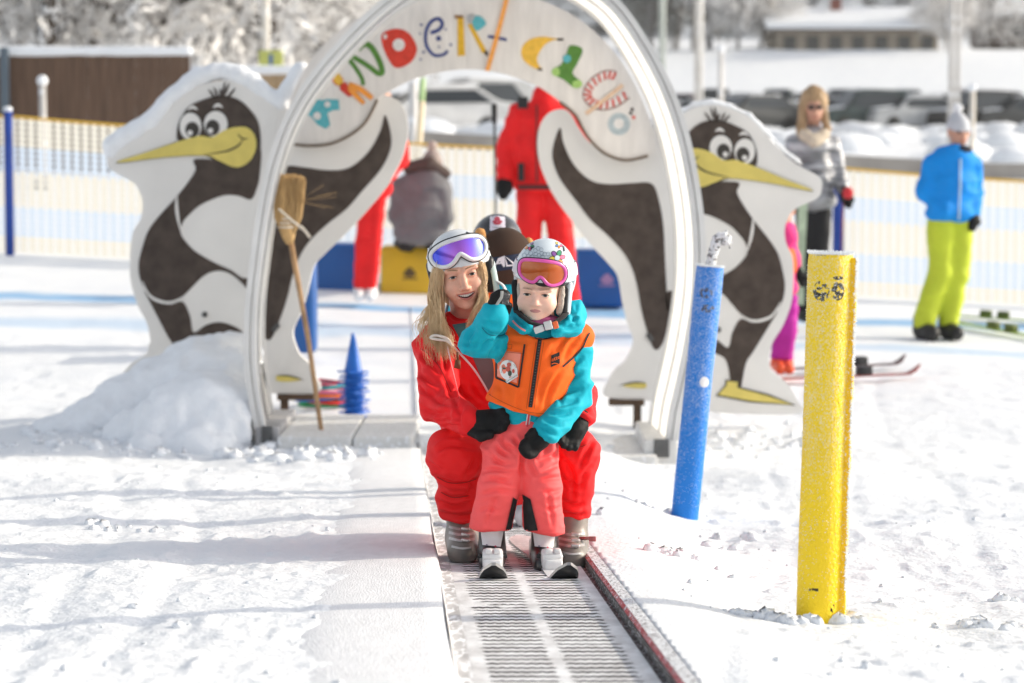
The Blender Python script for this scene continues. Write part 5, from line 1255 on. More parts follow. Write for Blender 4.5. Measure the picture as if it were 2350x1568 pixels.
# ================================================================== WOMAN
def woman():
    t = thing('person', J(1160, 1290, .35), 'smiling blonde woman in red ski suit crouching behind the waving child', 'person')
    red = fabric('red_cloth', (.80, .012, .016), var=.10); red2 = fabric('red_trouser', (.78, .014, .016), var=.08)
    HM = rotm(6, 6, -11)
    hl = J(1056, 623, .40)
    head(t, hl, HM, (1.0, 1.0, .93), M_SKIN, M_LIP, True, .0038, .98, True)
    white = mat('helmet_pearl', (.68, .70, .71), .25, .05, 6, spec=.5, coat=.4)
    out = [(992, 590), (1003, 575), (1022, 562), (1042, 555), (1063, 549), (1089, 547), (1107, 554), (1115, 569), (1111, 586), (1097, 594), (1082, 594), (1069, 586), (1057, 580), (1049, 587), (1041, 600), (1028, 611), (1009, 613), (997, 605)]
    lens = bpy.data.materials.new('lens_blue'); lens.use_nodes = True; T = lens.node_tree; b = T.nodes['Principled BSDF']
    b.inputs['Roughness'].default_value = .06; b.inputs['Metallic'].default_value = .35; b.inputs['Coat Weight'].default_value = .5; b.inputs['Specular IOR Level'].default_value = .8
    lw = T.nodes.new('ShaderNodeLayerWeight'); lw.inputs[0].default_value = .35; cr = T.nodes.new('ShaderNodeValToRGB'); T.links.new(lw.outputs['Facing'], cr.inputs[0])
    cr.color_ramp.elements[0].color = (.42, .10, .62, 1); cr.color_ramp.elements[1].color = (.02, .05, .75, 1); cr.color_ramp.elements[1].position = .22
    T.links.new(cr.outputs[0], b.inputs['Base Color'])
    sh, fr, HT = helmet_goggles(t, J(1055, 606, .43), rotm(4, 4, -12), (.104, .124, .112), out, 0, 7.33 + .29, white, mat('goggle_white', (.72, .72, .72), .3, spec=.5), lens, mat('strap_pearl', (.70, .70, .72), .8, .05, 30), None, .0075, 8.0, up_cut=-.006, low=-.082)
    S = Surf(sh)
    for a, b_ in (((1033, 548), (1022, 563)), ((1070, 533), (1082, 537)), ((1046, 553), (1056, 550))): seam('vent', S, [a, b_], 3.5, M_BLACK, sh, .003)
    SL = Surf([o for o in bpy.data.objects if o.name.startswith('lens') and o.parent == fr][0])
    # hair
    rr = np.random.RandomState(4)
    hair = MB()
    def strand(pts, r):
        P = catmull(pts, False, 5); n = len(P)
        hair.tube(P, [r * (1 - .75 * (i / (n - 1)) ** 2) for i in range(n)], 4, cap=False)
    for k in range(1300):
        u = rr.rand(); sp = rr.randn(6) * .5
        x0 = 1006 + 9 * rr.randn() * .6; d0 = .33 + .10 * rr.rand()
        fl = rr.rand()
        p = [J(x0 + 8, 606, d0), J(x0 - 2 + 5 * sp[0], 640, d0 - .01), J(x0 - 4 + 14 * (u - .5) + 4 * sp[1], 690, d0 - .03 * u), J(1004 + 30 * (u - .5) + 7 * sp[2], 740, d0 - .06 + .05 * (1 - u)), J(1014 + 36 * (u - .5) + 12 * sp[3], 780 + 12 * sp[5], .29 - .02 * u), J(1022 + 44 * (u - .5) + 14 * sp[4], 778 + 52 * rr.rand(), .27)]
        if fl < .04: p = p[:4] + [J(970 + 20 * rr.rand(), 780 + 20 * rr.rand(), .3), J(976 + 20 * rr.rand(), 830 + 30 * rr.rand(), .28)]
        strand([q + Vector((.003 * rr.randn(), .003 * rr.randn(), .006 * rr.randn())) for q in p[: 4 + (rr.rand() < .6) + (rr.rand() < .4)]], .0006 + .0006 * rr.rand())
    for k in range(800):
        u = rr.rand(); sp = rr.randn(6) * .5; d0 = .33 + .09 * rr.rand()
        x0 = 1098 + 6 * rr.randn()
        p = [J(x0 - 4, 600, d0), J(x0 + 4 + 4 * sp[0], 640, d0), J(1108 + 14 * (u - .5) + 4 * sp[1], 680, d0 - .03), J(1100 + 30 * (u - .5) + 5 * sp[2], 715, d0 - .05), J(1088 + 40 * (u - .5), 750 + 10 * sp[3], .30)]
        strand(p[: 4 + (rr.rand() < .5)], .0006 + .0006 * rr.rand())
    for k in range(60):
        sp = rr.randn(8)
        p = [J(1000 + 5 * sp[0], 690, .36), J(985 + 9 * sp[1], 715, .35), J(972 + 10 * sp[2], 745, .33), J(975 + 10 * sp[3], 790 + 10 * sp[4], .30)]
        strand(p, .0009)
    hair.build('hair', mat('hair_blonde', (.86, .64, .38), .45, 0, 60, col2=(.50, .32, .15), spec=.4, stretch=(1, 1, .08), thresh=.52), t)
    # fill behind the strands so the hair is not see-through
    mh = mat('hair_under', (.34, .21, .10), .8, .3, 60, stretch=(1, 1, .1))
    organic('hair_mass', uni([rc(J(1010, 615, .42), J(1002, 740, .38), .024, .022), rc(J(1002, 740, .38), J(1012, 770, .33), .022, .012), rc(J(1100, 610, .42), J(1106, 700, .38), .026, .022), rc(J(1106, 700, .38), J(1095, 745, .35), .022, .016), el(J(1058, 640, .50), (.08, .06, .1))], .02), *bounds([J(975, 590, .56), J(1130, 810, .25)], .03), .005, mh, t)
    # helmet side straps
    mint = mat('strap_mint', (.50, .62, .58), .6)
    mb = MB(); mb.tube(catmull([J(1128, 600, .40), J(1136, 640, .36), J(1140, 680, .34), J(1128, 722, .32), J(1100, 742, .30)], False, 5), .010, 8, flat=.4); mb.build('chin_strap', mint, t)
    mb = MB(); mb.tube(catmull([J(1138, 645, .36), J(1154, 655, .35), J(1160, 672, .34), J(1148, 690, .33)], False, 5), .009, 8, flat=.4); mb.build('chin_strap', mat('strap_silver', (.55, .57, .57), .5), t)
    organic('ear_flap', uni([rc(J(1120, 600, .40), J(1126, 660, .38), .020, .018)], .01), *bounds([J(1120, 590, .4), J(1126, 670, .38)], .04), .005, M_BLACK, t)
    organic('ear_flap', uni([rc(J(990, 610, .43), J(1000, 660, .42), .018, .016)], .01), *bounds([J(990, 600, .43), J(1000, 670, .4)], .04), .005, M_BLACK, t)
    # ---------------- jacket
    neckc = J(1066, 745, .42)
    tor = uni([el(J(1085, 850, .45), (.165, .125, .19)), rc(J(1120, 960, .50), J(1140, 1010, .52), .15, .14), rc(J(1008, 790, .43), J(1150, 800, .46), .068, .08)], .06)
    armL = uni([rc(J(1002, 795, .42), J(1008, 930, .24), .066, .056), rc(J(1008, 930, .24), J(1078, 968, .03), .056, .045)], .025)
    armR = uni([rc(J(1170, 800, .46), J(1325, 915, .26), .07, .056), rc(J(1325, 915, .26), J(1328, 958, .10), .054, .046)], .025)
    col = lambda X, Y, Z: np.sqrt((np.sqrt(((X - neckc.x) / 1.0) ** 2 + ((Y - neckc.y) / .95) ** 2) - .074) ** 2 + ((Z - neckc.z + .012) * .62) ** 2) - .020
    fn = uni([uni([tor, armL, armR], .02), col], .02)
    # open collar at the throat
    fn = sub(fn, uni([rc(J(1072, 700, .30), J(1085, 790, .30), .030, .026)], .01), .01)
    lo, hi = bounds([J(925, 700, .68), J(1400, 1040, -.05)], .02)
    jk = organic('jacket', fn, lo, hi, .0042, red, t, cA=.0095, cw=5.2, creases=WJ, wr=[(.0100, (6.5, 6.5, 11), 51, True), (.0095, (2.5, 2.5, 12), 53, 'fold')], sm=1)
    SJ = Surf(jk)
    patch('undershirt', SJ, [(1072, 790), (1130, 800), (1150, 900), (1118, 900)], fabric('undershirt_grey', (.14, .12, .12)), jk, 8, 8, .004)
    patch('undershirt', SJ, [(1038, 745), (1075, 740), (1085, 800), (1066, 800)], fabric('undershirt_teal', (.08, .16, .16)), jk, 8, 8, .004)
    wz = mat('zip_white', (.7, .66, .66), .6)
    seam('zip', SJ, [(1003, 705), (1012, 735), (1022, 765), (1045, 800), (1080, 838), (1104, 872), (1120, 900)], 4.5, wz, jk, .006)
    seam('zip', SJ, [(1143, 800), (1140, 830), (1136, 860)], 3.5, wz, jk, .006)
    mb = MB(); mb.tube(catmull([J(1036, 790, .27), J(1025, 777, .265), J(1000, 770, .27), J(988, 775, .275), J(1002, 779, .268), J(1026, 783, .265), J(1040, 795, .265)], False, 5), .0045, 8); mb.build('drawcord', mat('cord_cream', (.72, .66, .58), .8), jk)
    mb = MB(); mb.tube([J(1050, 808, .25), J(1051, 830, .25)], .004, 8); mb.tube([J(1051, 826, .25), J(1049, 846, .245)], [.008, .011], 8, flat=.5); mb.build('toggle', mat('leather_brown', (.16, .06, .025), .5, .2, 50), jk)
    seam('stitch', SJ, [(965, 800), (985, 815), (1010, 845), (1035, 900)], 1.5, mat('red_stitch', (.25, .01, .01), .8), jk, .003)
    mb = MB(); mb.ball(J(999, 745, .33), (.009, .006, .010), 10); mb.build('cord_stop', M_BLACK, jk)
    # ---------------- trousers
    lL = uni([rc(J(1140, 1060, .56), J(1046, 1050, .17), .125, .083), rc(J(1046, 1050, .17), J(1060, 1196, .27), .080, .052)], .035)
    lR = uni([rc(J(1190, 1060, .56), J(1318, 1035, .17), .125, .068), rc(J(1318, 1035, .17), J(1316, 1200, .22), .066, .048)], .035)
    pf = uni([uni([lL, lR], .02), el(J(1165, 1050, .58), (.19, .16, .14))], .03)
    pf = inter(pf, cutplane((1000, 1212), (1380, 1210), True), .006)
    lo, hi = bounds([J(960, 940, .78), J(1400, 1215, -.02)], .02)
    pt = organic('trousers', pf, lo, hi, .0045, red2, t, cA=.0095, cw=5.4, creases=WP, wr=[(.0100, (6, 6, 11), 61, True), (.0095, (2.5, 2.5, 11), 63, 'fold')], sm=1)
    SP_ = Surf(pt)
    seam('stitch', SP_, [(1003, 1095), (1030, 1108), (1065, 1108), (1092, 1100)], 1.6, mat('red_stitch', (.25, .01, .01), .8), pt, .003); seam('stitch', SP_, [(1012, 1130), (1040, 1142), (1075, 1138)], 1.6, mat('red_stitch', (.25, .01, .01), .8), pt, .003)
    seam('stitch', SP_, [(1292, 1020), (1330, 1026), (1362, 1012)], 1.4, mat('red_stitch', (.25, .01, .01), .8), pt, .003)
    # ---------------- gloves
    glove('glove', J(1076, 968, .03), Vector((1, -.35, .02)), Vector((.1, -.4, -.75)), .165, M_GLOVE, t, False, .6)
    glove('glove', J(1334, 955, .09), Vector((-.45, -.5, -.75)), Vector((-.8, -.2, .4)), .160, M_GLOVE, t, False, .6)
    # ---------------- boots
    bg_ = mat('boot_grey_shell', (.22, .195, .17), .4, .25, 12, spec=.4); bl = mat('boot_buckle', (.50, .48, .46), .35, .2, 40, metal=.3)
    for q, (pts, toe, zc) in enumerate((([(1060, 1190, .28), (1060, 1232, .24), (1062, 1262, .13)], (1062, 1268, .10), 1292), ([(1314, 1190, .22), (1312, 1245, .20), (1312, 1280, .06)], (1312, 1284, .03), 1310))):
        a, b_, c_ = [J(*p) for p in pts]
        f = uni([rc(a, b_, .050, .048), rc(b_, c_, .050, .044), rc(b_ + Vector((0, .02, -.03)), c_ + Vector((0, 0, -.01)), .046, .044)], .02)
        f = inter(f, half(J(1060, zc, .1), (0, 0, -1)), .005)
        lo, hi = bounds([a, b_, c_], .08); bo = organic('boot', f, lo, hi, .0045, bg_, t, sm=1); SB = Surf(bo)
        cx = pts[1][0]; y0 = pts[1][1] - 20
        for k in range(3):
            seam('buckle_strap', SB, [(cx - 30, y0 + k * 13 - 3), (cx, y0 + k * 13 + 3), (cx + 30, y0 + k * 13 - 1)], 6, bl, bo, .005)
            mb = MB(); mb.box(SB.hit(cx + 8, y0 + k * 13 + 2, .008), (.026, .012, .010), Matrix.Rotation(R(8), 3, 'Y'), bev=.003); mb.build('buckle', mat('buckle_steel', (.55, .52, .50), .3, metal=.7), bo)
        seam('toe_stripe', SB, [(cx - 24, y0 + 42), (cx, y0 + 47), (cx + 22, y0 + 45)], 5, bl, bo, .004)
        if q == 1:
            mb = MB(); mb.tube([SB.hit(1330, 1236, .0), SB.hit(1330, 1236, .0) + Vector((.035, -.01, .002))], .006, 6); mb.box(SB.hit(1330, 1236, .0) + Vector((.04, -.01, .0)), (.022, .01, .016), bev=.003); mb.build('open_buckle', mat('buckle_red', (.35, .12, .12), .35, .3, 40, metal=.4), bo)
    return t
woman()
# ================================================================== THINGS NEAR THE ARCH
def broom():
    a = V(738, 993, 13.1); b = V(668, 560, 13.55); t = thing('broom', a, 'straw broom leaning upside down against the left side of the arch', 'broom')
    d = (b - a).normalized(); mb = MB(); mb.tube([a, a + (b - a) * .5 + Vector((.01, 0, 0)), b + d * .03], [.013, .014, .016], 10); mb.build('handle', mat('broom_wood', (.42, .26, .14), .7, .25, 12, bump=.3, bscale=60), t)
    rr = np.random.RandomState(2); mb = MB(); c0 = V(662, 540, 13.53); side = Vector((1, 0, 0)); 
    for k in range(420):
        u = rr.rand() * 2 - 1; w = rr.rand() * 2 - 1
        p0 = c0 + side * u * .03 + Vector((0, w * .025, 0))
        p1 = V(661 + 31 * u, 495 + 5 * rr.rand(), 13.56 + .04 * w); p2 = V(663 + 37 * u + 2 * rr.randn(), 398 + 14 * rr.rand() + 6 * u * u, 13.60 + .05 * w)
        mb.tube([p0, p1, p1 * .5 + p2 * .5 + Vector(rr.randn(3)) * .004, p2], [.003, .0034, .003, .0022], 4, cap=False)
    for k in range(6):
        p0 = V(684, 462, 13.52); mb.tube([p0, p0 + Vector((.12 + .1 * rr.rand(), -.02, .04 * rr.randn()))], .0010, 3)
    mb.build('bristles', mat('straw', (.62, .42, .20), .85, 0, 60, col2=(.40, .25, .11), stretch=(1, 1, .1)), t)
    mb = MB(); mb.lathe(c0 - d * .03, [(.02, -.02), (.036, .02), (.044, .06), (.047, .10)], 16, d.to_track_quat('Z', 'Y').to_matrix().to_4x4()); 
    mb.build('collar', mat('straw_collar', (.56, .36, .16), .8, .15, 40), t)
    mb = MB(); 
    for z in (.05, .075, .10): mb.tube([c0 + d * z + Vector((.05 * math.cos(q), .05 * math.sin(q) , 0)) for q in np.linspace(0, 2 * math.pi, 16)], .006, 6)
    mb.tube([V(690, 520, 13.45), V(700, 530, 13.43), V(712, 546, 13.43)], .008, 6); mb.tube([V(640, 480, 13.47), V(668, 505, 13.44), V(700, 530, 13.43)], .007, 6)
    mb.build('twine', mat('twine_white', (.75, .68, .58), .9, .1, 60), t)
broom()
def cones():
    base = V(812, 965, 14.35); z0 = gz(base.x, 14.35); m = mat('cone_blue', (.006, .12, .50), .45, .12, 10, spec=.4)
    step = .024; n = 12; src = None
    for k in range(n):
        z = z0 + k * step
        if k == 0:
            t = thing('traffic_cone', (base.x, 14.35, z), 'x', 'cone', 'stack of blue cones')
            mb = MB(); mb.lathe((base.x, 14.35, z), [(.056, .006), (.050, .02), (.010, .225), (.009, .232), (.0, .233)], 28); mb.build('cone_body', m, t)
            mb = MB(); mb.box((base.x, 14.35, z + .004), (.142, .142, .009), Matrix.Rotation(R(12), 3, 'Z'), bev=.003); mb.build('foot_plate', m, t); src = t; c = t
        else:
            c = src.copy(); COL.objects.link(c); c.location = (base.x + .004 * math.sin(k * 2.1), 14.35 + .003 * math.cos(k * 1.7), z); c.rotation_euler = (0, 0, k * .9)
            for ch in src.children:
                q = ch.copy(); COL.objects.link(q); q.parent = c
        c['label'] = 'blue sport cone, topmost of the stack with its whole tip showing' if k == n - 1 else 'blue sport cone nested inside the stack with only its rim showing' if k else 'blue sport cone at the very bottom of the stack, standing on snow'
cones()
def hoops():
    c = V(742, 898, 14.75); z0 = gz(c.x, 14.75)
    for k, (nm, col) in enumerate((('green', (.01, .28, .10)), ('red', (.62, .03, .03)), ('blue', (.02, .16, .50)), ('orange', (.80, .18, .03)), ('pink', (.75, .20, .32)), ('teal', (.01, .28, .30)), ('crimson', (.45, .03, .08)))):
        z = z0 + .02 + k * .022; rx = .10 * math.sin(k * 1.9); mb = MB(); M = Matrix.Rotation(R(5) * math.sin(k * 2.3), 3, 'Y')
        mb.tube([Vector((c.x + rx * .3, 14.75 + .02 * math.cos(k), z)) + M @ Vector((.15 * math.cos(q), .15 * math.sin(q), 0)) for q in np.linspace(0, 2 * math.pi, 32)], .011, 8, cap=False)
        o = mb.build('throwing_ring', mat('ring_' + nm, col, .4, .1, 20)); tag(o, nm + ' plastic ring in the pile beside the blue cones', 'ring', 'coloured rings piled on the snow')
hoops()
def block(name, label, x0, y0, x1, y1, Y, dp, col, mark=None, grp='foam seat blocks behind the arch'):
    a = V(x0, y1, Y); b = V(x1, y0, Y); t = thing(name, (a.x, Y, a.z), label, 'foam block', grp)
    m = mat('vinyl_' + ('y' if col[0] > .3 else 'b'), col, .4, .08, 4, bump=.1, bscale=20, spec=.4)
    mb = MB(); mb.box(((a.x + b.x) / 2, Y + dp / 2, (a.z + b.z) / 2), (b.x - a.x, dp, b.z - a.z), bev=.035); o = mb.build('cover', m, t)
    if mark:
        px, py, c2 = mark; mb = MB(); q = V(px, py, Y - .004)
        mb.ball(q, (.055, .004, .032), 14); mb.ball(q + Vector((0, 0, .03)), (.03, .004, .022), 10); mb.box(q - Vector((0, 0, .045)), (.13, .004, .012)); mb.build('printed_emblem', c2, t)
    return t
MB_DARK = mat('print_dark', (.12, .08, .03), .6); MB_PINK = mat('print_pink', (.40, .22, .38), .6)
block('foam_block', 'yellow foam block with dark emblem that the grey jacket person sits on', 873, 566, 1060, 686, 20.85, .55, (.66, .42, .015), (940, 628, MB_DARK))
block('foam_block', 'dark blue foam block left of the yellow one', 724, 560, 838, 683, 20.9, .55, (.008, .085, .30))
block('foam_block', 'dark blue foam block with pink emblem at the right inner side of the arch', 1322, 574, 1440, 706, 20.2, .55, (.008, .075, .27), (1393, 643, MB_PINK))
block('foam_block', 'tall upright blue foam mat behind the left penguin leg', 672, 596, 721, 812, 16.6, .30, (.012, .13, .38))
# ================================================================== NET FENCE
def fence():
    Yf = 22.0
    top = lambda x: 1.47 - .062 * x - .02 * abs(math.sin((x + 4.56) * math.pi / 2.5)); bot = lambda x: float(zg(x, Yf, False)) + .02
    t = thing('net_fence', (0, Yf, .3), 'long safety net fence in cream and pale blue bands behind the slope', 'fence')
    cream = mat('net_cream', (.95, .90, .78), .8, transl=.5); pale = mat('net_blue', (.78, .86, .95), .8, transl=.5); white = mat('net_white', (.80, .80, .80), .8)
    bands = [(0, .22, 0), (.22, .40, 1), (.40, .66, 0), (.66, .88, 1), (.88, 1.0, 0)]
    # solid woven strips with narrow slot columns between them
    v = []; f = []; mi = []
    def quad(a, b, c, d, m):
        k = len(v); v.extend([a, b, c, d]); f.append((k, k + 1, k + 2, k + 3)); mi.append(m)
    x = -6.6; w = .052; g = .030
    while x < 7.2:
        for a, b, m in bands:
            for xx, ww, sl in ((x, w, 0),):
                za = lambda q, s: bot(q) + (top(q) - bot(q)) * s
                quad((xx, Yf, za(xx, 1 - b)), (xx + ww, Yf, za(xx + ww, 1 - b)), (xx + ww, Yf, za(xx + ww, 1 - a)), (xx, Yf, za(xx, 1 - a)), m)
        for k in range(24):
            s = k / 24; m = next(q[2] for q in bands if q[0] <= 1 - s - .02 <= q[1])
            quad((x + w, Yf, za(x + w, s)), (x + w + g, Yf, za(x + w + g, s)), (x + w + g, Yf, za(x + w + g, s + .018)), (x + w, Yf, za(x + w, s + .018)), m)
        x += w + g
    obj('netting', v, f, [cream, pale], t, False, mi)
    mb = MB(); mb.tube([Vector((x, Yf - .01, top(x))) for x in np.linspace(-6.6, 7.2, 60)], .014, 6); mb.build('top_rope', mat('rope_yellow', (.80, .48, .06), .7), t)
    bl = mat('post_blue', (.015, .055, .30), .5, .1, 10); mb = None
    for px_, w in ((26, .040), (645, .035), (1276, .035), (1921, .05), (2560, .04)):
        x = (px_ - 1175) / F * Yf; mb = MB(); mb.tube([Vector((x, Yf - .06, bot(x) - .1)), Vector((x, Yf - .06, top(x) + .04))], w, 12); mb.build('fence_post', bl, t)
        mb = MB(); mb.ball((x, Yf - .06, top(x) + .06), (w * 1.1, w * 1.1, .03), 10); mb.build('snow_cap', M_SNOWC, t)
fence()
# ================================================================== BACKGROUND PEOPLE
HUM = mat('skin_far', (.55, .30, .21), .55, sss=.1)
def figure(label, Y, px, py, hd, legs, arms, torso, jm, tm, bm_, group=None, hat=None, hair=None, gl=(1, 1), h=.014, head_r=.105, extra=None, jacket_cut=None):
    """hd: head centre px; legs: list of (hip, knee, ankle, toe dxyz); arms: (shoulder, elbow, wrist); torso: list of (px,py,dy,(rx,ry,rz)); all at distance Y"""
    P = lambda q: V(q[0], q[1], Y + (q[2] if len(q) > 2 else 0))
    t = thing('person', V(px, py, Y), label, 'person', group)
    hc = P(hd); neck = P(torso[-1]); k = head_r / .105
    S = [el(hc + Vector((0, .01, .02)) * k, (.078 * k, .095 * k, .10 * k)), el(hc + Vector((0, -.02, -.04)) * k, (.062 * k, .07 * k, .08 * k)), rc(hc + Vector((0, .02, -.06)) * k, Vector((hc.x, hc.y + .03, hc.z - .24 * k)), .05 * k, .055 * k),
         rc(hc + Vector((0, -.09, .0)) * k, hc + Vector((0, -.108, -.035)) * k, .008 * k, .013 * k), el(hc + Vector((.08, .0, -.01)) * k, (.012 * k, .025 * k, .03 * k)), el(hc + Vector((-.08, .0, -.01)) * k, (.012 * k, .025 * k, .03 * k))]
    lo, hi = bounds([hc, hc - Vector((0, 0, .26 * k))], .15 * k)
    body = organic('body', uni(S, .02 * k), lo, hi, .006, HUM, t, sm=1)
    mb = MB()
    for s in (-1, 1): mb.ball(hc + Vector((s * .031, -.083, -.002)) * k, (.019 * k, .009 * k, .010 * k), 8)  # oversized dark balls: eyes plus the shade of their sockets
    mb.build('shaded_eyes', M_PUP, t); mb = MB(); mb.tube([hc + Vector((-.024, -.092, -.068)) * k, hc + Vector((0, -.098, -.070)) * k, hc + Vector((.024, -.092, -.068)) * k], .004 * k, 6); mb.build('mouth', M_LIP, t)
    TS = [el(P(q), q[3]) for q in torso]
    AS = [uni([rc(P(a), P(b), r, r * .9), rc(P(b), P(c), r * .9, r * .75)], .03) for a, b, c, r in arms]
    fn = uni([uni(TS, .07)] + AS, .03)
    if jacket_cut: fn = inter(fn, half(P(jacket_cut), (0, 0, -1)), .015)
    pts = [P(q) for q in torso] + [P(z) for a in arms for z in a[:3]]; lo, hi = bounds(pts, .30)
    organic('jacket', fn, lo, hi, h, jm, t, wr=[(.013, (6, 6, 11), int(px), True)], sm=1)
    LS = [uni([rc(P(a), P(b), r, r * .85), rc(P(b), P(c), r * .85, r * .8)], .03) for a, b, c, r in legs]
    if LS:
        fn = uni(LS, .03); pts = [P(z) for a in legs for z in a[:3]]; lo, hi = bounds(pts, .2)
        organic('trousers', fn, lo, hi, h, tm, t, wr=[(.011, (6, 6, 12), int(py), True)], sm=1)
        for a, b, c, r in legs:
            p = P(c); f = uni([rc(p + Vector((0, .02, .02)), p + Vector((0, .02, -.06)), .062 * r / .085, .06 * r / .085), rc(p + Vector((0, .02, -.07)), p + Vector((0, -.15, -.085)), .058 * r / .085, .048 * r / .085)], .03)
            lo, hi = bounds([p], .28); organic('boot', f, lo, hi, .012, bm_, t, sm=1)
    for (a, b, c, r), g_ in zip(arms, gl):
        if not g_: continue
        d = (P(c) - P(b)).normalized(); w = P(c)
        f = uni([rc(w, w + d * .07, r * .62, r * .72), rc(w + d * .06, w + d * .13, r * .7, r * .45), rc(w + d * .03, w + d * .08 + Vector((.04, -.02, 0)), r * .35, r * .28)], .015)
        lo, hi = bounds([w, w + d * .14], .09); organic('glove', f, lo, hi, .010, M_GLOVE, t, sm=1)
    if hat:
        m_, pom = hat; f = inter(uni([el(hc + Vector((0, .01, .03)) * k, (.093 * k, .110 * k, .115 * k)), el(hc + Vector((0, .03, .12)) * k, (.05 * k, .055 * k, .04 * k))], .03), half(hc + Vector((0, 0, .025)) * k, (0, .35, -1)), .01)
        lo, hi = bounds([hc + Vector((0, 0, .05))], .2 * k); ho = organic('hat', f, lo, hi, .007, m_, t, wr=[(.003, (60, 60, 60), 3, True)], sm=1)
        if pom: organic('bobble', el(hc + Vector((0, .03, .185)) * k, .042), *bounds([hc + Vector((0, .03, .185)) * k], .08), .006, pom, ho, wr=[(.008, (60, 60, 60), 5, False)])
    if hair:
        organic('hair', uni([rc(P(a), P(b), r1, r2) for a, b, r1, r2 in hair], .03), *bounds([P(q) for a, b, _, _ in hair for q in (a, b)], .12), .008, mat('hair_far', (.50, .34, .19), .55, 0, 30, col2=(.26, .16, .08), stretch=(1, 1, .12)), t, wr=[(.010, (28, 28, 5), 7, True)])
    return t, P
redj = fabric('ski_school_red', (.85, .014, .016), var=.12); redp = fabric('ski_school_trouser', (.80, .014, .016), var=.10)
wboot = mat('boot_white_far', (.78, .78, .78), .4); bboot = mat('boot_black_far', (.02, .02, .02), .5)
t, P = figure('red suited instructor standing under the arch, face hidden by the sign board', 17.6, 1250, 705, (1250, 150), [((1218, 445), (1212, 570), (1212, 690), .105), ((1275, 445), (1290, 570), (1305, 690), .105)],
              [((1192, 262), (1163, 345, .05), (1158, 412, -.08), .088), ((1305, 262), (1338, 350), (1330, 420, -.1), .088)], [(1245, 420, 0, (.22, .16, .12)), (1247, 345, 0, (.23, .16, .24)), (1248, 270, 0, (.22, .14, .13)), (1248, 215, 0, (.09, .09, .07))], redj, redp, wboot, jacket_cut=(1245, 440))
mb = MB(); mb.box(P((1200, 236, -.20)), (.075, .02, .085), bev=.004); mb.build('shoulder_patch', M_BLACK, t, False)
mb = MB(); mb.box(P((1246, 430, -.165)), (.36, .02, .035), bev=.006); mb.build('belt', mat('belt_dark', (.09, .02, .02), .7), t, False)
mb = MB(); mb.box(P((1196, 395, -.16)), (.045, .02, .13), bev=.006); mb.build('pocket', M_BLACK, t, False)
mb = MB(); mb.box(P((1232, 330, -.185)), (.014, .02, .55), bev=.003); mb.build('zip', mat('belt_dark', (0, 0, 0)), t, False)
def pole(label, a, b, col, grip=.14):
    t = thing('ski_pole', b, label, 'ski pole'); d = (b - a).normalized()
    mb = MB(); mb.tube([a + d * grip, b], [.009, .006], 8); mb.build('shaft', mat('pole_%d' % int(col[0] * 100), col, .4, metal=.3), t)
    mb = MB(); mb.tube([a, a + d * .02, a + d * grip], [.016, .022, .017], 10); mb.build('grip', M_BLACK, t)
    mb = MB(); mb.lathe(b - d * .06, [(.01, 0), (.045, .008), (.045, .012), (.01, .016)], 14, d.to_track_quat('Z', 'Y').to_matrix().to_4x4()); mb.build('basket', M_BLACK, t)
pole('black ski pole held upright by the instructor under the arch', V(1134, 238, 17.3), V(1140, 640, 17.3), (.05, .05, .05))
t, P = figure('red suited person with white boots half hidden behind the left penguin wing', 20.0, 860, 672, (893, 235), [((858, 450), (848, 560), (842, 655), .070), ((884, 450), (876, 560), (868, 655), .070)],
       [((930, 300), (938, 365), (905, 408, -.1), .075), ((850, 300), (835, 370), (845, 430), .075)], [(872, 430, 0, (.16, .15, .13)), (878, 360, 0, (.17, .14, .2)), (886, 292, 0, (.17, .13, .11)), (893, 268, 0, (.08, .08, .06))], redj, redp, wboot)
t.location.x -= .06
gj = fabric('jacket_grey', (.17, .165, .17), var=.12)
t, P = figure('person in grey jacket and bobble hat sitting on the yellow block, back turned', 20.55, 965, 683, (992, 385), [((940, 552, .1), (925, 560, .45), (925, 660, .5), .09), ((990, 552, .1), (1000, 560, .45), (1000, 660, .5), .09)],
       [((920, 430), (912, 495, -.02), (930, 545, .15), .085), ((1015, 430), (1022, 495, -.02), (1005, 545, .15), .085)], [(962, 535, .08, (.23, .17, .12)), (966, 480, .02, (.235, .17, .2)), (975, 420, 0, (.21, .15, .13)), (985, 392, 0, (.1, .1, .07))], gj, fabric('trouser_black', (.02, .02, .022)), bboot,
       hat=(fabric('hat_grey', (.34, .28, .25)), fabric('bobble_fur', (.50, .41, .35))))
organic('fur_collar', uni([rc(P((940, 385, -.05)), P((985, 375, -.1)), .06, .055), rc(P((985, 375, -.1)), P((1022, 400, -.02)), .055, .05)], .03), *bounds([P((980, 385))], .35), .012, fabric('fur_dark', (.10, .075, .065), rough=.95), t, wr=[(.012, (40, 40, 40), 4, True)])
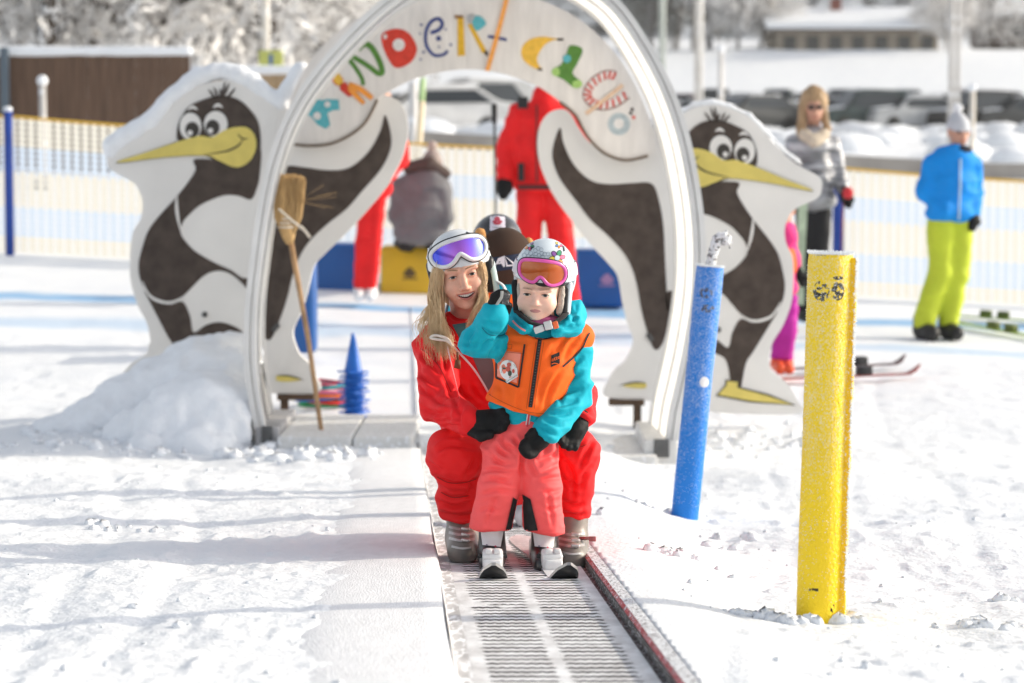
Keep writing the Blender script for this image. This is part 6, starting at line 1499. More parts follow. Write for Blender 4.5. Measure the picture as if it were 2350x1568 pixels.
# blue jacket skier
t, P = figure('man in bright blue jacket, lime trousers and grey bobble hat standing on the right', 19.0, 2150, 765, (2203, 303), [((2160, 515), (2160, 620), (2120, 738), .115), ((2210, 515), (2200, 630), (2180, 738), .105)],
       [((2140, 375), (2122, 440, .02), (2160, 485, -.12), .085), ((2238, 378), (2246, 440, .04), (2236, 490, -.05), .075)], [(2183, 490, 0, (.215, .16, .10)), (2183, 425, 0, (.215, .16, .22)), (2190, 365, 0, (.185, .14, .12)), (2199, 356, 0, (.09, .09, .05))], fabric('jacket_blue', (.002, .25, .72), var=.1), fabric('trouser_lime', (.52, .60, .04), var=.08), bboot,
       hat=(fabric('hat_light', (.52, .53, .56)), fabric('bobble_white', (.75, .75, .76))), jacket_cut=(2183, 512), gl=(0, 1))
organic('neck_gaiter', el(P((2203, 346, -.02)), (.100, .110, .050)), *bounds([P((2200, 343))], .16), .008, fabric('gaiter_navy', (.012, .016, .03)), t, wr=[(.008, (20, 20, 50), 4, True)])
mb = MB(); mb.tube([P((2196, 365, -.155)), P((2194, 430, -.175)), P((2192, 505, -.165))], .009, 6); mb.build('zip', mat('zip_pale', (.45, .60, .70), .5), t); t.rotation_euler = (0, 0, R(13))
# blonde woman on the right
t, P = figure('blonde woman in silver puffer jacket and sunglasses standing behind the right penguin', 19.4, 1860, 720, (1868, 250), [((1848, 480), (1845, 590), (1842, 700), .085), ((1885, 480), (1880, 590), (1868, 700), .085)],
       [((1822, 330), (1812, 400, .0), (1852, 410, -.18), .075), ((1910, 330), (1925, 400, .0), (1938, 440, -.1), .072)], [(1868, 460, 0, (.19, .14, .10)), (1866, 395, 0, (.19, .14, .2)), (1866, 335, 0, (.18, .13, .11)), (1866, 305, 0, (.09, .09, .06))], mat('puffer_silver', (.36, .36, .37), .3, .55, 9, metal=.45, bump=.9, bscale=9, stretch=(.5, .5, 3), bdist=.04), fabric('trouser_black', (0, 0, 0)), bboot,
       hair=[((1868, 225, .03), (1868, 232, .03), .105, .105), ((1845, 240, .02), (1838, 300, -.05), .04, .035), ((1890, 240, .02), (1898, 296, -.04), .034, .03), ((1838, 300, -.05), (1846, 330, -.1), .03, .012), ((1898, 296, -.05), (1896, 318, -.1), .028, .012)])
mb = MB()
for s in (-1, 1): mb.ball(P((1868, 247, 0)) + Vector((s * .034, -.092, .0)), (.026, .012, .022), 10)
mb.tube([P((1868, 247, 0)) + Vector((-.07, -.04, .006)), P((1868, 247, 0)) + Vector((0, -.10, .004)), P((1868, 247, 0)) + Vector((.07, -.04, .006))], .004, 6); mb.build('sunglasses', mat('sunglass', (.03, .015, .012), .15, spec=.6), t)
organic('fur_collar', uni([rc(P((1845, 310, -.08)), P((1870, 325, -.15)), .05, .045), rc(P((1870, 325, -.15)), P((1892, 308, -.08)), .045, .05)], .03), *bounds([P((1868, 315))], .3), .010, fabric('fur_cream', (.62, .52, .40), rough=.95), t, wr=[(.010, (40, 40, 40), 4, True)])
pole('dark red ski pole in the right hand of the blonde woman', V(1937, 425, 19.2), V(1930, 600, 19.2), (.22, .03, .04))
mb = MB(); mb.ball(V(1946, 443, 19.15), (.045, .04, .05), 10); o = mb.build('mitten', fabric('mitten_red', (.62, .04, .05)))
o.parent = t; o.data.transform(Matrix.Translation(-t.location)); ORG[o.name] = t.location.copy()
def flat_ski(label, a, b, w, col, edge, group=None, bind=None):
    t = thing('ski', a, label, 'ski', group); a = Vector(a); b = Vector(b); d = (b - a); L_ = d.length; d.normalize(); s = d.cross(Vector((0, 0, 1))) if abs(d.z) < .8 else d.cross(Vector((0, 1, 0))); s.normalize(); u = s.cross(d)
    v = []; f = []; n = 24
    for i in range(n + 1):
        q = i / n; ww = w * (1 - .25 * math.sin(math.pi * q)); z = 0
        if q > .9: z = .06 * ((q - .9) / .1) ** 2; ww *= math.sqrt(max(.02, 1 - ((q - .9) / .1) ** 2 * .95))
        p = a + d * L_ * q + u * z
        v += [p + s * ww, p - s * ww, p - s * ww + u * .012, p + s * ww + u * .012]
    for i in range(n):
        for j in range(4): f.append((i * 4 + j, i * 4 + (j + 1) % 4, i * 4 + 4 + (j + 1) % 4, i * 4 + 4 + j))
    f += [(3, 2, 1, 0), (n * 4, n * 4 + 1, n * 4 + 2, n * 4 + 3)]
    obj('plank', v, f, mat('ski_%s' % edge, col, .35, .25, 14, spec=.5), t, False)
    mb = MB()
    for q in (.46, .62): mb.box(a + d * L_ * q + u * .04, (.10, .075, .06), Matrix((d, s, u)).transposed(), bev=.012); 
    mb.build('binding', bind or M_BLACK, t)
flat_ski('green and white ski held upright by the blonde woman', V(1832, 700, 19.1), V(1846, 410, 19.1), .045, (.42, .52, .36), 'green')
lime_b = mat('binding_lime', (.10, .13, .02), .4, .5, 9)
zf = lambda px, Y, dz=.03: Vector(((px - 1175) / F * Y, Y, gz((px - 1175) / F * Y, Y) + dz))
flat_ski('lime edged ski lying nearest behind the man in blue', zf(2170, 19.9), zf(2420, 18.9), .05, (.30, .42, .03), 'lime', 'skis lying behind the man in blue', lime_b)
flat_ski('lime edged ski lying farther behind the man in blue', zf(2150, 20.3), zf(2400, 20.0), .05, (.24, .36, .03), 'lime2', 'skis lying behind the man in blue', lime_b)
# child behind the right penguin
t, P = figure('child in pink and orange hidden behind the right penguin, orange boots', 16.3, 1795, 850, (1796, 480), [((1788, 690), (1788, 760), (1786, 815), .066), ((1812, 690), (1810, 760), (1806, 815), .062)],
       [((1770, 545), (1765, 600), (1775, 640), .05), ((1806, 555), (1824, 590), (1830, 612), .042)], [(1796, 660, 0, (.11, .10, .08)), (1796, 600, 0, (.11, .10, .14)), (1796, 545, 0, (.11, .1, .08)), (1796, 520, 0, (.06, .06, .04))], fabric('kid_pink', (.75, .04, .22)), fabric('kid_magenta', (.45, .02, .30)), mat('boot_orange', (.78, .10, .03), .4), hat=(mat('kid_helmet', (.6, .6, .62), .3), None), h=.010, head_r=.1)
organic('vest', uni([el(P((1792, 600, 0)), (.115, .115, .16))], .02), *bounds([P((1797, 600))], .25), .010, fabric('kid_vest', (.85, .13, .02)), t)
flat_ski('red tipped ski of the child behind the right penguin, nearer one', zf(1770, 16.0), zf(2115, 16.35), .04, (.30, .06, .05), 'red', 'skis worn behind the right penguin')
flat_ski('dark ski of the child behind the right penguin, farther one', zf(1800, 16.5), zf(2080, 16.9), .04, (.10, .05, .05), 'dark', 'skis worn behind the right penguin')
# children waiting on the carpet behind the woman
def queue_child(label, Y, cx, htop, hm, jm, vm, tm, ears=None, sticker=False, band=None):
    s = F / Y; top = V(cx, htop, Y); c = top - Vector((0, 0, .12)); gy = float(prof(Y)); hgt = top.z - gy
    t = thing('person', (top.x, Y, gy), label, 'person', 'children queueing on the carpet')
    z = lambda q: gy + hgt * q
    hd = organic('body', uni([el(c - Vector((0, 0, .02)), (.075, .085, .10)), rc(c - Vector((0, 0, .08)), c - Vector((0, 0, .2)), .04, .045)], .02), *bounds([c, c - Vector((0, 0, .2))], .13), .008, M_SKINC, t)
    f = sub(inter(el(c, (.105, .12, .118)), half(c - Vector((0, 0, .085)), (0, 0, -1)), .008), el(c - Vector((0, -.06, .1)), (.07, .10, .10)), .01)
    ho = organic('helmet', f, *bounds([c], .16), .005, hm, t)
    J_ = uni([el((c.x, Y, z(.66)), (.15, .115, .16)), el((c.x, Y, z(.50)), (.13, .11, .10)), rc((c.x - .12, Y, z(.76)), (c.x + .12, Y, z(.76)), .05, .05), rc((c.x - .15, Y, z(.74)), (c.x - .19, Y, z(.56)), .05, .045), rc((c.x + .15, Y, z(.74)), (c.x + .19, Y, z(.56)), .05, .045), rc((c.x - .19, Y, z(.56)), (c.x - .16, Y - .08, z(.46)), .045, .04), rc((c.x + .19, Y, z(.56)), (c.x + .16, Y - .08, z(.46)), .045, .04), el((c.x, Y + .02, z(.80)), (.10, .10, .05))], .03)
    organic('jacket', J_, (c.x - .3, Y - .25, z(.38)), (c.x + .3, Y + .22, z(.92)), .009, jm, t, wr=[(.007, (10, 10, 16), 9, True)])
    V_ = inter(uni([el((c.x, Y, z(.66)), (.158, .128, .165)), rc((c.x - .10, Y, z(.755)), (c.x + .10, Y, z(.755)), .060, .060)], .03), half((c.x, Y, z(.53)), (0, 0, -1)), .006)
    organic('vest', V_, (c.x - .25, Y - .2, z(.48)), (c.x + .25, Y + .2, z(.9)), .009, vm, t)
    organic('trousers', uni([rc((c.x - .06, Y, z(.48)), (c.x - .075, Y, z(.10)), .075, .068), rc((c.x + .06, Y, z(.48)), (c.x + .075, Y, z(.10)), .075, .068)], .02), (c.x - .2, Y - .15, z(.02)), (c.x + .2, Y + .15, z(.6)), .010, tm, t, wr=[(.006, (10, 10, 16), 4, True)])
    for s_ in (-1, 1): organic('boot', uni([rc((c.x + s_ * .075, Y, z(.12)), (c.x + s_ * .075, Y, z(.05)), .05, .05), rc((c.x + s_ * .075, Y + .03, z(.045)), (c.x + s_ * .075, Y - .11, z(.035)), .045, .038)], .02), *bounds([(c.x + s_ * .075, Y, z(.06))], .2), .008, mat('boot_pale', (.60, .59, .60), .4), t)
    if ears:
        for s_, m_ in ((-1, ears), (1, ears)): organic('plush_ear', uni([rc(c + Vector((s_ * .080, -.04 if s_ < 0 else .07, .06 if s_ < 0 else .03)), c + Vector((s_ * .088, -.05 if s_ < 0 else .08, .10 if s_ < 0 else .06)), .024, .020)], .01), *bounds([c + Vector((s_ * .085, .0, .08))], .17), .006, m_, ho, wr=[(.004, (60, 60, 60), 2, True)])
    if band:
        vs = []; ff = []; zc = -.006
        for i in range(33):
            a = R(190) + R(160) * i / 32
            for q in (-.026, .026):
                sc = math.sqrt(1 - ((zc + q) / .118) ** 2); vs.append(c + Vector(((.105 * sc + .006) * math.cos(a), (.12 * sc + .006) * math.sin(a), zc + q + .016 * math.cos(a))))
        for i in range(32): ff.append((i * 2, i * 2 + 1, i * 2 + 3, i * 2 + 2))
        bo = obj('goggle_strap', vs, ff, mat('strap_navy', (.02, .03, .06), .7), ho)
        SB = Surf(bo); text_on('strap_text', SB, 'ALL', cx + 6, htop + 79, 40, R(-6), mat('strap_letter', (.75, .76, .78), .6), bo, .008); dot('strap_dot', SB, (cx - 30, htop + 84), 6, mat('strap_dot_lime', (.35, .5, .05), .6), bo, .003)
    if sticker:
        SB = Surf(ho); q = (cx, htop + 26); patch('sticker', SB, [(cx - 16, htop + 2), (cx + 18, htop + 2), (cx + 19, htop + 40), (cx - 17, htop + 40)], mat('sticker_white', (.72, .66, .74), .4), ho, 6, 6, .003)
        for dx, dy, r, ry in ((0, 14, 7, 6), (-6, 20, 5, 3), (7, 20, 5, 3), (0, 24, 9, 3)): dot('sticker_print', SB, (cx + dx, htop + dy), r, mat('sticker_red', (.45, .06, .09), .5), ho, .006, ry)
        seam('sticker_print', SB, [(cx - 10, htop + 33), (cx + 12, htop + 33)], 2, mat('sticker_grey', (.3, .3, .3), .5), ho, .006)
teal2 = mat('teal_cloth', (0, 0, 0)); vest2 = mat('orange_cloth', (0, 0, 0))
queue_child('child in brown bear-eared helmet with ALL on the goggle strap, behind the woman', 8.75, 1158, 521, fabric('plush_brown', (.055, .032, .022), rough=.95), teal2, vest2, fabric('kid_navy', (.02, .03, .08)), ears=fabric('plush_ear', (.55, .28, .10), rough=.95), band=True)
queue_child('child in shiny black helmet with a square sticker, last in the queue behind the woman', 9.9, 1141, 489, mat('helmet_black', (.02, .02, .022), .2, spec=.6, coat=.5), fabric('kid_dark', (.03, .03, .04)), vest2, fabric('kid_navy', (0, 0, 0)), sticker=True)
# ================================================================== FAR BACKGROUND
def plank_wall(name, label, x0, x1, ytop, Y, col, snow=True, post=None):
    a = V(x0, ytop, Y); b = V(x1, ytop, Y); t = thing(name, (b.x, Y, gz(b.x, Y)), label, 'fence'); m = mat('wood_' + name + str(int(Y)), col, .8, .3, 6, stretch=(6, 1, .3), bump=.3)
    z0 = gz(b.x, Y) - .4; rr = np.random.RandomState(3); mb = MB(); x = a.x
    while x < b.x - .02:
        w = .085; mb.box((x + w / 2, Y + .012 * rr.rand(), (z0 + a.z) / 2), (w - .005, .03, a.z - z0)); x += w
    mb.build('planks', m, t, False)
    mb = MB()
    for z in (a.z - .25, a.z - 1.1): mb.box(((a.x + b.x) / 2, Y + .06, z), (b.x - a.x, .05, .10))
    mb.build('rail', m, t, False)
    if snow: organic('snow_cover', lambda X, Y_, Z: rc((a.x, Y + .02, a.z + .0), (b.x, Y + .02, a.z + .0), .07, .07)(X, Y_, Z) - .03 * fbm(X * 3, Y_ * 3, Z * 3, 2, 1), (a.x - .1, Y - .2, a.z - .12), (b.x + .12, Y + .25, a.z + .2), .04, M_SNOWC, t)
    if post: mb = MB(); p = V(post, ytop, Y - .1); mb.box((p.x, Y - .1, (p.z + z0) / 2), (.10, .10, p.z - z0 + .1), bev=.01); mb.build('steel_post', mat('steel_blue', (.10, .13, .16), .5), t, False)
plank_wall('plank_wall', 'brown vertical plank wall topped with snow at the left edge', -260, 433, 118, 30.0, (.125, .075, .05), True, 10)
plank_wall('plank_wall', 'light brown slatted fence between the left penguin and the arch', 445, 700, 162, 33.5, (.36, .25, .14), True)
def simple_pole(label, px, ytop, ybot, Y, r, col, name='flag_pole', cat='pole', base=True):
    a = V(px, ytop, Y); zb = gz(a.x, Y) - .2; t = thing(name, (a.x, Y, zb), label, cat)
    mb = MB(); mb.tube([Vector((a.x, Y, zb)), a], [r, r * .8], 12); mb.build('shaft', mat('polecol_%d_%d' % (px, Y), col, .5, .1, 5, frost=.2, fscale=12), t)
    mb = MB(); mb.ball(a + Vector((0, 0, r)), r * 1.3, 10); mb.build('cap', M_SNOWC, t)
    mb = MB(); mb.lathe((a.x, Y, zb + .15), [(r * 2.2, 0), (r * 2.2, .12), (r * 1.2, .2)], 14); mb.build('base', M_GREYPL, t)
simple_pole('frosted white post in front of the brown plank wall', 97, 195, 290, 28, .05, (.5, .48, .46), 'marker_post', 'post')
simple_pole('tall cream flag pole above the left penguin', 607, -260, 150, 40, .075, (.66, .62, .55))
simple_pole('tall pale green pole behind the arch top right', 1521, -300, 95, 95, .14, (.42, .46, .42))
simple_pole('tall white frosted pole right of the arch', 1606, -300, 200, 62, .12, (.62, .60, .57))
simple_pole('tall grey lamp pole above the man in blue, left of the pair', 2189, -300, 240, 42, .055, (.52, .50, .48)); simple_pole('tall grey lamp pole above the man in blue, right of the pair', 2204, -300, 240, 42.6, .05, (.52, .50, .48))
simple_pole('thin short white post beside the bobble hat', 2232, 210, 330, 30, .045, (.72, .66, .58), 'marker_post', 'post')
simple_pole('thin pale post behind the right penguin head', 1655, 120, 250, 46, .06, (.66, .63, .60), 'marker_post', 'post')
simple_pole('pale post behind the grey bobble hat inside the arch', 948, 190, 330, 27, .06, (.66, .64, .62), 'marker_post', 'post')
a = V(968, 235, 25); b = V(955, 350, 24.6); t = thing('slalom_pole', b, 'slanting cream slalom pole inside the arch', 'pole'); mb = MB(); mb.tube([b - Vector((0, 0, .3)), a], .035, 10); mb.build('shaft', mat('slalom_cream', (.72, .60, .42), .6), t); mb = MB(); mb.tube([a - Vector((0, 0, .05)), a + Vector((.01, 0, .25))], .03, 10); mb.build('top_sleeve', mat('slalom_green', (.45, .62, .30), .6), t)
t = thing('yellow_sign', V(620, 150, 36), 'yellow rounded sign with small blue figure on a post', 'sign'); c = V(622, 136, 36); mb = MB(); mb.box(c, (.36, .03, .26), bev=.013); mb.build('sign_panel', mat('sign_yellow', (.55, .58, .16), .5), t); mb = MB(); mb.ball(c + Vector((0, -.02, .05)), (.03, .006, .03), 10); mb.box(c + Vector((0, -.02, -.03)), (.05, .008, .11), bev=.003); mb.build('pictogram', mat('sign_blue', (.03, .12, .42), .5), t); mb = MB(); mb.tube([c + Vector((0, .03, .1)), Vector((c.x, 36.03, gz(c.x, 36) - .2))], .03, 10); mb.build('post', M_GREYPL, t)
# retaining wall in front of the car park
def wall():
    xs = np.linspace(-3.0, 9.5, 40); Y = 35.0; v = []; f = []
    for x in xs:
        zt = float(zg(x, 36.4, False)) + .06; zb = float(zg(x, 34.4, False)) - .5
        for y, z in ((Y, zb), (Y, zt), (Y + .35, zt), (Y + .35, zb)): v.append((x, y, z))
    n = len(xs)
    for i in range(n - 1):
        for j in range(3): f.append((i * 4 + j, i * 4 + j + 1, i * 4 + 4 + j + 1, i * 4 + 4 + j))
    f += [(3, 2, 1, 0), ((n - 1) * 4, (n - 1) * 4 + 1, (n - 1) * 4 + 2, (n - 1) * 4 + 3)]
    o = obj('retaining_wall', v, f, mat('concrete', (.36, .33, .30), .85, .2, 2, bump=.2), None, False); tag(o, 'low grey brown retaining wall between the net fence and the car park', 'wall')
wall()
# snow heaps ploughed up beside the car park
def heaps():
    rr = np.random.RandomState(9); S = []
    for k in range(120):
        Y = 40 + 40 * rr.rand(); px = 900 + 1550 * rr.rand(); x = (px - 1175) / F * Y; r = .18 + .22 * rr.rand(); S.append(((x, Y, gz(x, Y) + .05), (r * 1.6, r * 1.2, r * .8)))
    mb = MB()
    for c, r in S:
        k = len(mb.v); mb.ball(c, r, 18)
        for i in range(k, len(mb.v)):
            p = mb.v[i]; q = 1 + .55 * float(fbm(p[0] * 1.3, p[1] * 1.3, p[2] * 1.3, 3, 2)); mb.v[i] = tuple(c[j] + (p[j] - c[j]) * q for j in range(3))
    o = mb.build('snow_heaps', M_SNOWC); tag(o, kind='structure')
heaps()
# ---------------- parked cars
GLASS = mat('car_glass', (.02, .025, .03), .1, spec=.6); TYRE = mat('tyre', (.015, .015, .015), .8)
def car_proto(kind):
    L_, H, W = (4.3, 1.48, 1.78) if kind == 0 else (4.6, 1.72, 1.86)
    pr = [(-2.1, .30), (-2.12, .62), (-1.95, .86), (-1.1, .95), (-.55, H - .08), (.0, H), (.9, H - .02), (1.6, 1.08 if kind == 0 else H - .1), (2.05, .98), (2.12, .55), (2.05, .28)]
    return pr, W, H
def car(label, px, Y, col, cn, ang, kind, grp, snow=True):
    x = (px - 1175) / F * Y; z = gz(x, Y); t = thing('parked_car', (0, 0, 0), label, 'car', grp)
    pr, W, H = car_proto(kind); v = []; f = []
    P = catmull(pr, False, 3); n = len(P)
    for p in P:
        for s, k in ((-1, 1), (-.94, 1.0), (.94, 1.0), (1, 1)):
            ins = .14 * max(0, (p[1] - .9)) / .6
            v.append((p[0], s * (W / 2 - (ins if abs(s) == 1 else ins)), p[1] - (.03 if abs(s) == 1 else 0)))
    for i in range(n - 1):
        for j in range(3): f.append((i * 4 + j, i * 4 + j + 1, i * 4 + 4 + j + 1, i * 4 + 4 + j))
    # sides
    left = [i * 4 for i in range(n)]; right = [i * 4 + 3 for i in range(n)]
    f += [tuple(left), tuple(right[::-1])]
    obj('car_body', v, f, mat('car_' + cn, col, .4, .1, 3, coat=.1), t, False)
    mb = MB()
    for s in (-1, 1):
        y = s * (W / 2 - .05)
        q = [Vector((-.95, y, .98)), Vector((-.5, y * .93, H - .14)), Vector((.95, y * .93, H - .12)), Vector((1.45, y, 1.02))]
        mb.add(q + [p + Vector((0, s * .012, 0)) for p in q], [(0, 1, 2, 3), (7, 6, 5, 4), (0, 4, 5, 1), (1, 5, 6, 2), (2, 6, 7, 3), (3, 7, 4, 0)])
    for xa, za, xb, zb in ((-1.12, .96, -.60, H - .12), (1.72, 1.04, 1.20 if kind == 0 else 1.6, H - .14)):
        sg = -1 if xa < 0 else 1
        q = [Vector((xa, -W * .40, za)), Vector((xb, -W * .36, zb)), Vector((xb, W * .36, zb)), Vector((xa, W * .40, za))]
        mb.add([p + Vector((sg * .03, 0, .03)) for p in q] + [p - Vector((sg * .02, 0, .0)) for p in q], [(0, 1, 2, 3), (7, 6, 5, 4), (0, 4, 5, 1), (1, 5, 6, 2), (2, 6, 7, 3), (3, 7, 4, 0)])
    mb.build('windows', GLASS, t, False)
    for xa in (-1.32, 1.30):
        for s in (-1, 1):
            mb = MB(); mb.lathe((xa, s * (W / 2 - .10), .32), [(.19, -.11), (.32, -.10), (.32, .10), (.19, .11)], 18, Matrix.Rotation(R(90), 4, 'X')); mb.build('wheel', TYRE, t)
    for s in (-1, 1):
        mb = MB(); mb.ball((-2.04, s * .62, .70), (.06, .16, .08), 10); mb.build('headlight', mat('lamp_clear', (.7, .7, .7), .15), t)
    if snow:
        mb = MB(); mb.box((.35, 0, H + .02), (1.5, W * .62, .07), bev=.03); mb.build('snow_cover', M_SNOWC, t); mb = MB(); mb.box((-1.55, 0, .97), (.8, W * .75, .08), Matrix.Rotation(R(-6), 3, 'Y'), bev=.03); mb.build('snow_cover', M_SNOWC, t)
    t.location = (x, Y, z - .02); t.rotation_euler = (0, 0, ang)
rr = np.random.RandomState(21)
CC = [('dark_green', (.03, .05, .05)), ('black', (.015, .015, .017)), ('charcoal', (.045, .048, .05)), ('silver', (.40, .41, .42)), ('dark_red', (.12, .02, .02)), ('slate', (.06, .08, .10)), ('white', (.7, .7, .7))]
ORD = ['first', 'second', 'third', 'fourth', 'fifth', 'sixth', 'seventh', 'eighth', 'ninth', 'tenth', 'eleventh', 'twelfth']
for row, (Y, pxs, seq, an) in enumerate(((118, [1600, 1690, 1785, 1930, 2015, 2100, 2185, 2270, 2355], [0, 5, 1, 2, 0, 1, 2, 4, 0], 1.25), (141, [1570, 1640, 1712, 1785, 1858, 1930, 2002, 2075, 2148, 2222, 2295], [4, 1, 2, 0, 1, 5, 2, 0, 1, 4, 2], 1.45), (96, [1720, 1980, 2090, 2240, 2340], [2, 0, 3, 1, 2], .3))):
    for k, px in enumerate(pxs):
        cn, col = CC[seq[k]]
        car('%s car, %s from the left in the %s row right of the arch' % (cn.replace('_', ' '), ORD[k], ['middle', 'back', 'nearest'][row]), px, Y + rr.rand(), col, cn, an + .15 * rr.randn(), k % 2, 'cars in the car park')
for k, (px, Y, c, an, lb) in enumerate(((1000, 66, 6, .2, 'white snow covered car inside the arch, left one'), (1085, 74, 3, .5, 'silver snow covered car in the middle of the arch opening'), (1030, 96, 5, 1.3, 'slate car far back inside the arch, beside the silver one'), (1110, 100, 4, 1.2, 'dark red car far back inside the arch'), (930, 92, 2, 1.2, 'charcoal car far back at the left inside the arch'), (430, 84, 5, .2, 'slate car behind the plank wall on the left'), (500, 100, 1, .4, 'black car behind the plank wall near the tree trunks'))):
    cn, col = CC[c]; car(lb, px, Y, col, cn, an, k % 2, 'cars in the car park')
# ---------------- houses
def house(label, px, Y, wd, dp, hw, hr, wall_c, roof_over=.8, ang=0.0, nw=5, z=None, chim=False):
    x = (px - 1175) / F * Y; z = gz(x, Y) - .5 if z is None else z; t = thing('house', (0, 0, 0), label, 'house')
    m = mat('housewall_%d' % px, wall_c, .85, .15, 1.5)
    mb = MB(); mb.box((0, dp / 2, hw / 2), (wd, dp, hw)); mb.add([(-wd / 2, 0, hw), (wd / 2, 0, hw), (-wd / 2, dp, hw), (wd / 2, dp, hw), (-wd / 2, dp / 2, hw + hr * .92), (wd / 2, dp / 2, hw + hr * .92)], [(0, 4, 2), (1, 3, 5)]); mb.build('wall', m, t, False)
    mb = MB(); o = roof_over
    A = [(-wd / 2 - o, -o, hw - .15), (wd / 2 + o, -o, hw - .15), (wd / 2 + o, dp / 2, hw + hr), (-wd / 2 - o, dp / 2, hw + hr), (wd / 2 + o, dp + o, hw - .15), (-wd / 2 - o, dp + o, hw - .15)]
    up = Vector((0, 0, .35)); vs = [Vector(q) for q in A] + [Vector(q) + up for q in A]
    mb.add(vs, [(0, 3, 2, 1), (3, 5, 4, 2), (6, 7, 8, 9), (9, 8, 10, 11), (0, 1, 7, 6), (5, 11, 10, 4), (1, 2, 8, 7), (2, 4, 10, 8), (0, 6, 9, 3), (3, 9, 11, 5)]); rf = mb.build('roof', M_SNOWC, t, False)
    mb = MB(); mb.box((0, -o + .05, hw - .18), (wd + 2 * o, .08, .22)); mb.build('eaves_board', mat('eaves', (.07, .05, .04), .8), t, False)
    for k in range(nw):
        xx = -wd / 2 + wd * (k + .5) / nw; wz = hw - 1.15; mb = MB(); mb.box((xx, -.03, wz), (wd / nw * .62, .08, 1.2)); w = mb.build('window', mat('frame_dark', (.20, .17, .14), .7), t, False)
        mb = MB(); mb.box((xx, -.075, wz), (wd / nw * .5, .02, 1.0)); mb.build('pane', GLASS, w, False)
    if chim: mb = MB(); mb.box((-wd * .1, dp * .4, hw + hr * .8), (.7, .7, 2.2)); mb.build('chimney', mat('brick', (.22, .07, .05), .9, .3, 20), rf, False)
    t.location = (x, Y, z); t.rotation_euler = (0, 0, ang)
house('long low brown house under a thick snow roof on the bank above the cars', 1965, 167, 11.0, 9, 2.3, 1.35, (.34, .29, .23), .9, .0, 7, z=V(1965, 140, 167).z, chim=True)
house('dark house with blue shaded snow roof at the top right corner', 2330, 178, 7, 9, 2.2, 1.7, (.12, .09, .08), .8, -.25, 3, z=V(2330, 105, 178).z)
house('dark grey house behind the frosted trees on the left', 470, 105, 8, 7, 2.4, 1.6, (.13, .13, .15), .7, .1, 4, z=V(470, 128, 105).z)
house('brown house with pale windows behind the trees left of the arch', 770, 125, 9, 7, 2.2, 1.8, (.18, .13, .10), .8, -.1, 4, z=V(770, 120, 125).z)
# ---------------- frosted trees
BARK = mat('bark_frosted', (.060, .045, .035), .9, .3, 9, frost=.36, fscale=7)
FROST = mat('twig_frost', (.84, .83, .82), .8, 0, 1.4, col2=(.70, .67, .64), thresh=.55, soft=.15)
FROSTD = mat('twig_dim', (.30, .31, .30), .8, 0, 1.2, col2=(.06, .07, .065), thresh=.5)
def tree_mesh(seed, H, spread, dens, low=.14):
    rr = np.random.RandomState(seed); tr = MB(); tips = []
    def grow(p, d, L_, r, lv):
        pts = [p]; q = p.copy(); dd = d.copy()
        for i in range(4):
            dd = (dd + Vector(rr.randn(3)) * .13 + Vector((0, 0, -.06 if lv > 1 else .05))).normalized(); q = q + dd * (L_ / 4); pts.append(q.copy())
        tr.tube(pts, [r, r * .86, r * .72, r * .6, r * .45], 6 if lv < 2 else 4, cap=False)
        if lv >= 3:
            tips.extend(pts[1:]); return
        nb = 15 if lv == 0 else 6 if lv == 1 else 5
        for k in range(nb):
            s = low + (1 - low) * (k + rr.rand()) / nb; i = min(3, int(s * 4)); b = pts[i].lerp(pts[i + 1], s * 4 - i)
            a = rr.rand() * 2 * math.pi if lv == 0 else None
            if lv == 0: nd = Vector((math.cos(a) * spread, math.sin(a) * spread, .35 + .5 * s))
            else: nd = dd + Vector(rr.randn(3)) * .75
            grow(b, nd.normalized(), L_ * ((.50 - .22 * s) if lv == 0 else .55), r * (.42 if lv == 0 else .5), lv + 1)
            if lv >= 1: tips.append(b)
    grow(Vector((0, 0, 0)), Vector((0, 0, 1)), H, H * .020, 0)
    lf = MB(); 
    for tp in tips:
        for k in range(dens):
            c = tp + Vector(rr.randn(3)) * .22 + Vector((0, 0, -.1 * rr.rand())); a = Vector(rr.randn(3)).normalized(); b = a.orthogonal().normalized(); s = .05 + .09 * rr.rand(); l = s * (1.2 + 2.2 * rr.rand())
            lf.add([c - a * l, c + b * s * .5, c + a * l, c - b * s * .5], [(0, 1, 2, 3)])
    return tr, lf
protos = []
for i, (sd, H, sp, dn) in enumerate(((1, 11, .85, 4), (5, 13, .75, 4), (9, 9, 1.0, 5))):
    tr, lf = tree_mesh(sd, H, sp, dn); protos.append((tr, lf))
def tree(label, px, Y, sc, k, rot, group, fm=None, zoff=0):
    x = (px - 1175) / F * Y; t = thing('frosted_tree', (0, 0, 0), label, 'tree', group)
    if not hasattr(tree, 'me'): tree.me = {}
    key = (k, fm.name if fm else '')
    if key not in tree.me:
        a = protos[k][0].build('trunk', BARK, t); b = protos[k][1].build('crown', fm or FROST, t, False); tree.me[key] = (a, b)
    else:
        for o in tree.me[key]:
            c = o.copy(); COL.objects.link(c); c.parent = t
    t.location = (x, Y, gz(x, Y) - .2 + zoff); t.scale = (sc, sc, sc); t.rotation_euler = (0, 0, rot)
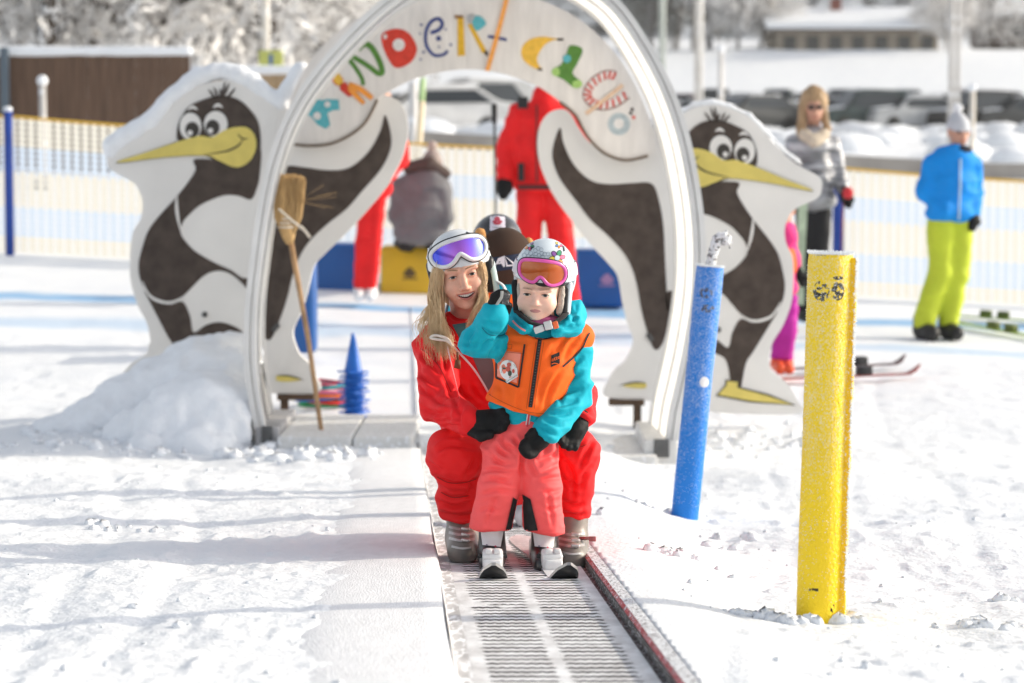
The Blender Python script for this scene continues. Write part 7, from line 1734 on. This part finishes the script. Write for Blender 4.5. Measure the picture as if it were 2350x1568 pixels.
TL = [(60, 46, 1.0, 0, .2, 'large frosted tree at the far left edge above the plank wall'), (185, 52, 1.1, 1, 1.1, 'frosted tree second from the left edge above the plank wall'), (300, 47, .95, 2, 2.0, 'bushy frosted tree above the middle of the plank wall'), (396, 50, 1.1, 1, 3.0, 'frosted tree with thick dark trunk near the end of the plank wall'), (500, 62, 1.1, 0, 4.1, 'frosted tree between the plank wall and the cream flag pole'), (622, 58, 1.15, 1, 5.0, 'frosted tree with dark trunk directly behind the cream flag pole'),
      (705, 74, 1.2, 2, .7, 'small frosted tree left of the arch top'), (120, 68, 1.3, 2, 2.6, 'bushy frosted tree in the second line behind the left edge'), (250, 72, 1.3, 0, 3.6, 'tall frosted tree in the second line behind the plank wall'), (460, 80, 1.4, 1, 1.6, 'tall frosted tree in the second line behind the dark house'), (800, 95, 1.4, 0, 2.2, 'frosted tree just left of the arch, farther back'),
      (1690, 168, .85, 2, 1.9, 'frosted tree in front of the bank between arch and brown house'), (1740, 170, .8, 0, .5, 'frosted tree beside the left end of the brown house'), (1625, 172, 1.0, 1, 2.9, 'frosted tree behind the white pole right of the arch'), (2165, 166, .55, 2, 4.4, 'small frosted tree in front of the right end of the brown house'), (2255, 176, .8, 0, 5.5, 'frosted tree between the brown house and the corner house')]
for px, Y, sc, k, rt, lb in TL: tree(lb, px, Y, sc, k, rt, 'frosted trees')
for px, Y, sc, k, rt, lb in [(1490, 174, .9, 1, 0, 'dark tree right of the arch top, left of the dark group'), (1545, 176, 1.0, 0, 1, 'dark tree right of the arch top, middle of the dark group'), (1590, 178, .9, 1, 2, 'dark tree right of the arch top, right of the dark group')]: tree(lb, px, Y, sc, k, rt, 'dark trees', FROSTD)
# the far wood above the village: countless trees
def wood():
    rr = np.random.RandomState(17); mb = MB()
    for k in range(1500):
        Y = 205 + 95 * rr.rand(); x = (rr.rand() - .5) * .62 * Y; z = gz(x, Y); h = 7 + 5 * rr.rand()
        m = 0 if rr.rand() < .75 else 1
        for j in range(9):
            s = j / 9; w = (1 - s) * (1.7 + .5 * rr.rand()) + .2; a = rr.rand() * 6
            vs = [(x + w * math.cos(a + q * 1.2566) * (.6 + .8 * rr.rand()), Y + w * math.sin(a + q * 1.2566), z + h * s - .3) for q in range(5)] + [(x, Y, z + h * (s + .22))]
            mb.add(vs, [(q, (q + 1) % 5, 5) for q in range(5)], m if rr.rand() < .8 else 1 - m)
    o = mb.build('distant_wood', [mat('wood_frost', (.78, .78, .77), .9, .2, .4), mat('wood_dark', (.30, .31, .30), .9, .3, .4)], None, False); tag(o, 'frosted wood covering the hillside far behind the village', 'wood', kind='stuff')
wood()
# ================================================================== AIR: thin sunlit winter haze
def haze():
    m = bpy.data.materials.new('haze_air'); m.use_nodes = True; t = m.node_tree; t.nodes.clear()
    out = t.nodes.new('ShaderNodeOutputMaterial'); vol = t.nodes.new('ShaderNodeVolumePrincipled')
    vol.inputs['Color'].default_value = (.95, .93, .90, 1); vol.inputs['Density'].default_value = 0.0005; vol.inputs['Anisotropy'].default_value = .2
    t.links.new(vol.outputs[0], out.inputs['Volume'])
    mb = MB(); mb.box((0, 160, 32), (1000, 340, 72)); o = mb.build('haze', m, None, False); tag(o, kind='stuff')
haze()
